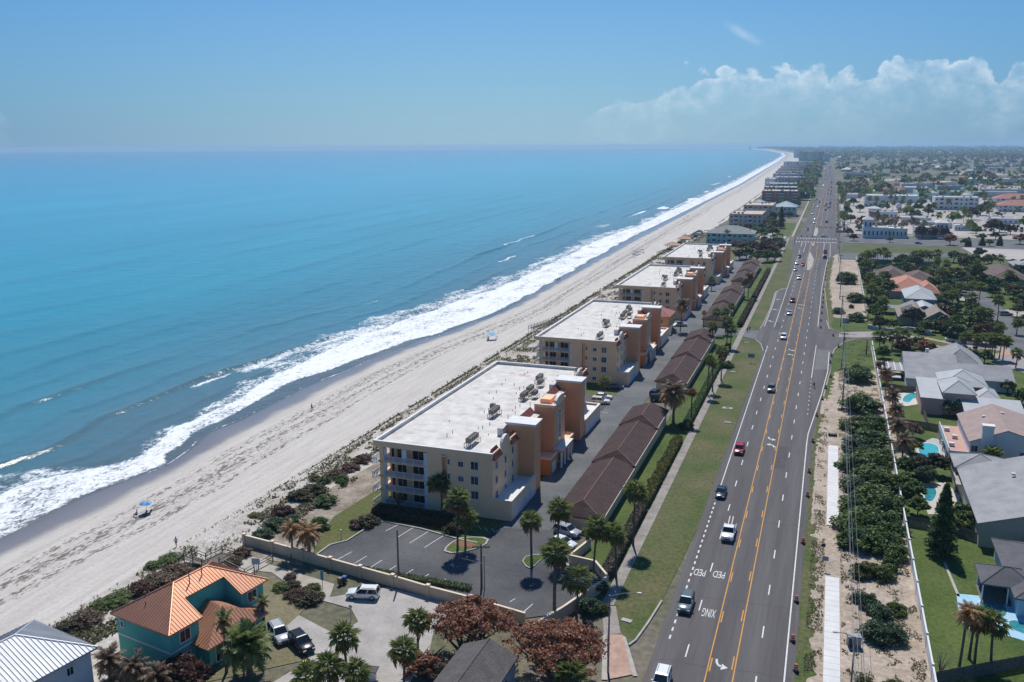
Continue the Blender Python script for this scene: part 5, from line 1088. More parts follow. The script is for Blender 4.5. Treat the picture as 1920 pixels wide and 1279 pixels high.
def palm_trunk(h, seed, r0=.2):
    r_ = random.Random(seed); dx, dy = r_.uniform(-.25, .25), r_.uniform(-.25, .25)
    pts = [(dx * (t_ ** 2 - t_) * 2, dy * (t_ ** 2 - t_) * 2, h * t_) for t_ in np.linspace(0, 1, 7)]; return MB().tube(pts, [r0 * 1.35, r0 * 1.05, r0 * .95, r0 * .9, r0 * .88, r0 * .92, r0 * 1.05], 9)
def palm_fronds(rs, n, kinds, cr, fe=False):
    """list of (mesh, az, el, scale)"""
    out = []
    for k in range(n):
        t_ = (k + .5) / n; az_ = k * 2.39996 + rs.uniform(-.25, .25); el_ = R(80 - 128 * t_ ** .9 + rs.uniform(-8, 8))
        kd = kinds[1] if (t_ > kinds[2]) else kinds[0]; src = (FE if fe else FF).get(kd) or FF['dead']; out.append((src[rs.randrange(len(src))], az_, el_, cr * rs.uniform(.85, 1.12)))
    return out
CROWNS = {}
def bake(key, fr, m):
    """one crown mesh from posed fronds"""
    V = []; F = []; MI = []; mats_ = []
    for me, a, e, s in fr:
        mt = me.materials[0]
        if mt not in mats_: mats_.append(mt)
        ro = Matrix.Rotation(a, 3, 'Z') @ Matrix.Rotation(-e, 3, 'Y'); o = len(V); V += [tuple(ro @ (v.co * s)) for v in me.vertices]
        for p in me.polygons: F.append(tuple(o + i for i in p.vertices)); MI.append(mats_.index(mt))
    me = bpy.data.meshes.new('crown'); me.from_pydata(V, [], F); [me.materials.append(q) for q in mats_]; me.polygons.foreach_set('material_index', MI); me.update(); return me
def palm(label, base, h, cr=1.0, n=30, kinds=('green', 'dead', .86), fe=False, near=True, group=None, seed=None, name='palm_tree', boots=False, skirt=False, r0=.17):
    cr *= .8 if not fe else .9; seed = VR.randrange(99999) if seed is None else seed; rs = random.Random(seed)
    T = thing(name, label, 'palm tree', base, 0, group); T.rotation_euler = (rs.uniform(-.05, .05), rs.uniform(-.05, .05), rs.uniform(0, 6.28)); palm_trunk(h, seed, r0).build('trunk', PBARK, T)
    if near:
        for me, a, e, s in palm_fronds(rs, n, kinds, cr, fe): pose(link(me.name.split('.')[0], me, T), a, e, s, h)
    else:
        key = (kinds, fe, n, rs.randrange(3))
        if key not in CROWNS: CROWNS[key] = bake(key, palm_fronds(rs, n, kinds, 1.0, fe), None)
        c = link('crown', CROWNS[key], T, (0, 0, h), rs.uniform(0, 6)); c.scale = (cr,) * 3
    if skirt:
        s_ = MB(); 
        for k in range(26): a = k * .77; r1 = .3 + .25 * rs.random(); s_.poly([(.1 * math.cos(a), .1 * math.sin(a), h + .1), (r1 * math.cos(a - .18), r1 * math.sin(a - .18), h - .9 - rs.random()), (r1 * math.cos(a + .18), r1 * math.sin(a + .18), h - 1.0 - rs.random())])
        s_.build('frond_skirt', LEAF['brown'], T)
    return T
def hgt(b, t):
    """height of a vertical thing from its surveyed foot and top"""
    p = at(*b); lo, hi = 0.0, 40.0
    for _ in range(40):
        z = (lo + hi) / 2; c = _RM.T @ (np.array([p[0], p[1], z - CAM_H])); y = 639.5 - F_PX * c[1] / -c[2]
        if y > t: lo = z
        else: hi = z
    return lo
def palm_px(label, b, topy, **kw): return palm(label, at(*b), max(1.2, hgt(b, topy)), **kw)
palm_px('fan palm on the rounded kerb island left of the zigzag wall', (997, 1066), 978, cr=1.35, n=32, r0=.2)
palm_px('fan palm in front of the parked white sedan, behind another palm', (1045, 1052), 958, cr=1.55, n=34)
palm_px('tall fan palm at the lower edge of the parking lot with dry skirt', (1040, 1152), 1036, cr=1.6, n=34, skirt=True, r0=.24)
palm_px('tall fan palm standing inside the zigzag of the beige wall', (1111, 1090), 992, cr=1.55, n=34, kinds=('green', 'dead', .78), skirt=True)
palm_px('fan palm overlapping the lower right stretch of beige wall', (1081, 1160), 1088, cr=1.6, n=36)
palm_px('fan palm on the lawn right of the zigzag wall', (1155, 1085), 1004, cr=1.35, n=32)
palm_px('tallest lawn palm near the end of the clipped grey hedge', (1187, 1024), 922, cr=1.5, n=34, skirt=True)
palm_px('fan palm left of two against the shaded condominium front', (816, 956), 908, cr=1.35, n=30, kinds=('green', 'dead', .8)); palm_px('fan palm right of two against the shaded condominium front', (829, 960), 906, cr=1.5, n=32)
palm_px('taller fan palm on the oval kerbed island', (858, 1034), 940, cr=1.65, n=34, kinds=('green', 'dead', .76)); palm_px('shorter fan palm on the oval kerbed island', (873, 1030), 972, cr=1.45, n=32)
palm_px('small frost-bitten palm before the condominium balconies', (750, 958), 934, cr=.8, n=14, kinds=('dead', 'dead', .5))
palm_px('fan palm in front of the concrete villa driveway', (656, 1300), 1196, cr=1.35, n=32, skirt=True); palm_px('fan palm at the right edge of the villa driveway, upper one', (783, 1222), 1166, cr=1.35, n=32, skirt=True)
palm_px('fan palm at the right edge of the villa driveway, lower one', (757, 1292), 1222, cr=1.35, n=32, skirt=True)
for b, ty, lb in (((578, 1325), 1270, 'low palm at the bottom edge, leftmost of three'), ((622, 1330), 1254, 'low palm at the bottom edge, middle of three'), ((668, 1335), 1264, 'low palm at the bottom edge, rightmost of three'), ((1070, 1325), 1268, 'palm top beside the dark shingle roof')):
    palm_px(lb, b, ty, cr=1.4, n=30)
palm_px('pale palm with hanging dry fronds before the teal house', (425, 1262), 1166, cr=.75, n=22, kinds=('green', 'dead', .3), fe=True); palm_px('thin palm with a bright green tip at the teal house corner', (497, 1185), 1130, cr=.62, n=20, kinds=('green', 'brown', .35), fe=True)
palm_px('big dark date palm with arching fronds beside the teal house', (470, 1272), 1212, cr=1.55, n=54, kinds=('green', 'green', 1), fe=True, r0=.42)
palm_px('dead orange-brown palm behind the beige wall, left one', (547, 1046), 994, cr=1.0, n=22, kinds=('dead', 'brown', .6), fe=True); palm_px('dead orange-brown palm behind the beige wall, right one', (579, 1050), 1002, cr=1.3, n=30, kinds=('dead', 'dead', .6), fe=True, r0=.3)
palm_px('large dead brown palm over the second garage row end', (1262, 795), 738, cr=1.9, n=46, kinds=('brown', 'dead', .4), fe=True, r0=.3); palm_px('thin dead-headed palm right of the large dead palm', (1297, 796), 736, cr=.9, n=22, kinds=('mixed', 'brown', .0) if False else ('dead', 'dead', .5))
G5 = 'palms on the garage lawn and entrance'
for b, ty, cr, lb in (((1326, 742), 674, 1.25, 'tall lawn palm beside the second garage row, left of two'), ((1336, 735), 682, 1.2, 'tall lawn palm beside the second garage row, right of two'), ((1352, 715), 660, 1.5, 'bushy palm at the end of the roadside hedge'), ((1341, 628), 586, 1.4, 'palm left of two near the third garage row'), ((1360, 626), 586, 1.4, 'palm right of two near the third garage row'), ((1334, 650), 614, 1.5, 'low palm at the driveway corner, left'), ((1362, 652), 604, 1.7, 'tall palm at the driveway corner, centre'), ((1369, 655), 618, 1.5, 'palm at the driveway corner, right'), ((1132, 738), 716, 1.3, 'small palm behind the parked white cars'), ((1334, 545), 524, 1.3, 'small palm beside the third condominium'), ((1370, 608), 575, 1.2, 'palm over the right end of the third garage row'), ((1395, 560), 530, 1.3, 'palm beside the clipped hedge near the fourth garages')):
    palm_px(lb, b, ty, cr=cr, n=28, near=b[1] > 700)
palm_px('thin leaning palm with a small dead head in the driveway island', (1319, 626), 586, cr=.7, n=18, kinds=('dead', 'dead', .5), near=False); palm_px('dead brown palm in front of the clubhouse', (1275, 622), 572, cr=1.6, n=40, kinds=('brown', 'dead', .4), fe=True, near=False); palm_px('dead brown palm over the third garage row', (1402, 560), 520, cr=1.5, n=40, kinds=('brown', 'dead', .4), fe=True, near=False)
palm_px('dead orange palm on the green lawn, tallest of four', (1796, 1266), 1148, cr=.95, n=26, kinds=('dead', 'dead', .6), fe=True); palm_px('lawn palm second from the left by the blue pool', (1817, 1236), 1158, cr=1.3, n=24, kinds=('dead', 'brown', .55)); palm_px('lawn palm third from the left by the blue pool', (1826, 1254), 1162, cr=1.35, n=26, kinds=('green', 'dead', .55)); palm_px('leaning lawn palm rightmost by the blue pool', (1858, 1255), 1172, cr=1.4, n=28)
palm_px('palm against the white two-storey house wall', (1856, 893), 858, cr=1.7, n=32)
for b, ty, cr, lb in (((1660, 740), 700, 1.2, 'dead frond palm inside the fence, farthest of the dry row'), ((1672, 772), 742, 1.25, 'dead frond palm inside the fence, second farthest of the dry row'), ((1676, 800), 768, 1.2, 'dead frond palm inside the fence, third farthest of the dry row'), ((1682, 835), 798, 1.3, 'dead frond palm inside the fence, fourth farthest of the dry row'), ((1690, 868), 828, 1.25, 'dead frond palm inside the fence, nearest of the dry row')):
    palm_px(lb, b, ty, cr=cr, n=30, kinds=('brown', 'dead', .5), fe=True)
fg = 0
for b, ty, cr in (((1627, 502), 478, 1.3), ((1636, 501), 477, 1.2), ((1643, 498), 472, 1.3), ((1655, 497), 472, 1.5), ((1663, 500), 478, 1.3), ((1712, 500), 478, 1.4), ((1722, 499), 476, 1.3), ((1731, 500), 477, 1.4), ((1740, 500), 478, 1.3)):
    palm_px(f'palm in the row by the tennis courts, {["first","second","third","fourth","fifth","sixth","seventh","eighth","ninth"][fg]} from the left', b, ty, cr=cr * 1.3, n=26, near=False, group='palms by the tennis courts'); fg += 1
for b, ty, cr, lb in (((1797, 563), 537, 1.5, 'street palm at the residential bend, leftmost'), ((1810, 566), 537, 1.4, 'street palm at the residential bend, second from left'), ((1819, 582), 536, 1.6, 'tall street palm at the residential bend, third from left'), ((1832, 590), 538, 1.6, 'tall street palm at the residential bend, rightmost'), ((1868, 630), 563, 1.7, 'tallest single palm by the residential street'), ((1809, 664), 632, 1.5, 'entrance palm left of three in a row'), ((1831, 664), 636, 1.5, 'entrance palm middle of three in a row'), ((1845, 668), 634, 1.5, 'entrance palm right of three in a row'), ((1858, 674), 636, 1.6, 'entrance palm in the clump of four, leftmost'), ((1864, 676), 640, 1.6, 'entrance palm in the clump of four, second'), ((1873, 674), 638, 1.5, 'entrance palm in the clump of four, third'), ((1880, 676), 642, 1.6, 'entrance palm in the clump of four, rightmost'), ((1904, 690), 664, 1.4, 'small palm beside the right edge of the entrance'), ((1648, 660), 632, 1.8, 'palm at the left end of the entrance planting'), ((1672, 655), 630, 1.8, 'palm in the middle of the entrance planting'), ((1690, 652), 628, 1.8, 'palm at the right end of the entrance planting'), ((1872, 642), 618, 1.6, 'palm behind the entrance road kerb'), ((1850, 612), 588, 1.6, 'bushy palm left of the single tall palm'), ((1906, 628), 606, 1.5, 'palm beside the driveway at the right edge')):
    palm_px(lb, b, ty, cr=cr, n=28, near=False)
palm_px('fountain-shaped feather palm behind the coral roof', (1759, 540), 526, cr=1.5, n=36, kinds=('green', 'green', 1), fe=True, near=False)
# ---- big rusty sea-grape trees at the bottom
def big_tree(kind, label, foot, cx, cy, rx, ry, zc, rz, lumps, per, size, seed, name='sea_grape_tree', bare=0):
    T = thing(name, label, 'tree', (*foot, 0)); rs = np.random.RandomState(seed); P, Nn = crown_pts(rs, rx, ry, rz, lumps * 5, per // 5, .125, .15, zc); P[:, 0] += cx - foot[0]; P[:, 1] += cy - foot[1]
    link('crown', leaves_mesh('crown', P, Nn, size, LEAF[kind], rs=rs), T); mb = MB(); r_ = random.Random(seed)
    for k in range(12):
        a = r_.uniform(0, 6.28); rr_ = r_.uniform(.4, .9); e = (cx - foot[0] + rx * rr_ * math.cos(a), cy - foot[1] + ry * rr_ * math.sin(a), zc + rz * r_.uniform(-.2, .5)); m1 = (e[0] * .4 + .5 * math.cos(a), e[1] * .4 + .5 * math.sin(a), e[2] * .5)
        mb.tube([(.3 * math.cos(a), .3 * math.sin(a), 0), m1, e], [.22, .13, .04], 6)
        for q in range(3): b_ = r_.uniform(0, 6.28); mb.tube([m1, (m1[0] + 1.6 * math.cos(b_), m1[1] + 1.6 * math.sin(b_), m1[2] + 1.2), (m1[0] + 2.4 * math.cos(b_), m1[1] + 2.4 * math.sin(b_), m1[2] + 1.7)], [.09, .05, .02], 5)
    mb.build('trunk', BARK, T); return T
p = at(868, 1216, 2); big_tree('rust', 'large rust-leaved sea grape tree overhanging the beige wall', at(870, 1225), *at(880, 1162, 4.5), 7.0, 5.6, 4.2, 3.3, 30, 480, .235, 4)
big_tree('rust', 'large rust-leaved tree right of the dark shingle roof', at(1045, 1280), *at(1042, 1212, 4.5), 7.4, 6.6, 4.2, 3.4, 40, 480, .235, 8)
big_tree('plum', 'dark rusty bush between the teal house and the bottom edge', at(345, 1290), *at(340, 1262, 2), 5.2, 3.4, 1.8, 2.0, 26, 260, .33, 12)
big_tree('rust', 'lower rusty shrub by the villa driveway palms', at(800, 1262), *at(795, 1245, 2), 3.0, 3.0, 1.6, 1.6, 14, 200, .33, 15)
for px, py, n_, lb in ((205, 1262, 34, 'dry brown palm clump left of the watermark-free bottom edge'), (255, 1275, 30, 'second dry brown palm clump at the bottom edge'), (300, 1290, 30, 'third dry brown palm clump beside the dark rusty bush')):
    palm(lb.replace('left of the watermark-free', 'by the white-roofed house at the'), at(px, py + 14), 2.6, cr=1.1, n=n_, kinds=('brown', 'dead', .5), fe=True)
# ---- clipped hedges
def hedge(label, x0, x1, y0, y1, h, kind, size=.2, dens=55, name='hedge', loc=None, rz=0):
    rs = np.random.RandomState(int(abs(x0 * 7 + y0 * 3)) % 9999); T = thing(name, label, 'hedge', ((x0 + x1) / 2, (y0 + y1) / 2, 0)); w, l = x1 - x0, y1 - y0
    A = w * l; B = l * h; C = w * h; P = []; Nn = []
    for n, f in ((int(A * dens), 'top'), (int(B * dens), 'l'), (int(B * dens), 'r'), (int(C * dens), 'f'), (int(C * dens), 'b')):
        u, v = rs.uniform(-.5, .5, n), rs.uniform(-.5, .5, n); o = np.ones(n)
        if f == 'top': P.append(np.stack([u * w, v * l, h * o], 1)); Nn.append(np.tile([0, 0, 1.], (n, 1)))
        elif f in 'lr': s = -1 if f == 'l' else 1; P.append(np.stack([s * w / 2 * o, u * l, (v + .5) * h], 1)); Nn.append(np.tile([s, 0, .3], (n, 1)))
        else: s = -1 if f == 'f' else 1; P.append(np.stack([u * w, s * l / 2 * o, (v + .5) * h], 1)); Nn.append(np.tile([0, s, .3], (n, 1)))
    P = np.concatenate(P) + rs.normal(size=(sum(len(q) for q in P), 3)) * .07; P[:, 2] = np.abs(P[:, 2])
    link('foliage', leaves_mesh('foliage', P, np.concatenate(Nn), size, LEAF[kind], rs=rs), T); MB().box(-w / 2 + .16, w / 2 - .16, -l / 2 + .16, l / 2 - .16, 0, h - .18).build('inner_twigs', BARK, T); return T
LEAF['scrub'] = leafmat('leaf_dune_scrub', [(.10, .125, .045), (.16, .165, .07), (.22, .19, .11), (.13, .10, .065), (.08, .115, .035)])
LEAF['greyhedge'] = leafmat('leaf_grey_hedge', [(.06, .055, .045), (.09, .08, .065), (.12, .105, .085), (.045, .042, .035)])
hedge('clipped grey-brown hedge along the near sidewalk, lower piece', -28.9, -27.3, 119.5, 131, 1.5, 'greyhedge'); hedge('clipped grey-brown hedge along the near sidewalk, upper piece', -28.8, -27.3, 131.6, 147, 1.6, 'greyhedge')
hedge('yellow-green loose hedge beyond the grey hedge', -28.9, -27.2, 148, 186, 1.5, 'yellow', .26); hedge('shaded hedge along the sidewalk beside the second garages', -28.6, -27.2, 196, 284, 1.5, 'dark', .3, 40); hedge('long hedge along the sidewalk beyond the driveway', -28.6, -27.0, 318, 470, 1.6, 'mixed', .35, 30)
hedge('low ground hedge inside the long beige wall', -70, -46, 108.9, 110.0, .7, 'dark'); hedge('dark brown hedge between the parking lot and the condominium', -72.5, -56.5, 128.0, 130.8, 1.5, 'mixed')
shrub('mixed', 'dry round bush at the left end of the shaded hedge', at(690, 985), 2.3, 1.6); shrub('mixed', 'dry round bush left of the oval island', at(850, 998), 2.0, 1.7); shrub('brown', 'bare brown bush beside the kerb corner', at(668, 988), 1.6, 1.3)
for px, py, r_, k_, lb in ((1222, 905, 1.0, 'mid', 'round lawn shrub nearest on the garage lawn'), (1238, 872, .9, 'dark', 'round lawn shrub second on the garage lawn'), (1261, 832, 1.0, 'mid', 'round lawn shrub third on the garage lawn'), (1277, 802, 1.1, 'dark', 'round lawn shrub below the large dead palm'), (1292, 806, 1.6, 'dark', 'dense shrub beside the thin dead-headed palm'), (1317, 740, 1.0, 'mid', 'small pale shrub by the tall lawn palms'), (1350, 690, 2.0, 'dark', 'dense shrub before the driveway corner palms'), (1365, 690, 1.8, 'mid', 'leafy shrub at the hedge end by the driveway'), (1120, 1110, 1.9, 'blue', 'olive shrub at the outer corner of the beige wall'), (1105, 1150, 2.0, 'blue', 'grey-green shrub below the wall corner by the sidewalk'), (1130, 1150, 1.2, 'yellow', 'yellowish shrub beside the street lamp'), (1100, 1195, 1.8, 'greyhedge', 'grey twiggy shrub left of the street lamp')):
    if k_ == 'greyhedge': BUSH[k_] = [bush_mesh('foliage', k_, 1, 1, .8, 16, 150, .13, 5, .4)] * 3
    shrub(k_, lb, at(px, py), r_)
# ---- bushes of the sandy strip right of the highway
k = 0
for px, py, r_, h_, kd in ((1590, 532, 4.0, 4.4, 'dark'), (1578, 532, 2.2, 4.6, 'dark'), (1604, 566, 3.3, 3.2, 'dark'), (1612, 566, 2.2, 2.2, 'mid'), (1572, 588, 2.1, 2.0, 'dark'), (1606, 602, 3.2, 2.6, 'dark'), (1596, 578, 1.0, 1.3, 'dark'),
        (1612, 716, 3.9, 3.4, 'dark'), (1606, 706, 3.0, 3.0, 'mid'), (1614, 770, 4.1, 3.4, 'dark'), (1602, 764, 2.2, 2.4, 'blue'), (1626, 770, 2.4, 2.6, 'dark')):
    shrub(kd, f'dark rounded bush on the sandy strip right of the highway, {["first","second","third","fourth","fifth","sixth","seventh","eighth","ninth","tenth","eleventh","twelfth"][k]} from the far end', at(px, py), r_ * 1.25, h_ * 1.1, 'far bushes on the sandy strip'); k += 1
k = 0
for px, py, r_, h_, kd in ((1608, 806, 2.7, 2.6, 'mid'), (1634, 806, 2.6, 3.0, 'dark'), (1606, 842, 2.6, 2.4, 'blue'), (1632, 838, 3.0, 3.2, 'dark'), (1605, 880, 2.6, 2.6, 'dark'), (1630, 872, 2.6, 2.8, 'mid'), (1652, 868, 2.2, 2.4, 'dark'), (1605, 918, 2.4, 2.0, 'blue'), (1634, 906, 2.8, 2.9, 'dark'), (1655, 915, 2.6, 2.8, 'mid'), (1608, 956, 2.6, 2.6, 'dark'), (1634, 950, 3.0, 3.1, 'mid'), (1658, 960, 2.6, 3.0, 'dark'), (1606, 996, 2.6, 2.8, 'mid'), (1630, 992, 3.0, 3.2, 'dark'), (1656, 1000, 2.6, 3.0, 'dark'), (1602, 1024, 2.2, 2.5, 'dark'), (1630, 1026, 2.6, 2.8, 'dark'), (1660, 1032, 2.4, 2.6, 'dark'), (1674, 1046, 1.9, 2.0, 'dark')):
    shrub(kd, f'leafy bush in the dense thicket inside the white fence, {ORD[19 - k].replace("nearest", "from the near end") if False else ORD[19 - k] + " the camera"}', at(px, py), r_ * 1.6, h_ * 1.15, 'dense roadside thicket'); k += 1
for k in range(18):
    y_ = 108 + 0; py = 800 + k * 13.5; px = (1597, 1620, 1646)[k % 3] + (k % 2) * 5
    shrub(('dark', 'mid', 'blue')[(k * 5) % 3], f'low leafy filler bush between the larger thicket bushes, {ORD[17 - k]} the camera', at(px, py), 2.3, 2.0, 'dense roadside thicket')
for px, py, r_, h_, kd, lb in ((1618, 1080, 2.2, 2.0, 'yellow', 'yellow-green bush below the dense thicket, left half'), (1650, 1082, 2.4, 2.2, 'mid', 'yellow-green bush below the dense thicket, right half'), (1668, 1070, 1.6, 2.0, 'dark', 'dark bush touching the fence below the thicket'), (1628, 1138, 1.7, 1.8, 'blue', 'blue-green bush beside the electric cabinet, upper left lobe'), (1650, 1160, 2.2, 2.0, 'blue', 'blue-green bush beside the electric cabinet, upper right lobe'), (1640, 1198, 2.6, 2.3, 'blue', 'large blue-green bush beside the electric cabinet'), (1672, 1200, 2.4, 2.2, 'blue', 'blue-green bush touching the white fence'), (1680, 1150, 1.6, 1.4, 'mid', 'green bush beside the white fence above the blue-green one'), (1604, 1128, .9, 1.2, 'blue', 'small sprig of a bush by the overhead wires'), (1622, 1292, 1.6, 1.4, 'yellow', 'low yellow-green bush cut by the bottom edge'), (1672, 1296, 1.5, 1.3, 'mid', 'low green bush cut by the bottom edge near the fence')):
    shrub(kd, lb, at(px, py), r_, h_)
# ---- dune and beach-edge planting
k = 0
for px, py, r_, h_, kd, lb in ((565, 935, 2.9, 1.5, 'mixed', 'brown and green dune shrub behind the dead palms, left'), (590, 925, 2.9, 1.6, 'mixed', 'brown and green dune shrub behind the dead palms, upper'), (610, 945, 2.6, 1.6, 'dark', 'dark green dune shrub above the kerb'), (530, 965, 2.4, 1.6, 'plum', 'purplish dune shrub left of the dead palms'), (515, 990, 2.6, 1.7, 'blue', 'dark green shrub behind the wall end, upper'), (492, 1008, 2.2, 1.5, 'blue', 'dark green shrub behind the wall end, lower'), (550, 985, 2.4, 1.7, 'blue', 'dark green shrub between the dead palms'), (600, 990, 2.3, 1.8, 'dark', 'dark green shrub right of the dead palms'), (632, 893, 2.4, 1.2, 'plum', 'rusty creeping dune shrub by the sand, middle'), (655, 880, 2.5, 1.1, 'plum', 'rusty creeping dune shrub nearest the balconies'), (640, 902, 1.6, 1.2, 'mid', 'green dune shrub among the rusty ones'), (608, 905, 1.7, 1.3, 'dark', 'dark bushy dune shrub near the sand'), (592, 900, 1.6, .9, 'yellow', 'bright green dune shrub by the sand'), (645, 910, 1.0, 1.0, 'dark', 'small round dark dune shrub on bare soil'), (680, 865, 2.4, 1.2, 'plum', 'rusty dune shrub beside the condominium corner'), (478, 968, 1.4, .5, 'yellow', 'low green mat on the dune sand'),
        (440, 1060, 1.6, 1.3, 'brown', 'dry brown shrub right of the boardwalk'), (455, 1042, 1.7, 1.4, 'brown', 'dry brown shrub beside the wall end'), (330, 1078, 3.0, 1.5, 'brown', 'large dry brown shrub left of the boardwalk'), (300, 1095, 2.8, 1.4, 'brown', 'dry brown shrub behind the teal house roof'), (268, 1110, 2.4, 1.3, 'plum', 'dark dry shrub at the dune crest'), (215, 1128, 2.6, 1.0, 'mid', 'green dune mat above the teal house, right'), (190, 1138, 2.0, .9, 'mid', 'green dune mat above the teal house, left'), (320, 1050, 2.0, .8, 'mid', 'green dune plants beside the boardwalk'), (290, 1062, 1.7, .8, 'mid', 'green dune plants along the sand edge'), (160, 1168, 2.6, 1.4, 'brown', 'dry brown shrub above the white-roofed house'), (135, 1178, 2.2, 1.2, 'mixed', 'half dry shrub left of the teal house'),
        (528, 1105, 1.5, .9, 'mid', 'green shrub between path and beige wall, left'), (550, 1100, 1.4, .8, 'mixed', 'shrub between path and beige wall, middle'), (585, 1108, 1.5, 1.0, 'mid', 'green shrub between path and beige wall, right'), (560, 1120, 2.2, 1.2, 'plum', 'purplish bush in the bed before the dry lawn, left'), (580, 1128, 2.2, 1.2, 'mixed', 'dark bush in the bed before the dry lawn, right'), (597, 1120, 1.2, .8, 'yellow', 'golden low plant by the blue parking sign'), (545, 1085, 1.1, .9, 'brown', 'dry bush by the beach path bend')):
    shrub(kd, lb, at(px, py), r_, h_)
rs = np.random.RandomState(77)
def tufts(name, pts, hs, m, blades=9, w=.06):
    P = []; F = []
    for (x, y, z), h in zip(pts, hs):
        for b_ in range(blades):
            a = rs.uniform(0, 6.28); l = h * rs.uniform(.5, 1.1); o = len(P); c, s = math.cos(a), math.sin(a); ww = w * h * 1.4
            P += [(x - s * ww, y + c * ww, z), (x + s * ww, y - c * ww, z), (x + c * l * .7, y + s * l * .7, z + l * .8)]; F.append((o, o + 1, o + 2))
    me = bpy.data.meshes.new(name); me.from_pydata(P, [], F); me.materials.append(m); return link(name, me)
pts = []; hs = []
while len(pts) < 4200:
    y = 68 + (rs.rand() ** 1.6) * 560; x = float(dune_x(y)) + rs.uniform(-1.5, 13 if y > 130 else 8)
    dnse = float(fbm(x / 4, y / 7, 19, 3)) + (.35 if x < dune_x(y) + 3.5 else -.05)
    if dnse > .02: pts.append((x, y, .02 if x > dune_x(y) + 5 else -.45 + .09 * max(0, x - dune_x(y)))); hs.append(rs.uniform(.25, .6) * (1 + y / 500))
o = tufts('dune_grass', pts, hs, LEAF['grass'], 8); tag(o, 'wispy dune grass and sea oats along the sand edge', 'dune grass', kind='stuff')
P_ = []; 
while len(P_) < 90000:
    y = 66 + (rs.rand(4000) ** 1.7) * 620; u = rs.rand(4000); x = dune_x(y) + np.where(u < .5, rs.uniform(-.5, 2.6, 4000), rs.uniform(2, 12, 4000))
    ok = (fbm(x / 2.6, y / 5.0, 61, 3) + np.where(x < dune_x(y) + 2.6, .34, np.where(y < 340, .09, -.04)) - .35 * ((y > 108) & (y < 118)) ) > .10
    z = np.where(x > dune_x(y) + 5, .05, -.42 + .085 * np.maximum(0, x - dune_x(y))) + np.abs(rs.normal(size=4000)) * .22
    P_ += list(np.stack([x, y, z], 1)[ok])
P_ = np.array(P_[:90000]); gm = link('dune_groundcover', leaves_mesh('dune_groundcover', P_, np.tile([0, 0, .8], (len(P_), 1)), .34, LEAF['scrub'], 1.6, rs)); tag(gm, 'low tangled dune groundcover along the top of the beach', 'ground cover', kind='stuff')
wx = rs.uniform(.8, 15.3, 60000); wy = 92 + 210 * rs.rand(60000) ** 1.2; ok = (fbm(wx / 1.6, wy / 2.4, 44, 4) > .06) & ~((wx > 2.9) & (wx < 5.3)); wp = np.stack([wx, wy, .09 + np.abs(rs.normal(size=60000)) * .05], 1)[ok]
wp = wp[wp[:, 0] > np.interp(wp[:, 1], [92, 207, 236, 266, 302], [.6, 1.2, 2.6, 4.2, 5.5])]; gm = link('roadside_weeds', leaves_mesh('roadside_weeds', wp, np.tile([0, 0, 1.2], (len(wp), 1)), .2, LEAF['scrub'], 1.5, rs)); tag(gm, 'sparse weeds and leaf litter on the sandy strip', 'weeds', kind='stuff')
pts = []; hs = []
for _ in range(1500):
    y = rs.uniform(205, 228) if rs.rand() < .35 else rs.uniform(200, 560); x = rs.uniform(-84, -76.5); pts.append((x, y, .05)); hs.append(rs.uniform(.6, 1.3))
o = tufts('dune_scrub', pts, hs, LEAF['mid'], 12, .12); tag(o, 'green scrub filling the gap behind the condominiums', 'scrub', kind='stuff')
# ================================================================== VILLAS AT THE BOTTOM LEFT
def seams(mb, p0, p1, q0, q1, step=.46, h=.05, w=.035):
    """standing seams on a roof face: p0-p1 is the eave, q0-q1 the top edge (may coincide); seams climb at right angles to the eave"""
    p0, p1, q0, q1 = map(Vector, (p0, p1, q0, q1)); e = (p1 - p0); ln = e.length; e.normalize(); nrm = e.cross((q0 - p0) if (q0 - p0).length > (q1 - p1).length * .1 else (q1 - p1)).normalized()
    if nrm.z < 0: nrm = -nrm
    up = nrm.cross(e).normalized()
    if up.z < 0: up = -up
    a0, a1 = (q0 - p0).dot(e), (q1 - p0).dot(e); H = (q0 - p0).dot(up)
    k = 1
    while k * step < ln:
        s = k * step; h0 = H
        if s < a0: h0 = H * s / a0
        elif s > a1: h0 = H * (ln - s) / max(1e-6, ln - a1)
        if h0 > .15:
            a = p0 + e * s; b_ = a + up * h0; d = e * w / 2; n_ = nrm * h
            mb.loft([[a - d + n_ * .02, a + d + n_ * .02, a + d + n_, a - d + n_], [b_ - d + n_ * .02, b_ + d + n_ * .02, b_ + d + n_, b_ - d + n_]])
        k += 1
COPPER = mat('copper_metal_roof', (.50, .25, .15), (.44, .215, .135), scale=.4, rough=.45, metal=.55, spec=.5, grain=.06, gscale=5)
TEAL = mat('teal_stucco', (.13, .48, .39), (.115, .43, .35), scale=.4, rough=.9, grain=.06, gscale=5)
T = thing('beach_villa', 'two-storey teal house with orange metal hip roof', 'house', (*at(206.3, 1149.7, 6), 0), R(-10))
Hh = 6.0; Wd, Ln, ZR = 11.05, 16.5, 9.1; sl_ = (ZR - Hh) / (Wd / 2); nx, ny0, ny1 = 7.9, 5.2, 11.7; zn = Hh + (Wd - nx) * sl_
w = MB(); w.box(.5, 7.5, .5, 16, 0, Hh); w.box(7.5, 10.5, .5, 4.9, 0, Hh); w.box(7.5, 10.5, 12.0, 16, 0, Hh); w.build('wall', TEAL, T)
MB().box(7.45, 7.7, 4.9, 12.0, 4.9, zn - .25).build('notch_wall', TEAL, T)
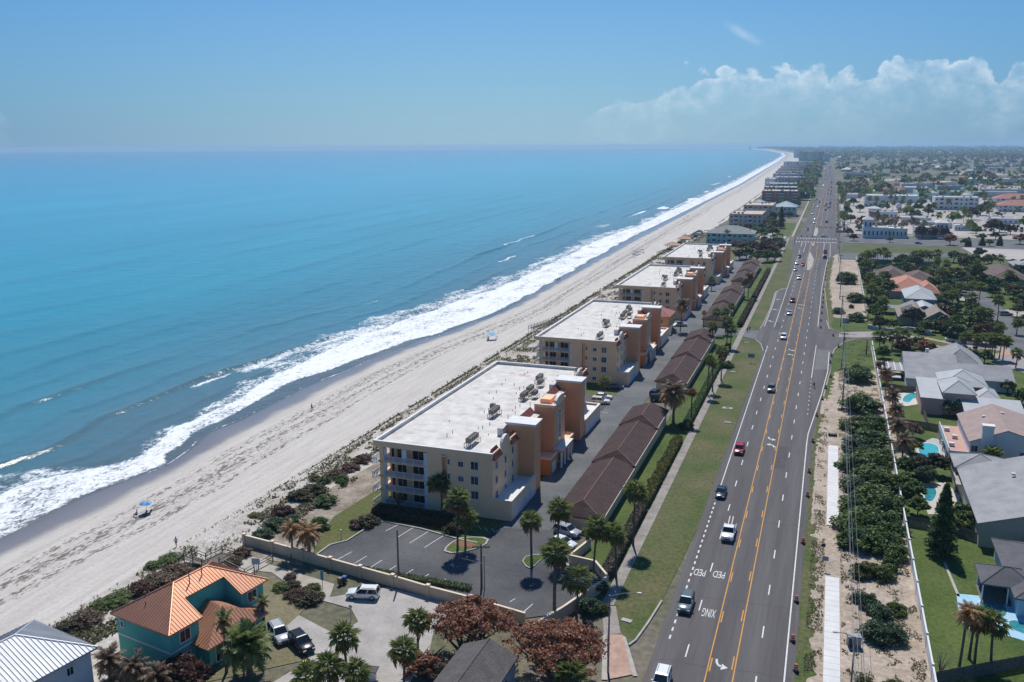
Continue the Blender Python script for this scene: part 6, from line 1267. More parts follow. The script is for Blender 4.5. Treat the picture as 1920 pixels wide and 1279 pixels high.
for y in (4.9, 12.0):
    w = MB(); i0 = (7.5, y); pr = [(7.5, 5.9), (10.5, 5.9), (10.5, 6.1), (7.7, zn - .35)]; d_ = -.12 if y < 8 else .12
    w.loft([[(x, y, z) for x, z in pr], [(x, y - d_, z) for x, z in pr]]); w.build('notch_cheek', TEAL, T)
P = [(0, 0, Hh), (Wd, 0, Hh), (Wd, Ln, Hh), (0, Ln, Hh)]; A3, B3 = (Wd / 2, 5.6, ZR), (Wd / 2, 11.0, ZR)
m = MB(); m.poly([P[0], P[1], A3]); m.poly([P[3], P[0], A3, B3]); m.poly([P[2], P[3], B3])
m.poly([P[1], (Wd, ny0, Hh), (nx, ny0, zn), A3]); m.poly([A3, (nx, ny0, zn), (nx, ny1, zn), B3]); m.poly([(Wd, ny1, Hh), P[2], B3, (nx, ny1, zn)])
for a, b_ in ((P[0], P[1]), (P[1], (Wd, ny0, Hh)), ((Wd, ny1, Hh), P[2]), (P[2], P[3]), (P[3], P[0])): m.quad((a[0], a[1], a[2] - .2), (b_[0], b_[1], b_[2] - .2), b_, a)
m.quad((Wd, ny0, Hh - .2), (nx, ny0, zn - .2), (nx, ny0, zn), (Wd, ny0, Hh)); m.quad((nx, ny1, zn - .2), (Wd, ny1, Hh - .2), (Wd, ny1, Hh), (nx, ny1, zn)); m.quad((nx, ny0, zn - .2), (nx, ny1, zn - .2), (nx, ny1, zn), (nx, ny0, zn))
m.poly([(x, y, Hh - .2) for x, y, z in P[::-1]][:4]) if False else None
ro = m.build('roof', COPPER, T)
sm_ = MB(); seams(sm_, P[0], P[1], A3, A3); seams(sm_, P[3], P[0], B3, A3); seams(sm_, P[2], P[3], B3, B3)
k = .46
while k < Ln:
    if k < 5.6: top = Hh + (ZR - Hh) * k / 5.6
    elif k > 11.0: top = Hh + (ZR - Hh) * (Ln - k) / 5.5
    else: top = ZR
    x1 = Wd - (top - Hh) / sl_; x0 = Wd if not ny0 < k < ny1 else nx; z0 = Hh if x0 == Wd else zn
    sm_.loft([[(x0, k - .02, z0), (x0, k + .02, z0), (x0 + .03, k + .02, z0 + .05), (x0 + .03, k - .02, z0 + .05)], [(x1, k - .02, top), (x1, k + .02, top), (x1 + .03, k + .02, top + .05), (x1 + .03, k - .02, top + .05)]]); k += .46
o = sm_.build('roof_seam', COPPER, ro); o['kind'] = 'stuff'
rc = MB()
for a, b_ in ((P[0], A3), (P[1], A3), (P[2], B3), (P[3], B3), (A3, B3)): rc.tube([a, b_], .12, 6)
rc.build('ridge_cap', COPPER, ro)
for x, y in ((3, 3.2), (4.2, 2.2), (6.6, 7.2), (6.4, 9.4)): MB().tube([(x, y, 6.6), (x, y, 6.0 + min(y, x) * .56 + .4)], .07, 6).build('vent_pipe', DARKM, ro)
# lower roof in the notch: cross hip over the garage block
w = MB(); w.box(7.71, 12.9, 4.2, 13.2, 0, 3.0); w.build('garage_block', TEAL, T)
q0, q1, pk, fr_ = (13.6, 3.4, 3.0), (13.6, 14.0, 3.0), (7.7, 8.7, 5.9), (10.2, 8.7, 5.6)
m = MB(); m.poly([(7.7, 3.4, 3.0), q0, fr_, pk]); m.poly([q0, q1, fr_]); m.poly([q1, (7.7, 14.0, 3.0), pk, fr_])
for a, b_ in (((7.7, 3.4, 3.0), q0), (q0, q1), (q1, (7.7, 14.0, 3.0))): m.quad((a[0], a[1], 2.8), (b_[0], b_[1], 2.8), b_, a)
ro2 = m.build('lower_roof', COPPER, T); sm_ = MB(); seams(sm_, (7.7, 3.4, 3.0), q0, pk, fr_); seams(sm_, q0, q1, fr_, fr_); seams(sm_, q1, (7.7, 14, 3), fr_, pk); o = sm_.build('roof_seam', COPPER, ro2); o['kind'] = 'stuff'
for (f, u, z, ww, hh, p_) in (('y', 1.6, 4.7, .55, .8, .5), ('x', 2.7, 4.6, 1.5, 1.5, 10.5), ('x', 13.9, 4.6, 1.5, 1.5, 10.5), ('x', 6.4, 1.3, 2.4, 2.2, 12.9), ('x', 10.6, 1.3, 2.4, 2.2, 12.9), ('x', 2.7, 1.5, 1.2, 1.3, 10.5), ('y', 4, 1.5, .6, .8, .5)): window(T, f, u, z, ww, hh, p_, GLASS, 1)
bd = MB(); bd.box(.48, 10.55, .44, .5, 3.0, 3.25); bd.box(10.5, 10.56, .44, 4.15, 3.0, 3.25); bd.box(10.5, 10.56, 13.3, 16.05, 3.0, 3.25); bd.build('trim_band', TRIM, T)
# white-roofed house cut by the left edge
WMET = mat('white_metal_roof', (.44, .46, .49), (.38, .40, .43), scale=.4, rough=.55, metal=.25, spec=.5)
T = thing('white_villa', 'pale house with white standing-seam metal roof cut by the left edge', 'house', (*at(183, 1213, 5.4), 0), R(-10))
W_, L_ = 12.6, 15.0; P = [(-W_, -17, 5.4), (0, -17, 5.4), (0, 0, 5.4), (-W_, 0, 5.4)]; A3, B3 = (-W_ / 2, -11, 8.3), (-W_ / 2, -6, 8.3)
MB().box(-W_ + .6, -.6, -16.4, -.6, 0, 5.4).build('wall', mat('white_stucco', (.66, .67, .69), (.6, .61, .63), scale=.4, rough=.9), T)
m = MB(); m.poly([P[0], P[1], A3]); m.poly([P[1], P[2], B3, A3]); m.poly([P[2], P[3], B3]); m.poly([P[3], P[0], A3, B3])
for i in range(4): a, b_ = P[i], P[(i + 1) % 4]; m.quad((a[0], a[1], 5.15), (b_[0], b_[1], 5.15), b_, a)
ro = m.build('roof', WMET, T); sm_ = MB(); seams(sm_, P[0], P[1], A3, A3, .5, .08, .06); seams(sm_, P[1], P[2], A3, B3, .5, .08, .06); seams(sm_, P[2], P[3], B3, B3, .5, .08, .06); seams(sm_, P[3], P[0], B3, A3, .5, .08, .06); o = sm_.build('roof_seam', WMET, ro); o['kind'] = 'stuff'
rc = MB()
for a, b_ in ((P[0], A3), (P[1], A3), (P[2], B3), (P[3], B3), (A3, B3)): rc.tube([a, b_], .13, 6)
rc.build('ridge_cap', WMET, ro); window(T, 'x', -3.4, 3.9, .8, 1.0, -.6); window(T, 'x', -8, 3.6, .9, 1.2, -.6)
# dark shingle roof at the bottom edge
SHING = mat('grey_shingles', (.115, .105, .10), (.085, .078, .075), scale=.8, detail=9, rough=.95, grain=.35, gscale=6)
r0, r1, l0, e0 = at(918, 1197, 6.3), at(858, 1279, 6.3), at(868, 1207, 4.7), at(971, 1232, 4.7); dv = Vector((r1[0] - r0[0], r1[1] - r0[1])).normalized() * 17
T = thing('shingled_house', 'house with plain dark grey shingle roof between the rusty trees', 'house', (*r0, 0)); rel = lambda p: (p[0] - r0[0], p[1] - r0[1])
lf, rt = rel(l0), rel(e0); m = MB(); m.quad((0, 0, 6.3), (*lf, 4.7), (lf[0] + dv.x, lf[1] + dv.y, 4.7), (dv.x, dv.y, 6.3)); m.quad((*rt, 4.7), (0, 0, 6.3), (dv.x, dv.y, 6.3), (rt[0] + dv.x, rt[1] + dv.y, 4.7)); m.quad((rt[0], rt[1], 4.5), (rt[0], rt[1], 4.7), (rt[0] + dv.x, rt[1] + dv.y, 4.7), (rt[0] + dv.x, rt[1] + dv.y, 4.5))
ro = m.build('roof', SHING, T); MB().tube([(0, 0, 6.32), (dv.x, dv.y, 6.32)], .07, 6).build('ridge_cap', SHING, ro)
ww = MB(); c = [(lf[0] * .93, lf[1] * .93 - .4), (rt[0] * .93, rt[1] * .93 - .4)]; q = [c[0], (c[0][0] + dv.x, c[0][1] + dv.y), (c[1][0] + dv.x, c[1][1] + dv.y), c[1]]
ww.prism(q, 0, 4.68); ww.build('wall', mat('blue_grey_siding', (.30, .36, .42), (.26, .31, .36), scale=.4, rough=.85), T); u = Vector((dv.x, dv.y)).normalized(); wm = (c[1][0] + u.x * 3.5 + .06, c[1][1] + u.y * 3.5 - .0)
MB().rbox(*wm, .12, 1.1, 2.3, 3.6, math.atan2(-u.x, u.y)).build('window', DARKM, T)
# boardwalk to the beach: planks, posts, rails
T = thing('boardwalk', 'weathered timber boardwalk with railings leading to the sand', 'boardwalk', (*at(408, 1040, .9), 0)); rel = lambda px, py, z=1.9: (lambda p: (p[0] - T.location.x, p[1] - T.location.y))(at(px, py, z))
pl = [rel(385, 1038), rel(416, 1024), rel(440, 1030), rel(408, 1046)]
def planks(a, b_, c_, d_, n, z, parent):
    for k in range(n):
        f0, f1 = k / n + .004, (k + 1) / n - .004; lerp = lambda p, q, f: (p[0] + (q[0] - p[0]) * f, p[1] + (q[1] - p[1]) * f)
        MB().prism([lerp(a, b_, f0), lerp(d_, c_, f0), lerp(d_, c_, f1), lerp(a, b_, f1)], z - .05, z + random.uniform(0, .015)).build('plank', WOODF, parent)
planks(pl[0], pl[1], pl[2], pl[3], 18, .9, T); r2 = [rel(342, 1038), rel(384, 1040), rel(394, 1053), rel(345, 1046)]; planks(rel(348, 1030), rel(384, 1038), rel(396, 1054), rel(345, 1037), 16, .85, T); planks(rel(408, 1046), rel(416, 1044), rel(462, 1068), rel(456, 1072), 16, .88, T)
def rail_run(pts, z, parent, h=1.05):
    for a, b_ in zip(pts[:-1], pts[1:]):
        d = math.dist(a, b_); rz = math.atan2(-(b_[0] - a[0]), b_[1] - a[1]); mid = ((a[0] + b_[0]) / 2, (a[1] + b_[1]) / 2)
        MB().rbox(*mid, .14, d + .1, z + h - .06, z + h, rz).build('hand_rail', WOODF, parent); MB().rbox(*mid, .05, d, z + h * .45, z + h * .45 + .13, rz).build('middle_rail', WOODF, parent)
        for k in range(max(1, int(d / 1.8)) + 1): f = k / max(1, int(d / 1.8)); MB().rbox(a[0] + (b_[0] - a[0]) * f, a[1] + (b_[1] - a[1]) * f, .12, .12, z - 1.3, z + h, rz).build('post', WOODF, parent)
rail_run([rel(359, 1028), rel(385, 1038), rel(416, 1024), rel(440, 1030), rel(410, 1045), rel(458, 1068), rel(476, 1058)], .9, T); rail_run([rel(334, 1045), rel(344, 1036), rel(395, 1054)], .85, T)
T = thing('timber_fence', 'short timber rail fence meeting the beige wall', 'fence', (*at(480, 1066, .8), 0)); rel2 = lambda px, py: (lambda p: (p[0] - T.location.x, p[1] - T.location.y))(at(px, py, 1)); rail_run([rel2(484, 1056), rel2(511, 1042)], .3, T, .9)
T = thing('boardwalk', 'far timber boardwalk stairs crossing the dune beside the second condominium', 'boardwalk', (*at(1000, 618), 0)); rail_run([(0, 0), (3.6, 14), (6, 24)], .3, T); rail_run([(-2, .4), (1.4, 14), (4, 24)], .3, T); planks((-2, .4), (4, 24), (6, 24), (0, 0), 24, .3, T)
T = thing('boardwalk', 'farthest timber stair deck beside the orange pavilions', 'boardwalk', (*at(1238, 476), 0)); rail_run([(0, 0), (3, 14)], .4, T); rail_run([(-2.2, 0), (.8, 14)], .4, T); planks((-2.2, 0), (.8, 14), (3, 14), (0, 0), 14, .4, T)
T = thing('boardwalk', 'brown timber beach stair in front of the teal inn', 'boardwalk', (*at(1280, 448), 0)); rail_run([(0, 0), (6, 0), (6, 16)], 1.4, T); rail_run([(0, -3), (0, 14)], 1.4, T); planks((0, 0), (0, 14), (6, 14), (6, 0), 14, 1.4, T)
# bins, bench, posts
def bin_(label, loc, cb, cl, rz=0):
    T = thing('wheelie_bin', label, 'bin', loc, rz); MB().loft([[(-.24, -.27, .08), (.24, -.27, .08), (.24, .27, .08), (-.24, .27, .08)], [(-.3, -.36, 1.0), (.3, -.36, 1.0), (.3, .36, 1.0), (-.3, .36, 1.0)]]).build('bin_body', mat('bin_' + cb[0], cb[1], rough=.5), T)
    MB().loft([[(-.33, -.4, 1.0), (.33, -.4, 1.0), (.33, .4, 1.0), (-.33, .4, 1.0)], [(-.28, -.3, 1.14), (.28, -.3, 1.14), (.28, .34, 1.1), (-.28, .34, 1.1)]]).build('lid', mat('bin_' + cl[0], cl[1], rough=.5), T)
    for sx in (-.27, .27): MB().tube([(sx - .04, .32, .12), (sx + .04, .32, .12)], .12, 8).build('wheel', TYRE, T)
bin_('green wheelie bin with a yellow lid by the villa driveway', (*at(572, 1257), .11), ('green', (.04, .10, .06)), ('yellow', (.75, .5, .02)), .2); bin_('brown bin by the beige wall beside the white SUV', (*at(638, 1097), .09), ('brown', (.12, .09, .07)), ('tan', (.2, .16, .12))); bin_('dark bin with a blue lid by the beige wall', (*at(646, 1094), .09), ('dark', (.06, .06, .07)), ('blue', (.05, .12, .4)))
T = thing('bench', 'dark slatted bench on the villa beach path', 'bench', (*at(541, 1096), .1), R(30))
for k in range(4): MB().box(-.8, .8, -.22 + k * .12, -.13 + k * .12, .42, .46).build('slat', DARKM, T)
for k in range(3): MB().box(-.8, .8, .26, .30, .55 + k * .14, .65 + k * .14).build('back_slat', DARKM, T)
for sx in (-.7, .7): MB().box(sx - .04, sx + .04, -.22, .3, 0, .42).build('leg', DARKM, T)
T = thing('low_bollard_light', 'small garden lamp at the edge of the parking lot lawn', 'lamp', at(640, 1012)); MB().tube([(0, 0, 0), (0, 0, 1.5)], .05, 6).build('post', POLEG, T); MB().tube([(0, 0, 1.5), (0, 0, 1.8)], [.16, .12], 8).build('lamp_head', TRIM, T)
T = thing('mailbox_kiosk', 'small grey-roofed kiosk at the bottom edge by the palms', 'kiosk', (*at(697, 1275), .1), .2); MB().box(-.5, .5, -.4, .4, 0, 1.3).build('cabinet', TRIM, T); MB().box(-.8, .8, -.7, .7, 1.3, 1.42).build('kiosk_roof', SHING, T)
# kerbed planted islands
def island(label, pts, gm, z=.13):
    P_ = [at(*p) for p in pts]; n = len(P_); mb = MB(); cx, cy = sum(p[0] for p in P_) / n, sum(p[1] for p in P_) / n
    T = thing('planted_island', label, 'traffic island', (cx, cy, 0)); inn = [((p[0] - cx) * .9, (p[1] - cy) * .9) for p in P_]; out = [(p[0] - cx, p[1] - cy) for p in P_]
    a = 0.5 * sum(out[i][0] * out[(i + 1) % n][1] - out[(i + 1) % n][0] * out[i][1] for i in range(n))
    if a < 0: inn.reverse(); out.reverse()
    k_ = MB()
    for i in range(n):
        j = (i + 1) % n; k_.loft([[(*out[i], z), (*inn[i], z), (*inn[i], z + .16), (*out[i], z + .16)], [(*out[j], z), (*inn[j], z), (*inn[j], z + .16), (*out[j], z + .16)]], False)
    k_.build('kerb', CURB, T); MB().poly([(x, y, z + .12) for x, y in inn]).build('grass_bed', gm, T); return T
T = island('oval kerbed grass island with two palms and reddish mulch', [(832, 1036), (845, 1040), (868, 1038), (895, 1031), (913, 1022), (917, 1014), (908, 1010), (888, 1009), (862, 1011), (845, 1020), (835, 1029)], LAWN)
MB().poly([(1.9 * math.cos(a) - .3, 1.0 * math.sin(a) + .1, .262) for a in np.linspace(0, 5.9, 12)]).build('mulch', mat('red_mulch', (.28, .12, .08), (.2, .09, .06), scale=2, rough=.95), T)
island('round kerb-edged grass island left of the zigzag wall', [(979, 1055), (986, 1065), (993, 1068), (1002, 1064), (1012, 1054), (1022, 1048), (1020, 1042), (1000, 1042), (985, 1046)], LAWN); island('kerbed corner bed at the low end of the parking lot', [(1018, 1163), (1030, 1151), (1042, 1148), (1054, 1151), (1050, 1160), (1030, 1172)], LAWN); island('paved strip island beside the zigzag wall', [(1050, 1060), (1060, 1057), (1093, 1066), (1092, 1070)], CONC)
for x0, y0, q in ((1240, 746, 'a'),): pass
# ================================================================== NEIGHBOURHOOD RIGHT OF THE HIGHWAY
GSH = mat('light_grey_shingle', (.335, .335, .34), (.265, .265, .272), scale=.35, detail=9, rough=.95, grain=.16, gscale=5); DSH = mat('slate_shingle', (.125, .125, .135), (.10, .10, .108), scale=.5, detail=9, rough=.95, grain=.2, gscale=5); PALE = mat('pale_metal_roof', (.42, .435, .44), (.37, .385, .39), scale=.3, rough=.6, spec=.4, grain=.06, gscale=3)
BRSH = mat('brown_shingle', (.16, .12, .105), (.125, .095, .085), scale=.5, rough=.95, grain=.2, gscale=5); CORAL = mat('coral_tile', (.50, .235, .165), (.44, .205, .15), scale=.6, rough=.9, grain=.15, gscale=5); PINKT = mat('pink_tile', (.37, .285, .255), (.31, .235, .215), scale=.5, detail=8, rough=.9, grain=.16, gscale=5)
BLUEW = mat('pale_blue_siding', (.40, .55, .66), (.36, .50, .60), scale=.4, rough=.85); BEIGE = mat('khaki_siding', (.40, .385, .30), (.36, .345, .27), scale=.4, rough=.85); WHW = mat('cool_white_stucco', (.62, .66, .70), (.57, .61, .65), scale=.4, rough=.9); PINKW = mat('dusty_pink_stucco', (.52, .34, .30), (.47, .31, .275), scale=.4, rough=.9); TEALW = mat('dull_teal_siding', (.14, .27, .30), (.12, .24, .27), scale=.4, rough=.85)
POOLW = mat('pool_water', (.05, .36, .40), (.08, .44, .48), scale=.9, rough=.06, spec=.6, bump=.3, bscale=2); POOLD = mat('teal_pool_water', (.025, .20, .23), (.05, .30, .33), scale=.7, rough=.06, spec=.6, bump=.3, bscale=2); DECKB = mat('blue_deck_paint', (.36, .58, .72), (.30, .52, .66), scale=.7, rough=.7)
def gable_house(T, x0, x1, y0, y1, zw, zr, wallm, roofm, axis='y', over=.5, ridge=.5, name='roof', wall=True):
    if wall: MB().box(x0, x1, y0, y1, 0, zw).build('wall', wallm, T)
    m = MB(); g_ = MB()
    if axis == 'y':
        xm = x0 + (x1 - x0) * ridge; k1, k2 = (zr - zw) / (xm - x0), (zr - zw) / (x1 - xm); a, b_ = (x0 - over, zw - over * k1), (x1 + over, zw - over * k2); Y0, Y1 = y0 - over, y1 + over
        m.loft([[(a[0], Y, a[1]), (xm, Y, zr), (b_[0], Y, b_[1]), (b_[0], Y, b_[1] - .18), (xm, Y, zr - .18), (a[0], Y, a[1] - .18)] for Y in (Y0, Y1)])
        for Y, Y2 in ((y0, y0 + .15), (y1 - .15, y1)): (g_.build('gable_end', wallm, T) if g_.v and wall else 0); g_ = MB(); g_.loft([[(x0, v, zw), (x1, v, zw), (xm, v, zr - .18)] for v in (Y, Y2)])
    else:
        ym = y0 + (y1 - y0) * ridge; k1, k2 = (zr - zw) / (ym - y0), (zr - zw) / (y1 - ym); a, b_ = (y0 - over, zw - over * k1), (y1 + over, zw - over * k2); X0, X1 = x0 - over, x1 + over
        m.loft([[(X, a[0], a[1]), (X, ym, zr), (X, b_[0], b_[1]), (X, b_[0], b_[1] - .18), (X, ym, zr - .18), (X, a[0], a[1] - .18)] for X in (X0, X1)])
        for X, X2 in ((x0, x0 + .15), (x1 - .15, x1)): (g_.build('gable_end', wallm, T) if g_.v and wall else 0); g_ = MB(); g_.loft([[(v, y0, zw), (v, y1, zw), (v, ym, zr - .18)] for v in (X, X2)])
    ro = m.build(name, roofm, T)
    if wall: g_.build('gable_end', wallm, T)
    return ro
def vents(ro, pts):
    for x, y, z in pts: MB().box(x - .3, x + .3, y - .25, y + .25, z, z + .4).build('roof_vent', TRIM, ro)
def pool(label, px, deck=None, deckm=CONC, wm=POOLW, dl=None):
    P_ = [at(*p) for p in px]; cx, cy = sum(p[0] for p in P_) / len(P_), sum(p[1] for p in P_) / len(P_); T = thing('swimming_pool', label, 'pool', (cx, cy, 0))
    if deck: MB().poly([(at(*p)[0] - cx, at(*p)[1] - cy, .09) for p in deck]).build('pool_deck', deckm, T)
    n = len(P_); pts = []
    for i in range(n):
        for t_ in (0, .33, .66):
            a, b_, c_, d_ = P_[i - 1], P_[i], P_[(i + 1) % n], P_[(i + 2) % n]
            pts.append(tuple(.5 * ((2 * b_[k]) + (-a[k] + c_[k]) * t_ + (2 * a[k] - 5 * b_[k] + 4 * c_[k] - d_[k]) * t_ ** 2 + (-a[k] + 3 * b_[k] - 3 * c_[k] + d_[k]) * t_ ** 3) - (cx, cy)[k] for k in (0, 1)))
    MB().poly([(x * 1.07, y * 1.07, .115) for x, y in pts]).build('pool_rim', TRIM, T); MB().poly([(x, y, .135) for x, y in pts]).build('pool_surface', wm, T); return T
# blue house with grey roof and painted deck
T = thing('blue_house', 'grey-roofed pale blue house beside the blue pool deck', 'house', (27.5, 127, 0))
hip_house(T, .6, 17, .6, 19.5, 3.0, 6.2, BLUEW, DSH); hip_house(T, -3.4, 3.5, 3.4, 9.4, 3.02, 4.6, None, DSH, .0 + .3, axis='x', wall=False)
for x, y in ((-3.4, 3.3), (-.2, 3.3)): MB().box(x - .08, x + .08, y - .08, y + .08, 0, 3).build('porch_post', TRIM, T)
MB().box(-3.2, .5, 8.8, 9.2, 0, 2.9).build('porch_wall', BLUEW, T); MB().box(-3.4, .4, 3.2, 8.7, .1, .14).build('porch_floor', mat('slate_paving', (.14, .13, .13), (.2, .18, .17), scale=1.5, rough=.9), T)
for u in (2.5, 5.5): window(T, 'y', u, 1.4, 1.3, 1.9, .6)
pool('blue-decked pool in front of the pale blue house', [(1836, 1131), (1850, 1127), (1872, 1130), (1886, 1142), (1887, 1152), (1880, 1158), (1862, 1156), (1846, 1150)], [(1793, 1114), (1846, 1119), (1868, 1118), (1925, 1148), (1960, 1215), (1902, 1197), (1862, 1186), (1808, 1178), (1796, 1140)], DECKB, POOLD)
pool('second blue pool basin at the right edge', [(1893, 1166), (1910, 1166), (1940, 1180), (1938, 1194), (1906, 1184), (1893, 1176)], None, DECKB, POOLD)
# khaki house with long pale roof
T = thing('khaki_house', 'khaki house with broad light grey roof and rooftop vents', 'house', (25.5, 150, 0)); ro = gable_house(T, .8, 26, 0, 26, 4.4, 8.6, BEIGE, GSH, 'y', .5, .52); vents(ro, [(8, 17, 7.0), (12, 12, 8.0), (9, 5, 7.2)]); window(T, 'y', 9.5, 2.6, 1.6, 1.5, 0); window(T, 'y', 14, 2.6, 2.6, 1.4, 0); MB().box(15.5, 19, -.35, 0, 3.2, 4.2).build('awning', BLUEW, T)
hip_house(T, .3, 9, 26, 33.5, 4.4, 6.2, BEIGE, GSH, .4)
ter = MB(); ter.box(-.6, 4.5, 20, 27, 2.9, 3.1); ter.build('terrace_floor', CONC, T); r_ = MB(); railing(r_, (-.6, 20), (-.6, 27), 3.1); railing(r_, (-.6, 27), (4.5, 27), 3.1); r_.build('terrace_railing', [WOODF, WOODF], T)
pool('small shaded pool behind the tall cedar', [(1732, 916), (1748, 914), (1756, 924), (1748, 940), (1736, 938)], [(1720, 908), (1772, 905), (1800, 930), (1796, 965), (1740, 965)], mat('shell_deck', (.5, .46, .41), rough=.9), POOLD)
# white two-storey house with chimney and terrace
T = thing('white_house', 'white two-storey house with tall chimney and pink terrace', 'house', (28.4, 188.5, 0)); ro = gable_house(T, 1.2, 17, 0, 19, 6.0, 8.8, WHW, PINKT, 'y', .35, .40); vents(ro, [(5.0, 12, 7.6), (8.5, 13, 8.4)])
for x, y0, z0, z1 in ((3.0, -.9, 0, 9.3),): MB().box(x, x + 2.0, y0, -.02, z0, z1).build('chimney', WHW, T); MB().box(x - .15, x + 2.15, y0 - .15, .6, z1, z1 + .3).build('chimney_cap', TRIM, T)
for u, z, ww, hh in ((2.0, 4.4, 1.1, 1.2), (2.0, 1.6, 1.0, 1.2), (6.6, 4.2, 1.0, 1.2), (11.2, 4.1, 2.2, .7), (8.6, 1.8, .35, .35)): window(T, 'y', u, z, ww, hh, 0, GLASS, 1, .07)
tr_ = MB(); tr_.box(-2.4, 1.2, .2, 18.5, 3.0, 3.2); tr_.build('terrace_floor', mat('pink_terrace_tile', (.52, .33, .27), (.46, .29, .24), scale=1.2, rough=.9), T); tp = MB(); tp.box(-2.55, -2.4, .1, 18.5, 2.7, 4.0); tp.box(-2.4, 1.2, .05, .2, 2.7, 3.5); tp.build('terrace_parapet', WHW, T)
for y in (.3, 5, 10, 15, 18): MB().box(-2.5, -2.25, y - .12, y + .12, 0, 2.7).build('terrace_post', WHW, T)
MB().box(-2.2, 1.1, 5.0, 5.2, 0, 2.9).build('patio_shade_wall', mat('blue_shade', (.2, .24, .3), rough=.9), T)
for x, y in ((-1.6, 4.0), (-1.4, 14.5), (-.4, 9.5)): MB().box(x - .5, x + .5, y - .4, y + .4, 3.25, 3.95).build('terrace_table', TRIM, T)
pool('turquoise pool beside the white two-storey house', [(1722, 842), (1733, 832), (1752, 834), (1760, 842), (1757, 856), (1742, 858), (1728, 854)], [(1712, 838), (1748, 822), (1772, 826), (1778, 868), (1762, 872), (1738, 862), (1724, 860)], mat('grey_pool_deck', (.42, .41, .39), rough=.9))
# pink house
T = thing('pink_house', 'dusty pink house with stepped pale metal hip roofs', 'house', (24, 226, 0)); MB().box(0, 4.7, 0, 15, 0, 4.0).build('wall', PINKW, T); m = MB(); m.loft([[(-.4, -.4, 4.05), (5.0, -.4, 4.0), (5.0, -.4, 4.2), (-.4, -.4, 4.25)], [(-.4, 15.6, 5.2), (5.0, 15.6, 5.2), (5.0, 15.6, 5.4), (-.4, 15.6, 5.4)]]); m.build('roof', PALE, T)
hip_house(T, 4.8, 11.4, 1.0, 12, 5.6, 7.9, PINKW, PALE, .5, name='roof'); hip_house(T, 5.6, 15.5, 12.1, 24, 4.8, 7.6, PINKW, PALE, .6, name='roof'); hip_house(T, 13, 17.5, 6, 15, 3.6, 5.0, PINKW, PALE, .4, name='roof'); window(T, 'y', 8, 3.8, .9, 1.1, 1.0); window(T, 'y', 10.2, 1.4, 1.1, 1.2, 1.0, DARKM)
pool('free-form pool beside the pink house', [(1692, 752), (1698, 742), (1712, 738), (1722, 739), (1721, 746), (1712, 748), (1704, 755)], [(1680, 752), (1682, 738), (1722, 735), (1724, 758), (1700, 762), (1684, 760)], mat('pale_pool_deck', (.55, .52, .48), rough=.9))
T = thing('garage_house', 'long low white-roofed garage beside the dark green van', 'garage', (33, 220.5, 0)); gable_house(T, 0, 12, 0, 14, 3.0, 4.5, WHW, PALE, 'x', .4, .6); MB().box(7.0, 8.1, -.06, 0, .1, 2.2).build('door', PINKW, T)
# long grey house
T = thing('grey_house', 'wide house with large grey shingle roof and white vents', 'house', (22, 249, 0)); gable_house(T, .4, 13, 0, 21, 3.2, 6.6, WHW, GSH, 'x', .5, .8); hip_house(T, 9, 21, 14, 35, 3.21, 7.6, WHW, GSH, .6, name='roof'); gable_house(T, 13.1, 26, 4, 16, 3.2, 5.6, WHW, GSH, 'x', .5, .6); MB().box(6, 6.8, 17.4, 18.2, 6.0, 7.6).build('chimney', TRIM, T); MB().box(14.5, 18.2, 21, 21.1, 5.6, 5.7).build('solar_strip', DARKM, T)
pg = MB(); [pg.box(-5.2 + k * 1.6, -5.0 + k * 1.6, 9, 19, 2.7, 2.85) for k in range(4)]; pg.build('pergola', TRIM, T); MB().box(-5.4, .3, 9, 19, 2.5, 2.68).build('patio_roof', GSH, T); MB().box(-6.5, -1, 1.2, 3.6, 2.4, 2.6).build('canopy', PALE, T)
# houses beyond the entrance road
T = thing('tan_house', 'tan-roofed house with a dark solar panel, nearest beyond the entrance road', 'house', (26, 338, 0)); ro = gable_house(T, 0, 10, 2, 22, 3.4, 6.2, BEIGE, mat('tan_shingle', (.30, .25, .22), (.25, .21, .185), scale=.5, rough=.95, grain=.15, gscale=5), 'y', .5, .55); gable_house(T, 8, 17.5, 0, 14, 3.3, 6.3, BEIGE, MATS['tan_shingle'], 'y', .5, .5); s_ = MB(); s_.quad((1.0, 6, 4.2), (4.8, 6, 5.9), (4.8, 15, 5.9), (1.0, 15, 4.2)); s_.build('solar_panel', DARKM, ro)
T = thing('teal_house', 'dull teal two-storey house with pale hip roof', 'house', (29.6, 352, 0)); hip_house(T, .3, 10.5, 14, 36, 5.9, 8.8, TEALW, PALE, .6); gable_house(T, -.5, 12, 1, 13.9, 3.2, 5.6, TEALW, PALE, 'y', .5, .5); MB().box(-9, -.6, 8, 16, 2.5, 2.65).build('screen_roof', mat('screen_mesh', (.2, .22, .23), rough=.8), T)
T = thing('coral_house', 'house with coral tile roof and a small solar panel', 'house', (24, 398, 0)); ro = hip_house(T, 1, 18, 3, 32, 3.2, 7.6, PINKW, CORAL, .7); hip_house(T, 13, 21, 2, 22, 3.1, 6.4, PINKW, CORAL, .6); s_ = MB(); s_.quad((2.2, 14, 4.3), (5.5, 14, 5.6), (5.5, 24, 5.6), (2.2, 24, 4.3)); s_.build('solar_panel', DARKM, ro)
T = thing('brown_house', 'low house with wide brown hip roofs beside the tennis courts', 'house', (22, 434, 0)); hip_house(T, 1, 14, 2, 30, 3.1, 7.0, BEIGE, BRSH, .6); hip_house(T, 12, 25, 0, 22, 3.0, 6.4, BEIGE, BRSH, .6)
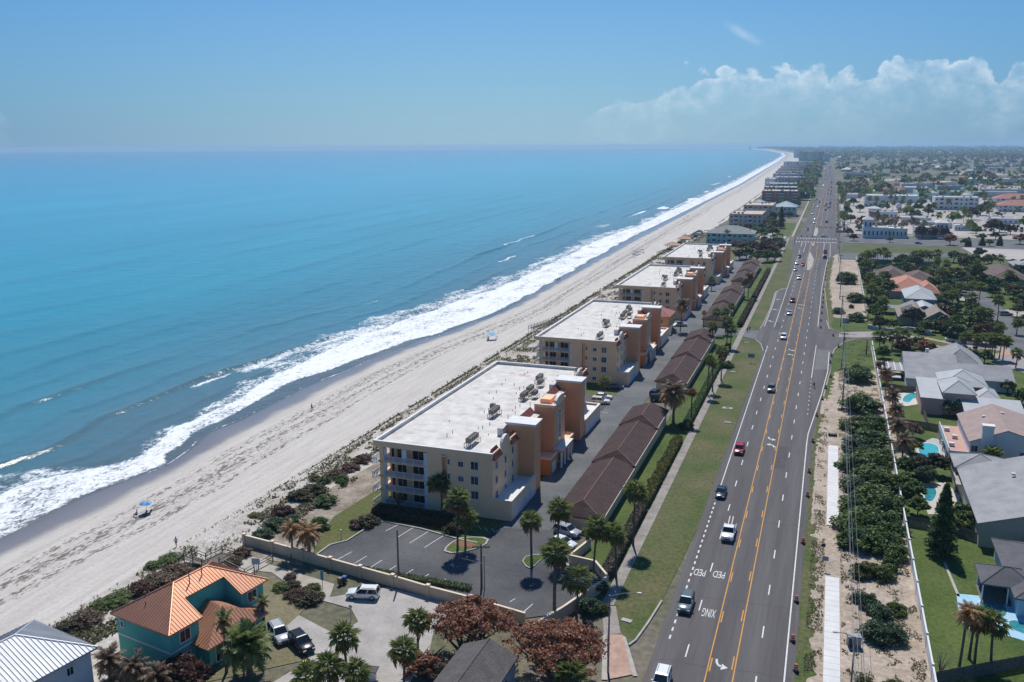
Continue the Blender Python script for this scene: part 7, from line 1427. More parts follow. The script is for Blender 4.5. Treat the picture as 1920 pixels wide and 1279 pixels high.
for i, (x, y, w_, d_, h_, rm, wm, lb) in enumerate(((72, 452, 15, 40, 3.4, BRSH, BEIGE, 'house with taupe hip roofs at the far right of the trees'), (80, 395, 14, 22, 3.4, PALE, TEALW, 'pale-roofed house half hidden by trees at the right edge'), (78, 345, 13, 20, 3.3, GSH, WHW, 'grey-roofed house behind the street trees at the right edge'), (96, 430, 14, 24, 3.4, DSH, BEIGE, 'dark-roofed house deep among the right-hand trees'), (90, 500, 16, 20, 3.3, GSH, BEIGE, 'low grey house below the construction lot'))):
    T = thing('house', lb, 'house', (x, y, 0)); hip_house(T, 0, w_, 0, d_, h_, h_ + 3.2, wm, rm, .7)
# tennis courts with wind screens
GRC = mat('court_green', (.13, .25, .20), (.115, .225, .18), scale=.2, rough=.9); BLS = mat('screen_blue', (.10, .17, .24), rough=.8)
for lb, x0, x1, y0, y1 in (('left green tennis court with white lines', 20, 33, 480, 509), ('right green tennis court partly behind trees', 44, 56, 474, 506)):
    T = thing('tennis_court', lb, 'tennis court', (x0, y0, 0)); MB().quad((0, 0, .12), (x1 - x0, 0, .12), (x1 - x0, y1 - y0, .12), (0, y1 - y0, .12)).build('court_surface', GRC, T)
    ln_ = MB(); W_, D_ = x1 - x0, y1 - y0
    for a in (1.5, W_ - 1.5, W_ / 2): ln_.quad((a - .06, 3, .126), (a + .06, 3, .126), (a + .06, D_ - 3, .126), (a - .06, D_ - 3, .126))
    for b_ in (3, D_ / 2, D_ - 3): ln_.quad((1.5, b_ - .08, .132), (W_ - 1.5, b_ - .08, .132), (W_ - 1.5, b_ + .08, .132), (1.5, b_ + .08, .132))
    ln_.build('court_line', WHITE, T); MB().box(0, W_, D_ + .5, D_ + .6, .3, 3.4).build('wind_screen', BLS, T); MB().box(1, W_ - 1, D_ / 2 - .03, D_ / 2 + .03, .2, 1.05).build('net', DARKM, T)
# timber fences between gardens
WF = mat('grey_fence_board', (.17, .15, .13), (.12, .105, .09), scale=2, rough=.95, grain=.2, gscale=6)
def board_fence(label, pts, h=1.8):
    o_ = pts[0]; T = thing('board_fence', label, 'fence', (*o_, 0)); n_ = 0; rest = MB()
    for a, c in zip(pts[:-1], pts[1:]):
        d = math.dist(a, c); rz = math.atan2(-(c[0] - a[0]), c[1] - a[1]); n = int(d / .3)
        for k in range(n):
            f = (k + .5) / n; rest.rbox(a[0] + (c[0] - a[0]) * f - o_[0], a[1] + (c[1] - a[1]) * f - o_[1], .03, .27, .05, h + random.uniform(-.03, .03), rz)
        for z in (.4, h - .35): MB().rbox((a[0] + c[0]) / 2 - o_[0], (a[1] + c[1]) / 2 - o_[1], .09, d, z, z + .09, rz).build('rail', WF, T)
    b_ = rest.build('board', WF, T); b_['kind'] = 'stuff'
board_fence('dark board fence along the bottom right edge', [(15.9, 106.6), (26.9, 114.3), (40, 123)]); board_fence('board fence behind the green lawn and the tall cedar', [(15.8, 155), (22.5, 154), (28, 150.5)]); board_fence('board fence between the pink house and the white house gardens', [(16, 214.5), (24, 213), (29, 211)]); board_fence('board fence below the grey house', [(17, 246), (24, 245)]); board_fence('short board fence at the pink house garden', [(24.4, 225), (24.6, 213.5)])
sheet('garden_path', [(20.4, 142), (20.8, 142), (21.5, 131), (21.1, 131)], .09, CONC)
for px, py, d, m_, nm in ((1718, 700, [(16, 276), (22, 276), (22, 262), (16, 262)], SANDY, 'garden_soil'), (0, 0, [(15.9, 190), (19, 190), (19, 245), (15.9, 245)], SANDY, 'garden_soil')): sheet(nm, d, .08, m_)
sheet('side_walk', [(52.5, 300), (53.8, 300), (53.5, 345), (51.5, 345)], .1, CONC); sheet('house_drive', [(44, 312), (57, 318), (57, 330), (43, 322)], .1, CONC); sheet('house_drive', [(43, 230), (56, 236), (80, 226), (80, 214), (44, 214)], .09, ASPH2); sheet('house_drive', [(41, 408), (58, 402), (58, 414), (42, 424)], .1, CONC); sheet('house_drive', [(66, 372), (92, 372), (92, 384), (67, 386)], .1, CONC)
sheet('median_planting', A_(1690, 634, 1740, 634, 1800, 648, 1880, 656, 1905, 662, 1900, 668, 1830, 664, 1760, 652, 1720, 644), .16, mat('salmon_kerb', (.42, .27, .2), rough=.9)); sheet('median_bed', A_(1700, 635, 1740, 637, 1800, 650, 1878, 659, 1870, 664, 1830, 660, 1760, 649, 1722, 642), .19, LAWN)
# entrance wall and small planters
wall_run('curving blue-grey entrance wall beside the planting', [at(x, y) for x, y in ((1627, 616), (1650, 623), (1672, 624), (1700, 621), (1725, 624), (1746, 630))], 1.5, .3, mat('blue_grey_wall', (.30, .42, .46), (.26, .37, .41), scale=.6, rough=.85), TRIM, pil=False, cat='wall')
for k, (px, py) in enumerate(((1778, 640), (1797, 643), (1818, 646), (1788, 656), (1808, 658), (1828, 660))):
    T = thing('stone_planter', f'white planter along the entrance road, {["first","second","third","fourth","fifth","sixth"][k]} from the left', 'planter', at(px, py), 0, 'white planters along the entrance road'); MB().loft([[(-.9, -.7, 0), (.9, -.7, 0), (.9, .7, 0), (-.9, .7, 0)], [(-1.1, -.9, 1.1), (1.1, -.9, 1.1), (1.1, .9, 1.1), (-1.1, .9, 1.1)]]).build('planter_box', TRIM, T); f = link('foliage', BUSH['mixed'][k % 3], T, (0, 0, 1.0)); f.scale = (1, .9, .8)
# cedar, bare shrubs, garden trees
def conifer(label, loc, h, r, kind='dark', n=2600, group=None, size=.3, near=True):
    T = thing('conifer_tree', label, 'conifer', loc, VR.uniform(0, 6), group); rs = np.random.RandomState(int(abs(loc[0] * 13 + loc[1] * 7)) % 9999); t_ = rs.uniform(0, 1, n) ** 1.15; z = h * (.07 + .93 * t_); a = rs.uniform(0, 6.283, n); tier = .68 + .32 * np.sin(z / h * 38 + 2 * np.sin(a * 3)); rr_ = r * (1 - t_) ** .75 * tier * np.sqrt(rs.uniform(.2, 1, n)) + .12
    P_ = np.stack([rr_ * np.cos(a), rr_ * np.sin(a), z], 1); Nn = np.stack([np.cos(a), np.sin(a), .7 + 0 * a], 1); link('crown', leaves_mesh('crown', P_, Nn, size, LEAF[kind], 2.2, rs), T); MB().tube([(0, 0, 0), (0, 0, h * .9)], [r * .09, .03], 7).build('trunk', BARK, T); return T
conifer('tall dark cedar casting a shadow on the green lawn', at(1762, 1040), hgt((1762, 1040), 908), 2.7, n=5200, size=.34)
for px, py, ty, r_, lb in ((1815, 461, 446, 2.2, 'small dark conifer by the cross street, first from left'), (1841, 461, 445, 2.2, 'small dark conifer by the cross street, second from left'), (1874, 461, 444, 2.4, 'small dark conifer by the cross street, third from left'), (1464, 428, 388, 4.2, 'tall dark cypress between the far condominium and the highway'), (1380, 421, 395, 3.6, 'dark cypress in front of the beige far condominium')): conifer(lb, at(px, py), hgt((px, py), ty), r_, n=900, size=.8)
def bare_shrub(label, loc, h, seed):
    T = thing('bare_shrub', label, 'shrub', loc); r_ = random.Random(seed); mb = MB()
    for k in range(9):
        a = r_.uniform(0, 6.28); q = (.5 * h * r_.uniform(.3, 1) * math.cos(a), .5 * h * r_.uniform(.3, 1) * math.sin(a), h * r_.uniform(.6, 1)); mb.tube([(0, 0, 0), (q[0] * .4, q[1] * .4, q[2] * .5), q], [.07, .05, .025], 5)
        for j in range(3): b_ = r_.uniform(0, 6.28); mb.tube([q, (q[0] + .35 * math.cos(b_), q[1] + .35 * math.sin(b_), q[2] + .25 - .35 * j * .3)], [.025, .012], 4)
    mb.build('branches', mat('pale_bare_branch', (.32, .28, .24), rough=.9), T)
bare_shrub('bare pale shrub on the green lawn left of the palms', at(1762, 1262), 3.4, 3); bare_shrub('bare pale shrub in the frost-hit garden by the turquoise pool', at(1712, 830), 3.0, 5)
T = thing('dead_tree', 'bare T-shaped dead tree beside the entrance road', 'tree', at(1624, 666)); MB().tube([(0, 0, 0), (0, 0, 5)], [.2, .12], 7).build('trunk', BARK, T); MB().tube([(-2.4, 0, 4.3), (-1.6, 0, 5.0), (0, 0, 4.8), (1.6, 0, 5.0), (2.4, 0, 4.3)], .09, 5).build('limb', BARK, T)
k = 0
for px, py, r_, kd, lb in ((1718, 892, 2.6, 'mixed', 'half-dry bush below the turquoise pool'), (1752, 890, 2.9, 'mixed', 'reddish garden bush above the khaki house'), (1735, 905, 2.2, 'blue', 'agave-like green bush near the shaded pool'), (1698, 890, 2.4, 'dark', 'dark bush inside the fence by the dry palms'), (1692, 925, 2.6, 'mid', 'leafy bush inside the fence below the dry palms'), (1712, 940, 2.6, 'dark', 'dark bush left of the shaded pool'), (1720, 966, 2.2, 'mid', 'green bush at the corner behind the board fence'), (1800, 985, 2.6, 'dark', 'dark garden shrub behind the board fence, middle'), (1828, 996, 2.4, 'mid', 'round garden shrub behind the board fence, right'), (1790, 1000, 1.7, 'yellow', 'light green shrub behind the board fence'), (1712, 822, 2.3, 'brown', 'dry grey bush at the turquoise pool'), (1712, 850, 2.0, 'dark', 'round dark bush at the pool edge'), (1780, 780, 2.6, 'blue', 'blue-green round tree before the pink house'), (1706, 715, 2.0, 'brown', 'frost-browned bush below the patio canopy'), (1690, 665, 3.0, 'plum', 'reddish bush behind the grey house, left'), (1728, 664, 3.0, 'rust', 'rust-coloured bush behind the grey house, right'), (1655, 672, 2.6, 'dark', 'dark shrub by the fence top'), (1700, 656, 2.6, 'dark', 'dark hedge shrub above the grey house'), (1722, 654, 2.6, 'dark', 'dark hedge shrub above the grey house, right'), (1745, 662, 2.4, 'dark', 'dark shrub at the ridge of the grey house'), (1820, 684, 3.2, 'dark', 'wide dark shrub on the entrance lawn'), (1845, 682, 3.0, 'dark', 'wide dark shrub on the entrance lawn, right'), (1846, 716, 2.4, 'dark', 'dark garden tree right of the grey roof'), (1872, 722, 2.4, 'brown', 'frost-browned garden tree at the right'), (1889, 738, 2.4, 'dark', 'dark bushy tree above the green van'), (1916, 760, 2.8, 'dark', 'dark tree at the right edge by the van'), (1652, 700, 2.3, 'brown', 'dry brown bush along the fence, far'), (1665, 720, 2.2, 'brown', 'dry brown bush along the fence, nearer')):
    tree(kd, lb, at(px, py), r_, r_ * .8, None, 'garden_tree' if r_ > 2.3 else 'garden_shrub', 'tree' if r_ > 2.3 else 'shrub')
rr = random.Random(21); n_ = 0; zones = [((17, 345), (26, 470), 14), ((17, 322), (56, 338), 16), ((42, 340), (56, 470), 24), ((18, 462), (60, 482), 14), ((58, 430), (72, 520), 16), ((67, 330), (80, 450), 26), ((88, 300), (125, 540), 46), ((17, 440), (22, 520), 8), ((32, 500), (45, 520), 8), ((60, 500), (90, 550), 12), ((30, 315), (50, 328), 8)]
zn = ['behind the far white fence', 'along the entrance wall', 'between the coral roof and the street', 'near the tennis courts', 'at the far end of the residential street', 'right of the residential street', 'deep in the right-hand wood', 'along the inside of the far fence', 'between the two tennis courts', 'below the cross lane', 'behind the entrance wall']
for (x0, y0), (x1, y1), n in zones:
    for _ in range(n):
        x, y = rr.uniform(x0, x1), rr.uniform(y0, y1); r_ = rr.uniform(2.0, 4.2)
        kd = rr.choice(['dark', 'dark', 'mid', 'blue', 'mid', 'mixed', 'plum']); tree(kd, f'{"small" if r_ < 2.8 else "large" if r_ > 3.6 else "mid-sized"} {dict(dark="dark green", mid="fresh green", blue="blue-green", mixed="half-dry", plum="purplish")[kd]} tree {zn[zones.index(((x0, y0), (x1, y1), n))]}', (x, y), r_, r_ * rr.uniform(.8, 1.15), 'trees among the far houses', 'leafy_tree')
for k in range(26): y = 335 + 185 * k / 26 + rr.uniform(-3, 3); palm(f'fan palm {("left of the residential street", "right of the residential street", "inside the far white fence")[k % 3]}, {ORD[k // 3]} the camera', ((rr.uniform(46, 55), rr.uniform(68, 90), rr.uniform(17, 24))[k % 3], y), rr.uniform(5, 10), cr=rr.uniform(1.6, 2.0), n=26, near=False, group='palms among the far houses')
tree('plum', 'wide dark purple tree beside the tan house', at(1765, 606), 5.2, 3.0, None, 'purple_tree')
# ================================================================== DISTANCE: CONDOS, PLAZA, TOWN
def pbox(pl, pr, pb, ptop):
    """footprint line and height of a far building from its surveyed front edge"""
    a, c = at(pl, pb), at(pr, pb); return a[0], c[0], (a[1] + c[1]) / 2, hgt(((pl + pr) / 2, pb), ptop)
FW = {}
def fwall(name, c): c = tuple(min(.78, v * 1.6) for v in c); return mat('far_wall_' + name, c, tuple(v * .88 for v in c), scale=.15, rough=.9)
def block(label, pl, pr, pb, pt, depth, wall, roofm, floors=4, cols=8, roof='flat', rise=2.5, name='building', balc=False, cat='building', group=None):
    x0, x1, y, h = pbox(pl, pr, pb, pt); w = x1 - x0; T = thing(name, label, cat, (x0, y, 0), 0, group)
    if roof == 'flat':
        MB().box(0, w, 0, depth, 0, h).build('wall', wall, T); m = MB(); m.box(.35, w - .35, .35, depth - .35, h, h + .06); ro = m.build('roof', roofm, T); p = MB(); [p.box(*q, h, h + .7) for q in ((0, w, 0, .3), (0, w, depth - .3, depth), (0, .3, .3, depth - .3), (w - .3, w, .3, depth - .3))]; p.build('parapet', wall, T)
        r_ = random.Random(int(pl * 7 + pb))
        for _ in range(max(2, int(w * depth / 220))): x, yy = r_.uniform(1, max(1.2, w - 3)), r_.uniform(1, max(1.2, depth - 3)); MB().box(x, x + 1.6, yy, yy + 1.6, h + .06, h + 1.3).build('rooftop_unit', MET, ro)
    else: hip_house(T, 0, w, 0, depth, h, h + rise, wall, roofm, .8, axis='x' if w > depth else 'y')
    if floors:
        fh = h / floors; cw = w / cols
        for f in range(floors):
            for c in range(cols):
                u = (c + .5) * cw; z = f * fh + fh * .52
                if balc and c % 3 == 1: MB().box(u - cw * .34, u + cw * .34, -.06, -.01, z - fh * .3, z + fh * .3).build('loggia', DARKM, T); MB().box(u - cw * .45, u + cw * .45, -.5, -.4, z - fh * .45, z - fh * .1).build('railing', TRIM, T)
                else: MB().box(u - cw * .18, u + cw * .18, -.06, -.01, z - fh * .2, z + fh * .2).build('window', GLASS, T)
        nd = min(10, max(2, int(depth / 6)))
        for f in range(floors):
            for c in range(nd): v = (c + .5) * depth / nd; z = f * fh + fh * .52; MB().box(w + .01, w + .06, v - 1, v + 1, z - fh * .24, z + fh * .24).build('window', GLASS, T)
    return T
WF_ = fwall('white', (.60, .60, .58)); TQ = fwall('seafoam', (.28, .40, .37)); BG = fwall('beige', (.42, .34, .28)); BR = fwall('brick', (.33, .16, .12)); GY = fwall('grey', (.36, .38, .38)); PK = fwall('pinkish', (.50, .40, .36))
FTAN = mat('tan_membrane', (.56, .45, .36), (.5, .4, .32), scale=.2, rough=.9); FWH = mat('white_membrane', (.62, .61, .6), (.54, .53, .52), scale=.2, rough=.9); FGR = mat('grey_green_roof', (.27, .285, .275), (.23, .245, .235), scale=.3, rough=.9); FBL = mat('blue_metal_roof', (.22, .33, .40), (.19, .29, .36), scale=.3, rough=.6); FRD = mat('red_far_tile', (.40, .20, .165), (.34, .17, .14), scale=.3, rough=.9); FPK = mat('pinkish_grey_roof', (.36, .29, .275), (.31, .255, .24), scale=.1, rough=.9)
block('teal two-storey beach inn with a wide grey hip roof', 1322, 1412, 457, 438, 22, TQ, FGR, 2, 9, 'hip', 4.5, 'beach_inn', True); MB().box(0, .1, 0, .1, 0, .1)
block('small seafoam office with pale hip roof by the inn', 1425, 1470, 456, 447, 14, TQ, PALE, 1, 5, 'hip', 3.0, 'house')
block('beige four-storey condominium behind the teal inn', 1365, 1428, 434, 403, 44, BG, FTAN, 4, 7, 'flat', 0, 'condominium', True); block('second beige condominium with a tan roof, farther back', 1392, 1448, 414, 386, 44, BG, FTAN, 4, 6, 'flat', 0, 'condominium', True)
block('blue-roofed beach house left of two', 1404, 1438, 402, 383, 20, TQ, FBL, 2, 4, 'hip', 4, 'house'); block('blue-roofed beach house right of two, near the highway', 1450, 1492, 406, 388, 26, TQ, FBL, 2, 5, 'hip', 4.5, 'house')
for k in range(3): block(f'row of brick condominium, {["nearest","middle","farthest"][k]} white roof strip', 1427 + 4 * k, 1494 - k, 380 - 9 * k, 359 - 7 * k, 36, BR if k < 2 else WF_, FWH, 4, 8, 'flat', 0, 'condominium', True)
block('white condominium slab with small dark windows above the brick row', 1433, 1452, 358, 336, 50, WF_, FWH, 6, 4, 'flat', 0, 'condominium'); block('grey-green condominium wing behind the white slab', 1452, 1500, 352, 333, 40, GY, FWH, 6, 8, 'flat', 0, 'condominium', True)
for k in range(4): block(f'stepped grey condominium, {["nearest","second","third","farthest"][k]} step', 1448 + 5 * k, 1504 + k, 341 - 6 * k, 327 - 5 * k, 50, PK if k % 2 else GY, FPK, 6, 8, 'flat', 0, 'condominium')
block('pale mid-rise hotel left of the tall towers', 1468, 1522, 320, 304, 60, WF_, FWH, 7, 9, 'flat', 0, 'hotel', True)
for k in range(5): block(f'small white-roofed motel wing beside the trees, {ORD[k]} the camera', 1498 - 1.2 * (4 - k) * 0 - k, 1512 - k * .6, 372 - 7 * k, 367 - 7 * k, 12, GY, FWH, 1, 3, 'flat', 0, 'motel_wing')
block('blue-trimmed motel block near the highway', 1502, 1522, 345, 333, 30, GY, FBL, 3, 5, 'flat', 0, 'motel')
block('tall twin-tower hotel on the far beach, left tower', 1497, 1512, 309, 281, 60, GY, GY, 14, 6, 'flat', 0, 'hotel_tower', True); block('tall twin-tower hotel on the far beach, right tower', 1532, 1543, 309, 283, 60, GY, GY, 14, 4, 'flat', 0, 'hotel_tower', True); block('lower middle wing between the two hotel towers', 1512.3, 1531.7, 308, 286, 50, TQ, GY, 12, 6, 'flat', 0, 'hotel_wing', True); block('shorter tower right of the twin hotel towers', 1545, 1556, 303, 289, 50, GY, GY, 8, 4, 'flat', 0, 'hotel_tower')
block('hazy slab tower beyond the twin hotel', 1488, 1497, 296, 275, 80, GY, GY, 0, 4, 'flat', 0, 'hotel_tower'); block('faint tower alone on the distant coast', 1404.5, 1407, 280.5, 272.5, 60, GY, GY, 0, 3, 'flat', 0, 'hotel_tower')
# plaza and streets right of the highway
block('white plaza shop with corner turret, nearest the highway', 1617, 1664, 447, 428, 16, WF_, FWH, 1, 6, 'flat', 0, 'shop'); block('white hip-roofed turret of the nearest plaza shop', 1617, 1634, 446, 412, 10, WF_, FWH, 2, 2, 'hip', 2.4, 'shop_tower'); block('cream plaza shop with low parapet in the middle of the row', 1664, 1700, 447, 430, 18, fwall('cream', (.6, .52, .43)), FWH, 1, 5, 'flat', 0, 'shop')
block('white plaza shop right of the palms, lower roof', 1715, 1754, 446, 428, 18, WF_, FWH, 1, 5, 'flat', 0, 'shop'); block('white hip-roofed tower block with blue windows in the plaza', 1754, 1776, 444, 418, 14, WF_, FWH, 2, 3, 'hip', 1.6, 'shop_tower'); block('low white shop roof behind the plaza tower', 1712, 1790, 428, 418, 14, WF_, FWH, 1, 8, 'flat', 0, 'shop')
block('white arcaded shop in the second plaza row', 1630, 1682, 413, 398, 18, WF_, FWH, 1, 7, 'flat', 0, 'shop'); block('white turret above the second plaza row', 1628, 1648, 410, 391, 10, WF_, FWH, 2, 3, 'hip', 2.0, 'shop_tower')
block('long white flat-roofed store with blank side wall', 1622, 1720, 380, 368, 36, fwall('bluish', (.42, .46, .48)), FWH, 0, 8, 'flat', 0, 'store'); block('low shaded annex in front of the long white store', 1620, 1662, 388, 380, 16, GY, FGR, 1, 5, 'flat', 0, 'store'); block('white delivery truck box parked behind the store', 1680, 1690, 391, 385, 6, WF_, FWH, 0, 2, 'flat', 0, 'truck_box', cat='trailer')
block('pale green four-storey apartment block facing the plaza lot', 1752, 1832, 394, 371, 26, fwall('mint', (.48, .52, .47)), FWH, 3, 9, 'flat', 0, 'apartment_block', True); block('pale roofed hall behind the apartment block', 1760, 1800, 372, 360, 26, TQ, FWH, 0, 4, 'flat', 0, 'hall')
block('two-storey motel with red hip roof at the right edge, nearer', 1873, 1960, 398, 386, 24, fwall('motel', (.46, .48, .46)), FRD, 2, 10, 'hip', 5, 'motel', True); block('two-storey motel with red hip roof at the right edge, farther', 1868, 1960, 384, 373, 24, MATS['far_wall_motel'], FRD, 2, 10, 'hip', 5, 'motel', True)
for l_, r_, b_, t_, d, lb in ((1723, 1758, 374, 363, 90, 'pinkish-roofed mall wing, left arm'), (1758, 1826, 356, 349, 30, 'pinkish-roofed mall wing, far arm'), (1826, 1850, 368, 358, 80, 'pinkish-roofed mall wing, right arm'), (1838, 1960, 370, 356, 110, 'vast pinkish-grey mall roof at the right edge')): block(lb, l_, r_, b_, t_, d, TQ, FPK, 0, 6, 'flat', 0, 'mall_wing')
for l_, r_, b_, t_, d, lb in ((1584, 1614, 372, 365, 26, 'white store roof close to the highway beyond the plaza'), (1690, 1748, 352, 345, 30, 'broad white roof left of the pinkish mall'), (1790, 1826, 433, 424, 16, 'pale shop roof among the parked cars, nearer'), (1852, 1908, 420, 411, 18, 'pale shop roof among the parked cars, right side'), (1690, 1745, 418, 409, 18, 'long white shop roof behind the middle palms'), (1846, 1915, 343, 336, 40, 'wide white warehouse roof beyond the mall')): block(lb, l_, r_, b_, t_, d, WF_, FWH, 1 if b_ > 400 else 0, 6, 'flat', 0, 'shop')
rr = random.Random(8)
for k in range(10): px = 1588 + 11 * k + rr.uniform(-2, 2); py = 361 - (k % 3) * 6; block('red-tiled townhouse in the cluster beyond the store', px, px + 12, py, py - 5, 18, PK, FRD, 1, 3, 'hip', 4, 'townhouse', group='red-tiled townhouses')
for l_, r_, b_, t_, d, rf, lb in ((1582, 1668, 330, 325, 30, FGR, 'long low green building in the town'), (1578, 1600, 322, 318, 40, FWH, 'white peaked hall in the town beside the highway'), (1752, 1778, 318, 315, 50, FWH, 'pale domed roof in the town'), (1826, 1892, 314, 310, 60, FWH, 'long white warehouse roof in the town'), (1646, 1682, 306, 303, 60, FWH, 'white strip roof in the far town'), (1700, 1738, 340, 336, 24, FWH, 'white school roof right of the townhouses'), (1800, 1822, 341, 337, 30, FWH, 'white flat roof beyond the mall'), (1884, 1950, 309, 305, 60, FPK, 'pale roof at the far right of the town'), (1569, 1582, 298, 295, 60, FWH, 'white pointed hall roof beside the vanishing highway'), (1574, 1579, 289, 287, 80, FWH, 'bright speck of roof near the horizon')): block(lb, l_, r_, b_, t_, d, GY, rf, 0, 4, 'hip' if 'peak' in lb or 'point' in lb or 'dome' in lb else 'flat', 5, 'town_building')
rfs = [FWH, FWH, FGR, BRSH, FPK, GSH, DSH, FWH, CORAL, FPK, BRSH]
def far_house(label, x, y, grp, s=1.0):
    rf = rr.choice(rfs); nm = {'white_membrane': 'white', 'grey_green_roof': 'grey-green', 'brown_shingle': 'brown', 'pinkish_grey_roof': 'pinkish', 'light_grey_shingle': 'light grey', 'slate_shingle': 'dark grey', 'coral_tile': 'coral'}[rf.name]
    if rr.random() < .3 and s == 1.0:
        T = thing('town_store', f'flat pale {"white" if rf is FWH else "buff"} commercial roof in the distant town', 'building', (x, y, 0), 0, grp); w_, d_ = rr.uniform(24, 50), rr.uniform(16, 34); MB().box(0, w_, 0, d_, 0, 6.5).build('wall', WF_, T); MB().box(-.3, w_ + .3, -.3, d_ + .3, 6.5, 7.0).build('roof', FWH if rf is FWH else FTAN, T); return
    label = label.replace('low house roof', f'low {nm} house roof'); T = thing('town_house', label, 'house', (x, y, 0), rr.uniform(-.1, .1), grp); w_, d_ = rr.uniform(11, 19) * s, rr.uniform(11, 22) * s; hip_house(T, 0, w_, 0, d_, 4.2, 7.6, WF_ if rr.random() < .5 else BG, rf, .7)
for _ in range(230):
    y = 700 + 2900 * rr.random() ** 1.5; x = rr.uniform(60, 90 + y * .55)
    if 640 < y < 1190 and x < 420: x += 420
    far_house('low house roof among the trees of the distant town', x, y, 'roofs of the distant town')
for _ in range(22): y = rr.uniform(1200, 3000); far_house('low house roof between the far highway and the beach', rr.uniform(-80, -32), y, 'roofs by the far highway', .8)
for y in (1215, 1480, 1820, 2300, 3000): sheet('town_street', [(4.5 - .006 * (y - 1200), y), (1500, y - 40), (1500, y - 26), (4.5 - .006 * (y - 1200), y + 13)], .1, MATS['pale_road'])
for x in (250, 520, 860): sheet('town_street', [(x, 1230), (x + 11, 1230), (x + 60, 3600), (x + 46, 3600)], .13, MATS['pale_road'])
for k, (x, y, w_, d_) in enumerate(((150, 1245, 90, 60), (300, 1300, 120, 90), (40, 1330, 90, 70), (430, 1400, 140, 70), (120, 1520, 130, 80), (560, 1250, 160, 100), (320, 1650, 150, 90), (60, 1700, 100, 90), (640, 1560, 180, 110), (250, 2050, 180, 120), (700, 1950, 240, 140))): sheet('town_parking', [(x, y), (x + w_, y), (x + w_, y + d_), (x, y + d_)], .15, MATS['plaza_pavement'])
# trees of the distance: nearest and largest one by one
PT = [(1590, 443, 3.4, 'plum'), (1600, 452, 3, 'plum'), (1645, 440, 4.6, 'plum'), (1628, 440, 4, 'plum'), (1730, 448, 5.5, 'plum'), (1752, 448, 5, 'plum'), (1768, 448, 5, 'plum'), (1781, 460, 4.2, 'rust'), (1862, 440, 6.5, 'plum'), (1874, 436, 5.0, 'plum'), (1894, 440, 4.2, 'plum'), (1912, 458, 4.2, 'rust'), (1830, 442, 3.8, 'mid'), (1866, 450, 3.4, 'dark'), (1810, 462, 3.0, 'dark'), (1822, 412, 6, 'plum'), (1838, 404, 6, 'plum'), (1850, 396, 5.5, 'plum'), (1770, 390, 5, 'plum'), (1755, 392, 4.5, 'brown'), (1730, 372, 6.5, 'plum'), (1616, 420, 4, 'plum'), (1595, 418, 4, 'brown'), (1588, 405, 4.5, 'dark'), (1612, 398, 4.5, 'dark'), (1600, 386, 5, 'dark'), (1668, 455, 2.2, 'mid'), (1700, 405, 5, 'mid'), (1715, 412, 5, 'mid'), (1720, 398, 5, 'dark'), (1740, 405, 4.6, 'mid'), (1728, 388, 5, 'dark'), (1745, 396, 4.4, 'dark'), (1840, 452, 3, 'dark'), (1855, 462, 2.6, 'mid')]
od = ['first', 'second', 'third', 'fourth', 'fifth', 'sixth', 'seventh', 'eighth', 'ninth', 'tenth']
for px, py, r_, kd in PT: tree(kd, f'{dict(plum="purplish", rust="rusty", mid="green", dark="dark green", brown="dry brown")[kd]} tree planted around the shopping plaza lots, {"left" if px < 1720 else "right"} half', at(px, py), r_ * 1.15, r_ * .9, 'trees around the shopping plaza', 'plaza_tree')
k = 0
for px, py, r_, kd in ((1395, 474, 5, 'brown'), (1412, 476, 5.5, 'plum'), (1430, 478, 5.5, 'plum'), (1448, 480, 5, 'brown'), (1380, 470, 4.5, 'brown'), (1400, 486, 5, 'mid'), (1420, 492, 5, 'dark'), (1438, 492, 5, 'dark'), (1386, 488, 4.4, 'mixed'), (1452, 490, 4.5, 'dark'), (1440, 470, 5, 'plum'), (1462, 470, 4, 'dark')):
    tree(kd, f'tree in the brown grove beyond the farthest condominium, {(od + ["eleventh", "twelfth"])[k]} of twelve', at(px, py), r_, r_ * .7, 'grove beyond the farthest condominium', 'grove_tree'); k += 1
for k, (px, py) in enumerate(((1345, 452), (1362, 456), (1382, 455), (1402, 455), (1415, 448), (1432, 460), (1450, 464), (1462, 462))): palm(f'palm in front of the teal inn, {od[k]} from the left', at(px, py), 6, cr=2.2, n=26, near=False, group='palms before the teal inn')
for _ in range(60):
    y = rr.uniform(640, 1080); x = rr.uniform(-58, -40) if y > 700 or rr.random() < .5 else rr.uniform(-46, -36)
    tree(rr.choice(['dark', 'dark', 'mid', 'brown', 'plum']), 'tree in the belt between the beach condominiums and the highway', (x + (12 if y > 800 else 0) * rr.random(), y), rr.uniform(3, 5), rr.uniform(2.5, 4.5), 'trees between condominiums and highway', 'belt_tree')
for _ in range(80): y = rr.uniform(690, 1180); palm('palm lining the plaza side of the highway', (rr.uniform(8, 16) if rr.random() < .28 else rr.uniform(30, 200), y), rr.uniform(6, 10), cr=2.1, n=26, near=False, group='palms of the plaza side')
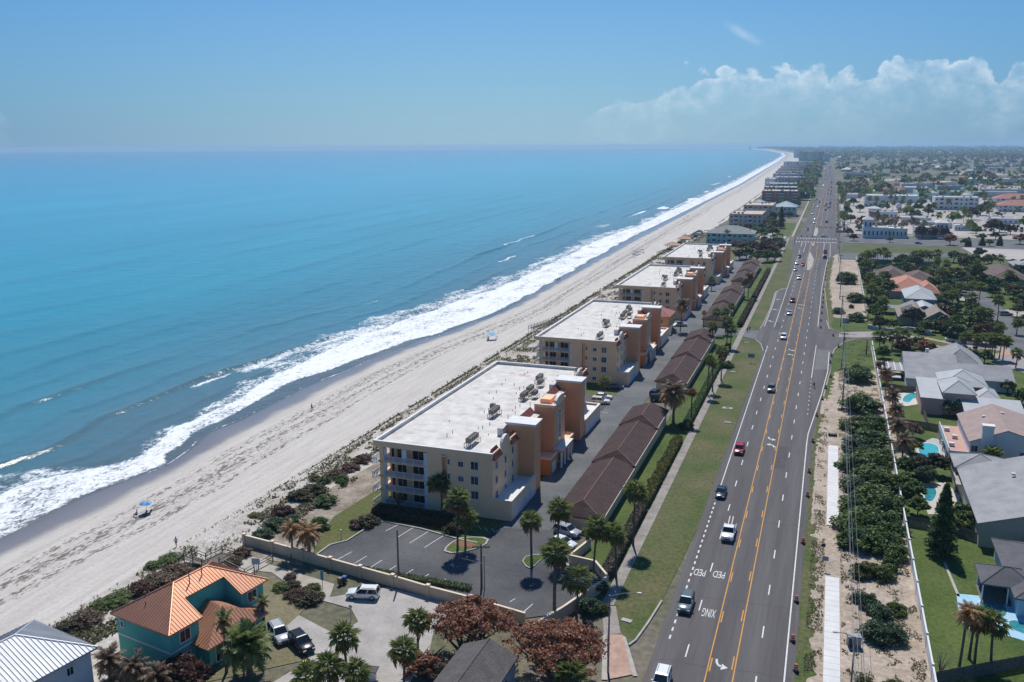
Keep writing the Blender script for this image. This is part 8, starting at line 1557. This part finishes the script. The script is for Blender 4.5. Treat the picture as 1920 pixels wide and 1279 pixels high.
def canopy_mass(label, name, n, fx, leaf, kinds):
    """far woods and suburb trees that read as one mass: leaf clumps, one object per colour"""
    rs = np.random.RandomState(n); 
    for kd, fr in kinds:
        P = []; Nn = []; m = int(n * fr); xy = fx(rs, m); r_ = rs.uniform(2.6, 6.0, m) * (1 + xy[:, 1] / 5000); per = 15
        d = rs.normal(size=(m, per, 3)); d /= np.linalg.norm(d, axis=2, keepdims=True); d[:, :, 2] = np.abs(d[:, :, 2]) * 1.1 - .2
        q = d * (r_ * rs.uniform(.75, 1.1, m))[:, None, None] * rs.uniform(.6, 1.05, (m, per, 1)); q[:, :, 2] = q[:, :, 2] * .8 + (r_ * rs.uniform(.7, 1.2, m))[:, None]
        q[:, :, 0] += xy[:, 0, None]; q[:, :, 1] += xy[:, 1, None]; q[:, :, 2] = np.maximum(q[:, :, 2], .3)
        sc = np.repeat(r_, per); me = leaves_mesh(name, q.reshape(-1, 3), (d + [0, 0, .4]).reshape(-1, 3), 1.0, LEAF[kd], 1.3, rs)
        co = np.zeros(len(me.vertices) * 3, np.float32); me.vertices.foreach_get('co', co); co = co.reshape(-1, 4, 3); c_ = co.mean(1, keepdims=True); co = c_ + (co - c_) * (sc * .8)[:, None, None]; me.vertices.foreach_set('co', co.reshape(-1)); me.update()
        tag(link(name, me), f'{label}, {dict(dark="dark green", mid="lighter green", plum="reddish", brown="dry brown").get(kd, kd)} crowns', 'woodland', kind='stuff')
def f_town(rs, m):
    y = 690 + 5200 * rs.rand(m) ** 1.9; x = 10 + rs.rand(m) * (140 + y * .62)
    bad = (y < 1190) & (x < 440 - .25 * (y - 690)) & (rs.rand(m) < .93); x = np.where(bad, 445 + rs.rand(m) * 300, x); rd = x < 9; x[rd] = 12; keep = fbm(x / 130, y / 190, 15, 3) > -.16; return np.stack([np.where(keep, x, x * 1.3 + 500), y], 1)
def f_coast(rs, m):
    y = 1080 + 3600 * rs.rand(m) ** 1.5; x = -30 - rs.rand(m) * 45 + np.interp(y, [1080, 2100, 2900, 3700, 4700], [6, 3, -4, -18, -60]); return np.stack([x, y], 1)
def f_far(rs, m):
    y = 4000 + 9500 * rs.rand(m); x = np.interp(y, [4000, 5577, 7257, 10448, 14000], [0, -130, -230, -560, -1150]) + rs.rand(m) ** 1.3 * (2500 + y * .35); return np.stack([x, y], 1)
canopy_mass('tree cover of the distant town', 'town_trees', 5400, f_town, 1, (('dark', .5), ('mid', .2), ('plum', .12), ('brown', .18)))
canopy_mass('trees along the far beach road', 'coast_trees', 1100, f_coast, 1, (('dark', .6), ('brown', .4)))
canopy_mass('woods toward the horizon', 'horizon_trees', 6000, f_far, 1, (('dark', .7), ('brown', .3)))
# mainland treeline past the lagoon
rs = np.random.RandomState(5); mb = MB(); X = np.linspace(-200, 9400, 220); Z = 24 + 6 * fbm(X / 90, X * 0, 4, 3)
for a in range(219): mb.loft([[(X[a], 12700, .2), (X[a], 13400, .2), (X[a], 13200, Z[a] * .8), (X[a], 12900, Z[a])], [(X[a + 1], 12700, .2), (X[a + 1], 13400, .2), (X[a + 1], 13200, Z[a + 1] * .8), (X[a + 1], 12900, Z[a + 1])]], False)
tl_ = mb.build('mainland_woods', mat('far_woods', (.04, .055, .025), (.06, .07, .035), scale=.01, rough=.95, coord='P')); tag(tl_, 'low dark mainland shore beyond the lagoon', 'shore', kind='structure')
# ================================================================== PEOPLE, BEACH THINGS
SKIN = mat('skin', (.42, .26, .19), rough=.6); HAIR = mat('dark_hair', (.03, .022, .018), rough=.7)
def person(label, loc, rz=0, top=(.1, .1, .12), bottom=(.05, .06, .09), h=1.74, pose='walk', bare=False, group=None):
    """one skinned body, clothes as children"""
    T = thing('person', label, 'person', loc, rz, group); s = h / 1.74; st = .26 if pose == 'walk' else .06
    if pose == 'sit': V = [(0, 0, .42, .15), (0, -.06, .72, .15), (0, -.1, .98, .14), (0, -.1, 1.07, .06), (0, -.09, 1.22, .105), (.1, .02, .40, .09), (.12, .44, .5, .07), (.12, .52, .08, .045), (.12, .62, .03, .04), (-.1, .02, .40, .09), (-.12, .44, .5, .07), (-.12, .52, .08, .045), (-.12, .62, .03, .04), (.19, -.1, .96, .06), (.25, .02, .74, .045), (.2, .25, .62, .035), (-.19, -.1, .96, .06), (-.25, .02, .74, .045), (-.2, .25, .62, .035)]
    else: V = [(0, 0, .93, .14), (0, 0, 1.16, .13), (0, .01, 1.40, .14), (0, .01, 1.50, .058), (0, .02, 1.64, .105), (.09, .03, .86, .09), (.10, st * .5, .48, .065), (.10, st * .6 - .05, .09, .042), (.10, st * .6 + .12, .04, .04), (-.09, -.02, .86, .09), (-.10, -st * .35, .48, .065), (-.10, -st * .95, .11, .042), (-.10, -st * .95 + .14, .04, .04), (.19, .01, 1.39, .06), (.25, -st * .4, 1.12, .045), (.25, -st * .3 + .1, .88, .036), (-.19, .01, 1.39, .06), (-.25, st * .5, 1.12, .045), (-.25, st * .7 + .08, .88, .036)]
    E = [(0, 1), (1, 2), (2, 3), (3, 4), (0, 5), (5, 6), (6, 7), (7, 8), (0, 9), (9, 10), (10, 11), (11, 12), (2, 13), (13, 14), (14, 15), (2, 16), (16, 17), (17, 18)]
    def skin(name, vs, es, grow, m):
        me = bpy.data.meshes.new(name); me.from_pydata([(x * s, y * s, z * s) for x, y, z, r in vs], es, []); o = link(name, me, T); md = o.modifiers.new('skin', 'SKIN'); me.skin_vertices.new() if not me.skin_vertices else None
        for i, v in enumerate(vs): q = (v[3] + grow) * s; me.skin_vertices[0].data[i].radius = (q, q)
        me.skin_vertices[0].data[0].use_root = True; o.modifiers.new('sub', 'SUBSURF').levels = 1; o.modifiers[-1].render_levels = 1; me.materials.append(m); return o
    skin('body', V, E, 0, SKIN)
    sel = [0, 1, 2, 13, 14, 16, 17] if not bare else []
    if sel: ix = {a: i for i, a in enumerate(sel)}; skin('shirt', [V[a] for a in sel], [(ix[a], ix[b_]) for a, b_ in E if a in ix and b_ in ix], .022, mat('cloth_%d_%d_%d' % tuple(int(c * 99) for c in top), top, rough=.9))
    sel = [0, 5, 6, 9, 10]; ix = {a: i for i, a in enumerate(sel)}; skin('shorts', [V[a] for a in sel], [(ix[a], ix[b_]) for a, b_ in E if a in ix and b_ in ix], .02, mat('cloth_%d_%d_%d' % tuple(int(c * 99) for c in bottom), bottom, rough=.9))
    hd = V[4]; MB().loft([[(hd[0] * s + .108 * s * k * math.cos(a), hd[1] * s + .115 * s * k * math.sin(a) - .012, (hd[2] + .03 + dz) * s) for a in np.linspace(0, 5.5, 8)] for k, dz in ((1.0, -.02), (1.02, .04), (.7, .095), (.15, .115))]).build('hair', HAIR, T); return T
def bp(px, py):
    p = at(px, py, -2.4); sx = p[0] - float(xshore(p[1])); return (p[0], p[1], -3.0 + .055 * max(0, sx))
person('person in dark clothes walking alone at the edge of the swash', bp(585, 770), 2.6, (.03, .03, .05), (.02, .02, .03)); person('left one of two people walking by the waterline', bp(1045, 526), 2.9, (.06, .06, .09), (.03, .03, .05)); person('right one of two people walking by the waterline', bp(1049.5, 525), 2.8, (.05, .05, .06), (.04, .04, .08))
person('person on the sand near the boardwalk stair', bp(332, 1038), 1.2, (.62, .58, .55), (.2, .24, .3), bare=False)
person('person sitting in the sun left of the blue beach umbrella', bp(257, 972), 2.5, (.35, .12, .1), (.1, .1, .2), pose='sit', bare=True)
person('dark-clad person walking on the sidewalk by the driveway, left of two', (*at(1401, 624), .15), 3.0, (.05, .05, .08), (.04, .04, .06)); person('dark-clad person walking on the sidewalk by the driveway, right of two', (*at(1405, 622), .15), 3.0, (.12, .05, .07), (.03, .03, .04))
person('swimmer-sized figure far along the wet sand, nearer', bp(1283, 414), 0, (.1, .1, .12), (.05, .05, .1)); person('figure far along the wet sand, farther', bp(1290, 407), 0, (.15, .1, .1), (.05, .05, .1))
# cyclist
T = thing('bicycle', 'dark bicycle in the shoulder lane beside the dashed line', 'bicycle', (*at(1526, 728), .13), .05)
for y in (-.52, .52):
    m = MB(); [m.tube([(0, y + .33 * math.cos(a), .35 + .33 * math.sin(a)), (0, y + .33 * math.cos(a + .42), .35 + .33 * math.sin(a + .42))], .022, 5, False) for a in np.arange(0, 6.28, .42)]; w_ = m.build('wheel', TYRE, T); MB().tube([(-.04, y, .35), (.04, y, .35)], .05, 8).build('hub', MET, w_)
m = MB(); [m.tube([a, b_], .022, 5) for a, b_ in (((0, -.52, .35), (0, -.1, .85)), ((0, -.1, .85), (0, .42, .82)), ((0, .42, .82), (0, 0, .32)), ((0, 0, .32), (0, -.12, .88)), ((0, -.52, .35), (0, 0, .32)), ((0, .52, .35), (0, .4, .95)))]; m.build('frame', DARKM, T); MB().tube([(-.28, .4, .98), (.28, .4, .98)], .02, 6).build('handlebar', DARKM, T); MB().box(-.07, .07, -.26, .0, .9, .96).build('saddle', PLATE, T)
person('cyclist in black riding in the shoulder lane', (*at(1526, 728), .45), .05, (.03, .03, .035), (.02, .02, .025), pose='sit')
def umbrella(label, loc, c1, r=1.25, rz=0):
    T = thing('beach_umbrella', label, 'beach umbrella', loc, rz); MB().tube([(0, 0, 0), (0, .1, 2.1)], .03, 6).build('pole', MET, T); n = 8
    for k in range(n):
        a, b_ = 2 * math.pi * k / n, 2 * math.pi * (k + 1) / n; MB().poly([(0, .1, 2.25), (r * .6 * math.cos(a), .1 + r * .6 * math.sin(a), 2.1), (r * .6 * math.cos(b_), .1 + r * .6 * math.sin(b_), 2.1)]).quad((r * .6 * math.cos(a), .1 + r * .6 * math.sin(a), 2.1), (r * math.cos(a), .1 + r * math.sin(a), 1.82), (r * math.cos(b_), .1 + r * math.sin(b_), 1.82), (r * .6 * math.cos(b_), .1 + r * .6 * math.sin(b_), 2.1)).build('canopy_panel', mat('umbrella_%s' % ('a' if k % 2 else 'b') + label[:4], c1 if k % 2 else tuple(min(1, v * 1.5 + .05) for v in c1), rough=.8), T)
umbrella('blue beach umbrella standing alone on the near sand', bp(275, 966), (.10, .24, .46), 1.15)
def chair(label, loc, rz, c):
    T = thing('beach_chair', label, 'chair', loc, rz); MB().box(-.3, .3, -.3, .3, .28, .33).build('seat', c, T); m = MB(); m.loft([[(-.3, -.3, .3), (.3, -.3, .3), (.3, -.35, .3), (-.3, -.35, .3)], [(-.3, -.62, .95), (.3, -.62, .95), (.3, -.67, .93), (-.3, -.67, .93)]]); m.build('backrest', c, T)
    for x in (-.27, .27):
        for y in (-.27, .27): MB().tube([(x, y, 0), (x, y, .29)], .02, 5).build('leg', MET, T)
NV = mat('navy_canvas', (.06, .08, .16), rough=.9); WC = mat('white_canvas', (.6, .62, .66), rough=.9)
chair('navy beach chair under the blue umbrella, left one', bp(270, 972), 2.6, NV); chair('navy beach chair under the blue umbrella, right one', bp(279, 970), 2.6, NV)
T = thing('beach_canopy', 'white and blue shade canopy on the middle beach', 'beach canopy', bp(922, 641), .3)
for x in (-1.5, 1.5):
    for y in (-1.3, 1.3): MB().tube([(x, y, 0), (x, y, 2.0)], .03, 5).build('leg', MET, T)
MB().loft([[(-1.7, -1.5, 2.0), (1.7, -1.5, 2.0), (1.7, 1.5, 2.0), (-1.7, 1.5, 2.0)], [(-.2, -.2, 2.6), (.2, -.2, 2.6), (.2, .2, 2.6), (-.2, .2, 2.6)]]).build('canopy_top', mat('sky_blue_canvas', (.25, .5, .72), rough=.8), T)
chair('pale beach chair beside the blue shade canopy', bp(930, 640), 2.4, WC); person('person sitting beside the blue shade canopy', bp(916, 642), 2.4, (.1, .1, .1), (.1, .1, .15), pose='sit')
k = 0
for px, py in ((1188, 484), (1193, 481), (1198, 479), (1204, 476), (1189, 478)): umbrella(f'dark beach umbrella in the far group on the sand, {od[k]} from the left', bp(px, py), (.05, .07, .12), 1.5); k += 1
person('person standing near the far group of beach umbrellas', bp(1207, 479), 1, (.08, .08, .1), (.05, .05, .08))
# fishing boat or buoy specks at sea
T = thing('fishing_boat', 'tiny boat on the horizon of the sea', 'boat', (*at(1236, 279.5, -3), -3), 1.2); MB().loft([[(-2, -9, .2), (2, -9, .2), (2, -9, 2.6), (-2, -9, 2.6)], [(-3, 0, .2), (3, 0, .2), (3.2, 0, 2.6), (-3.2, 0, 2.6)], [(-.3, 11, .6), (.3, 11, .6), (.4, 11.5, 3.4), (-.4, 11.5, 3.4)]]).build('hull', WF_, T); MB().box(-1.8, 1.8, -5, 1, 2.6, 6).build('wheelhouse', WF_, T); MB().tube([(0, -1, 6), (0, -1, 11)], .15, 6).build('mast', MET, T)
# ------------------------------------------------------------------ sea air
mh = bpy.data.materials.new('haze_air'); mh.use_nodes = True; t = mh.node_tree
for n in list(t.nodes):
    if n.type == 'BSDF_PRINCIPLED': t.nodes.remove(n)
pv = t.nodes.new('ShaderNodeVolumePrincipled'); pv.inputs['Color'].default_value = (.50, .76, 1, 1); pv.inputs['Density'].default_value = 1.0e-4; pv.inputs['Anisotropy'].default_value = .35
L(t, pv.outputs[0], t.nodes['Material Output'].inputs['Volume'])
hz_ = MB().box(-15500, 15500, -1500, 15500, -9, 69).build('haze', mh); hz_['kind'] = 'stuff'
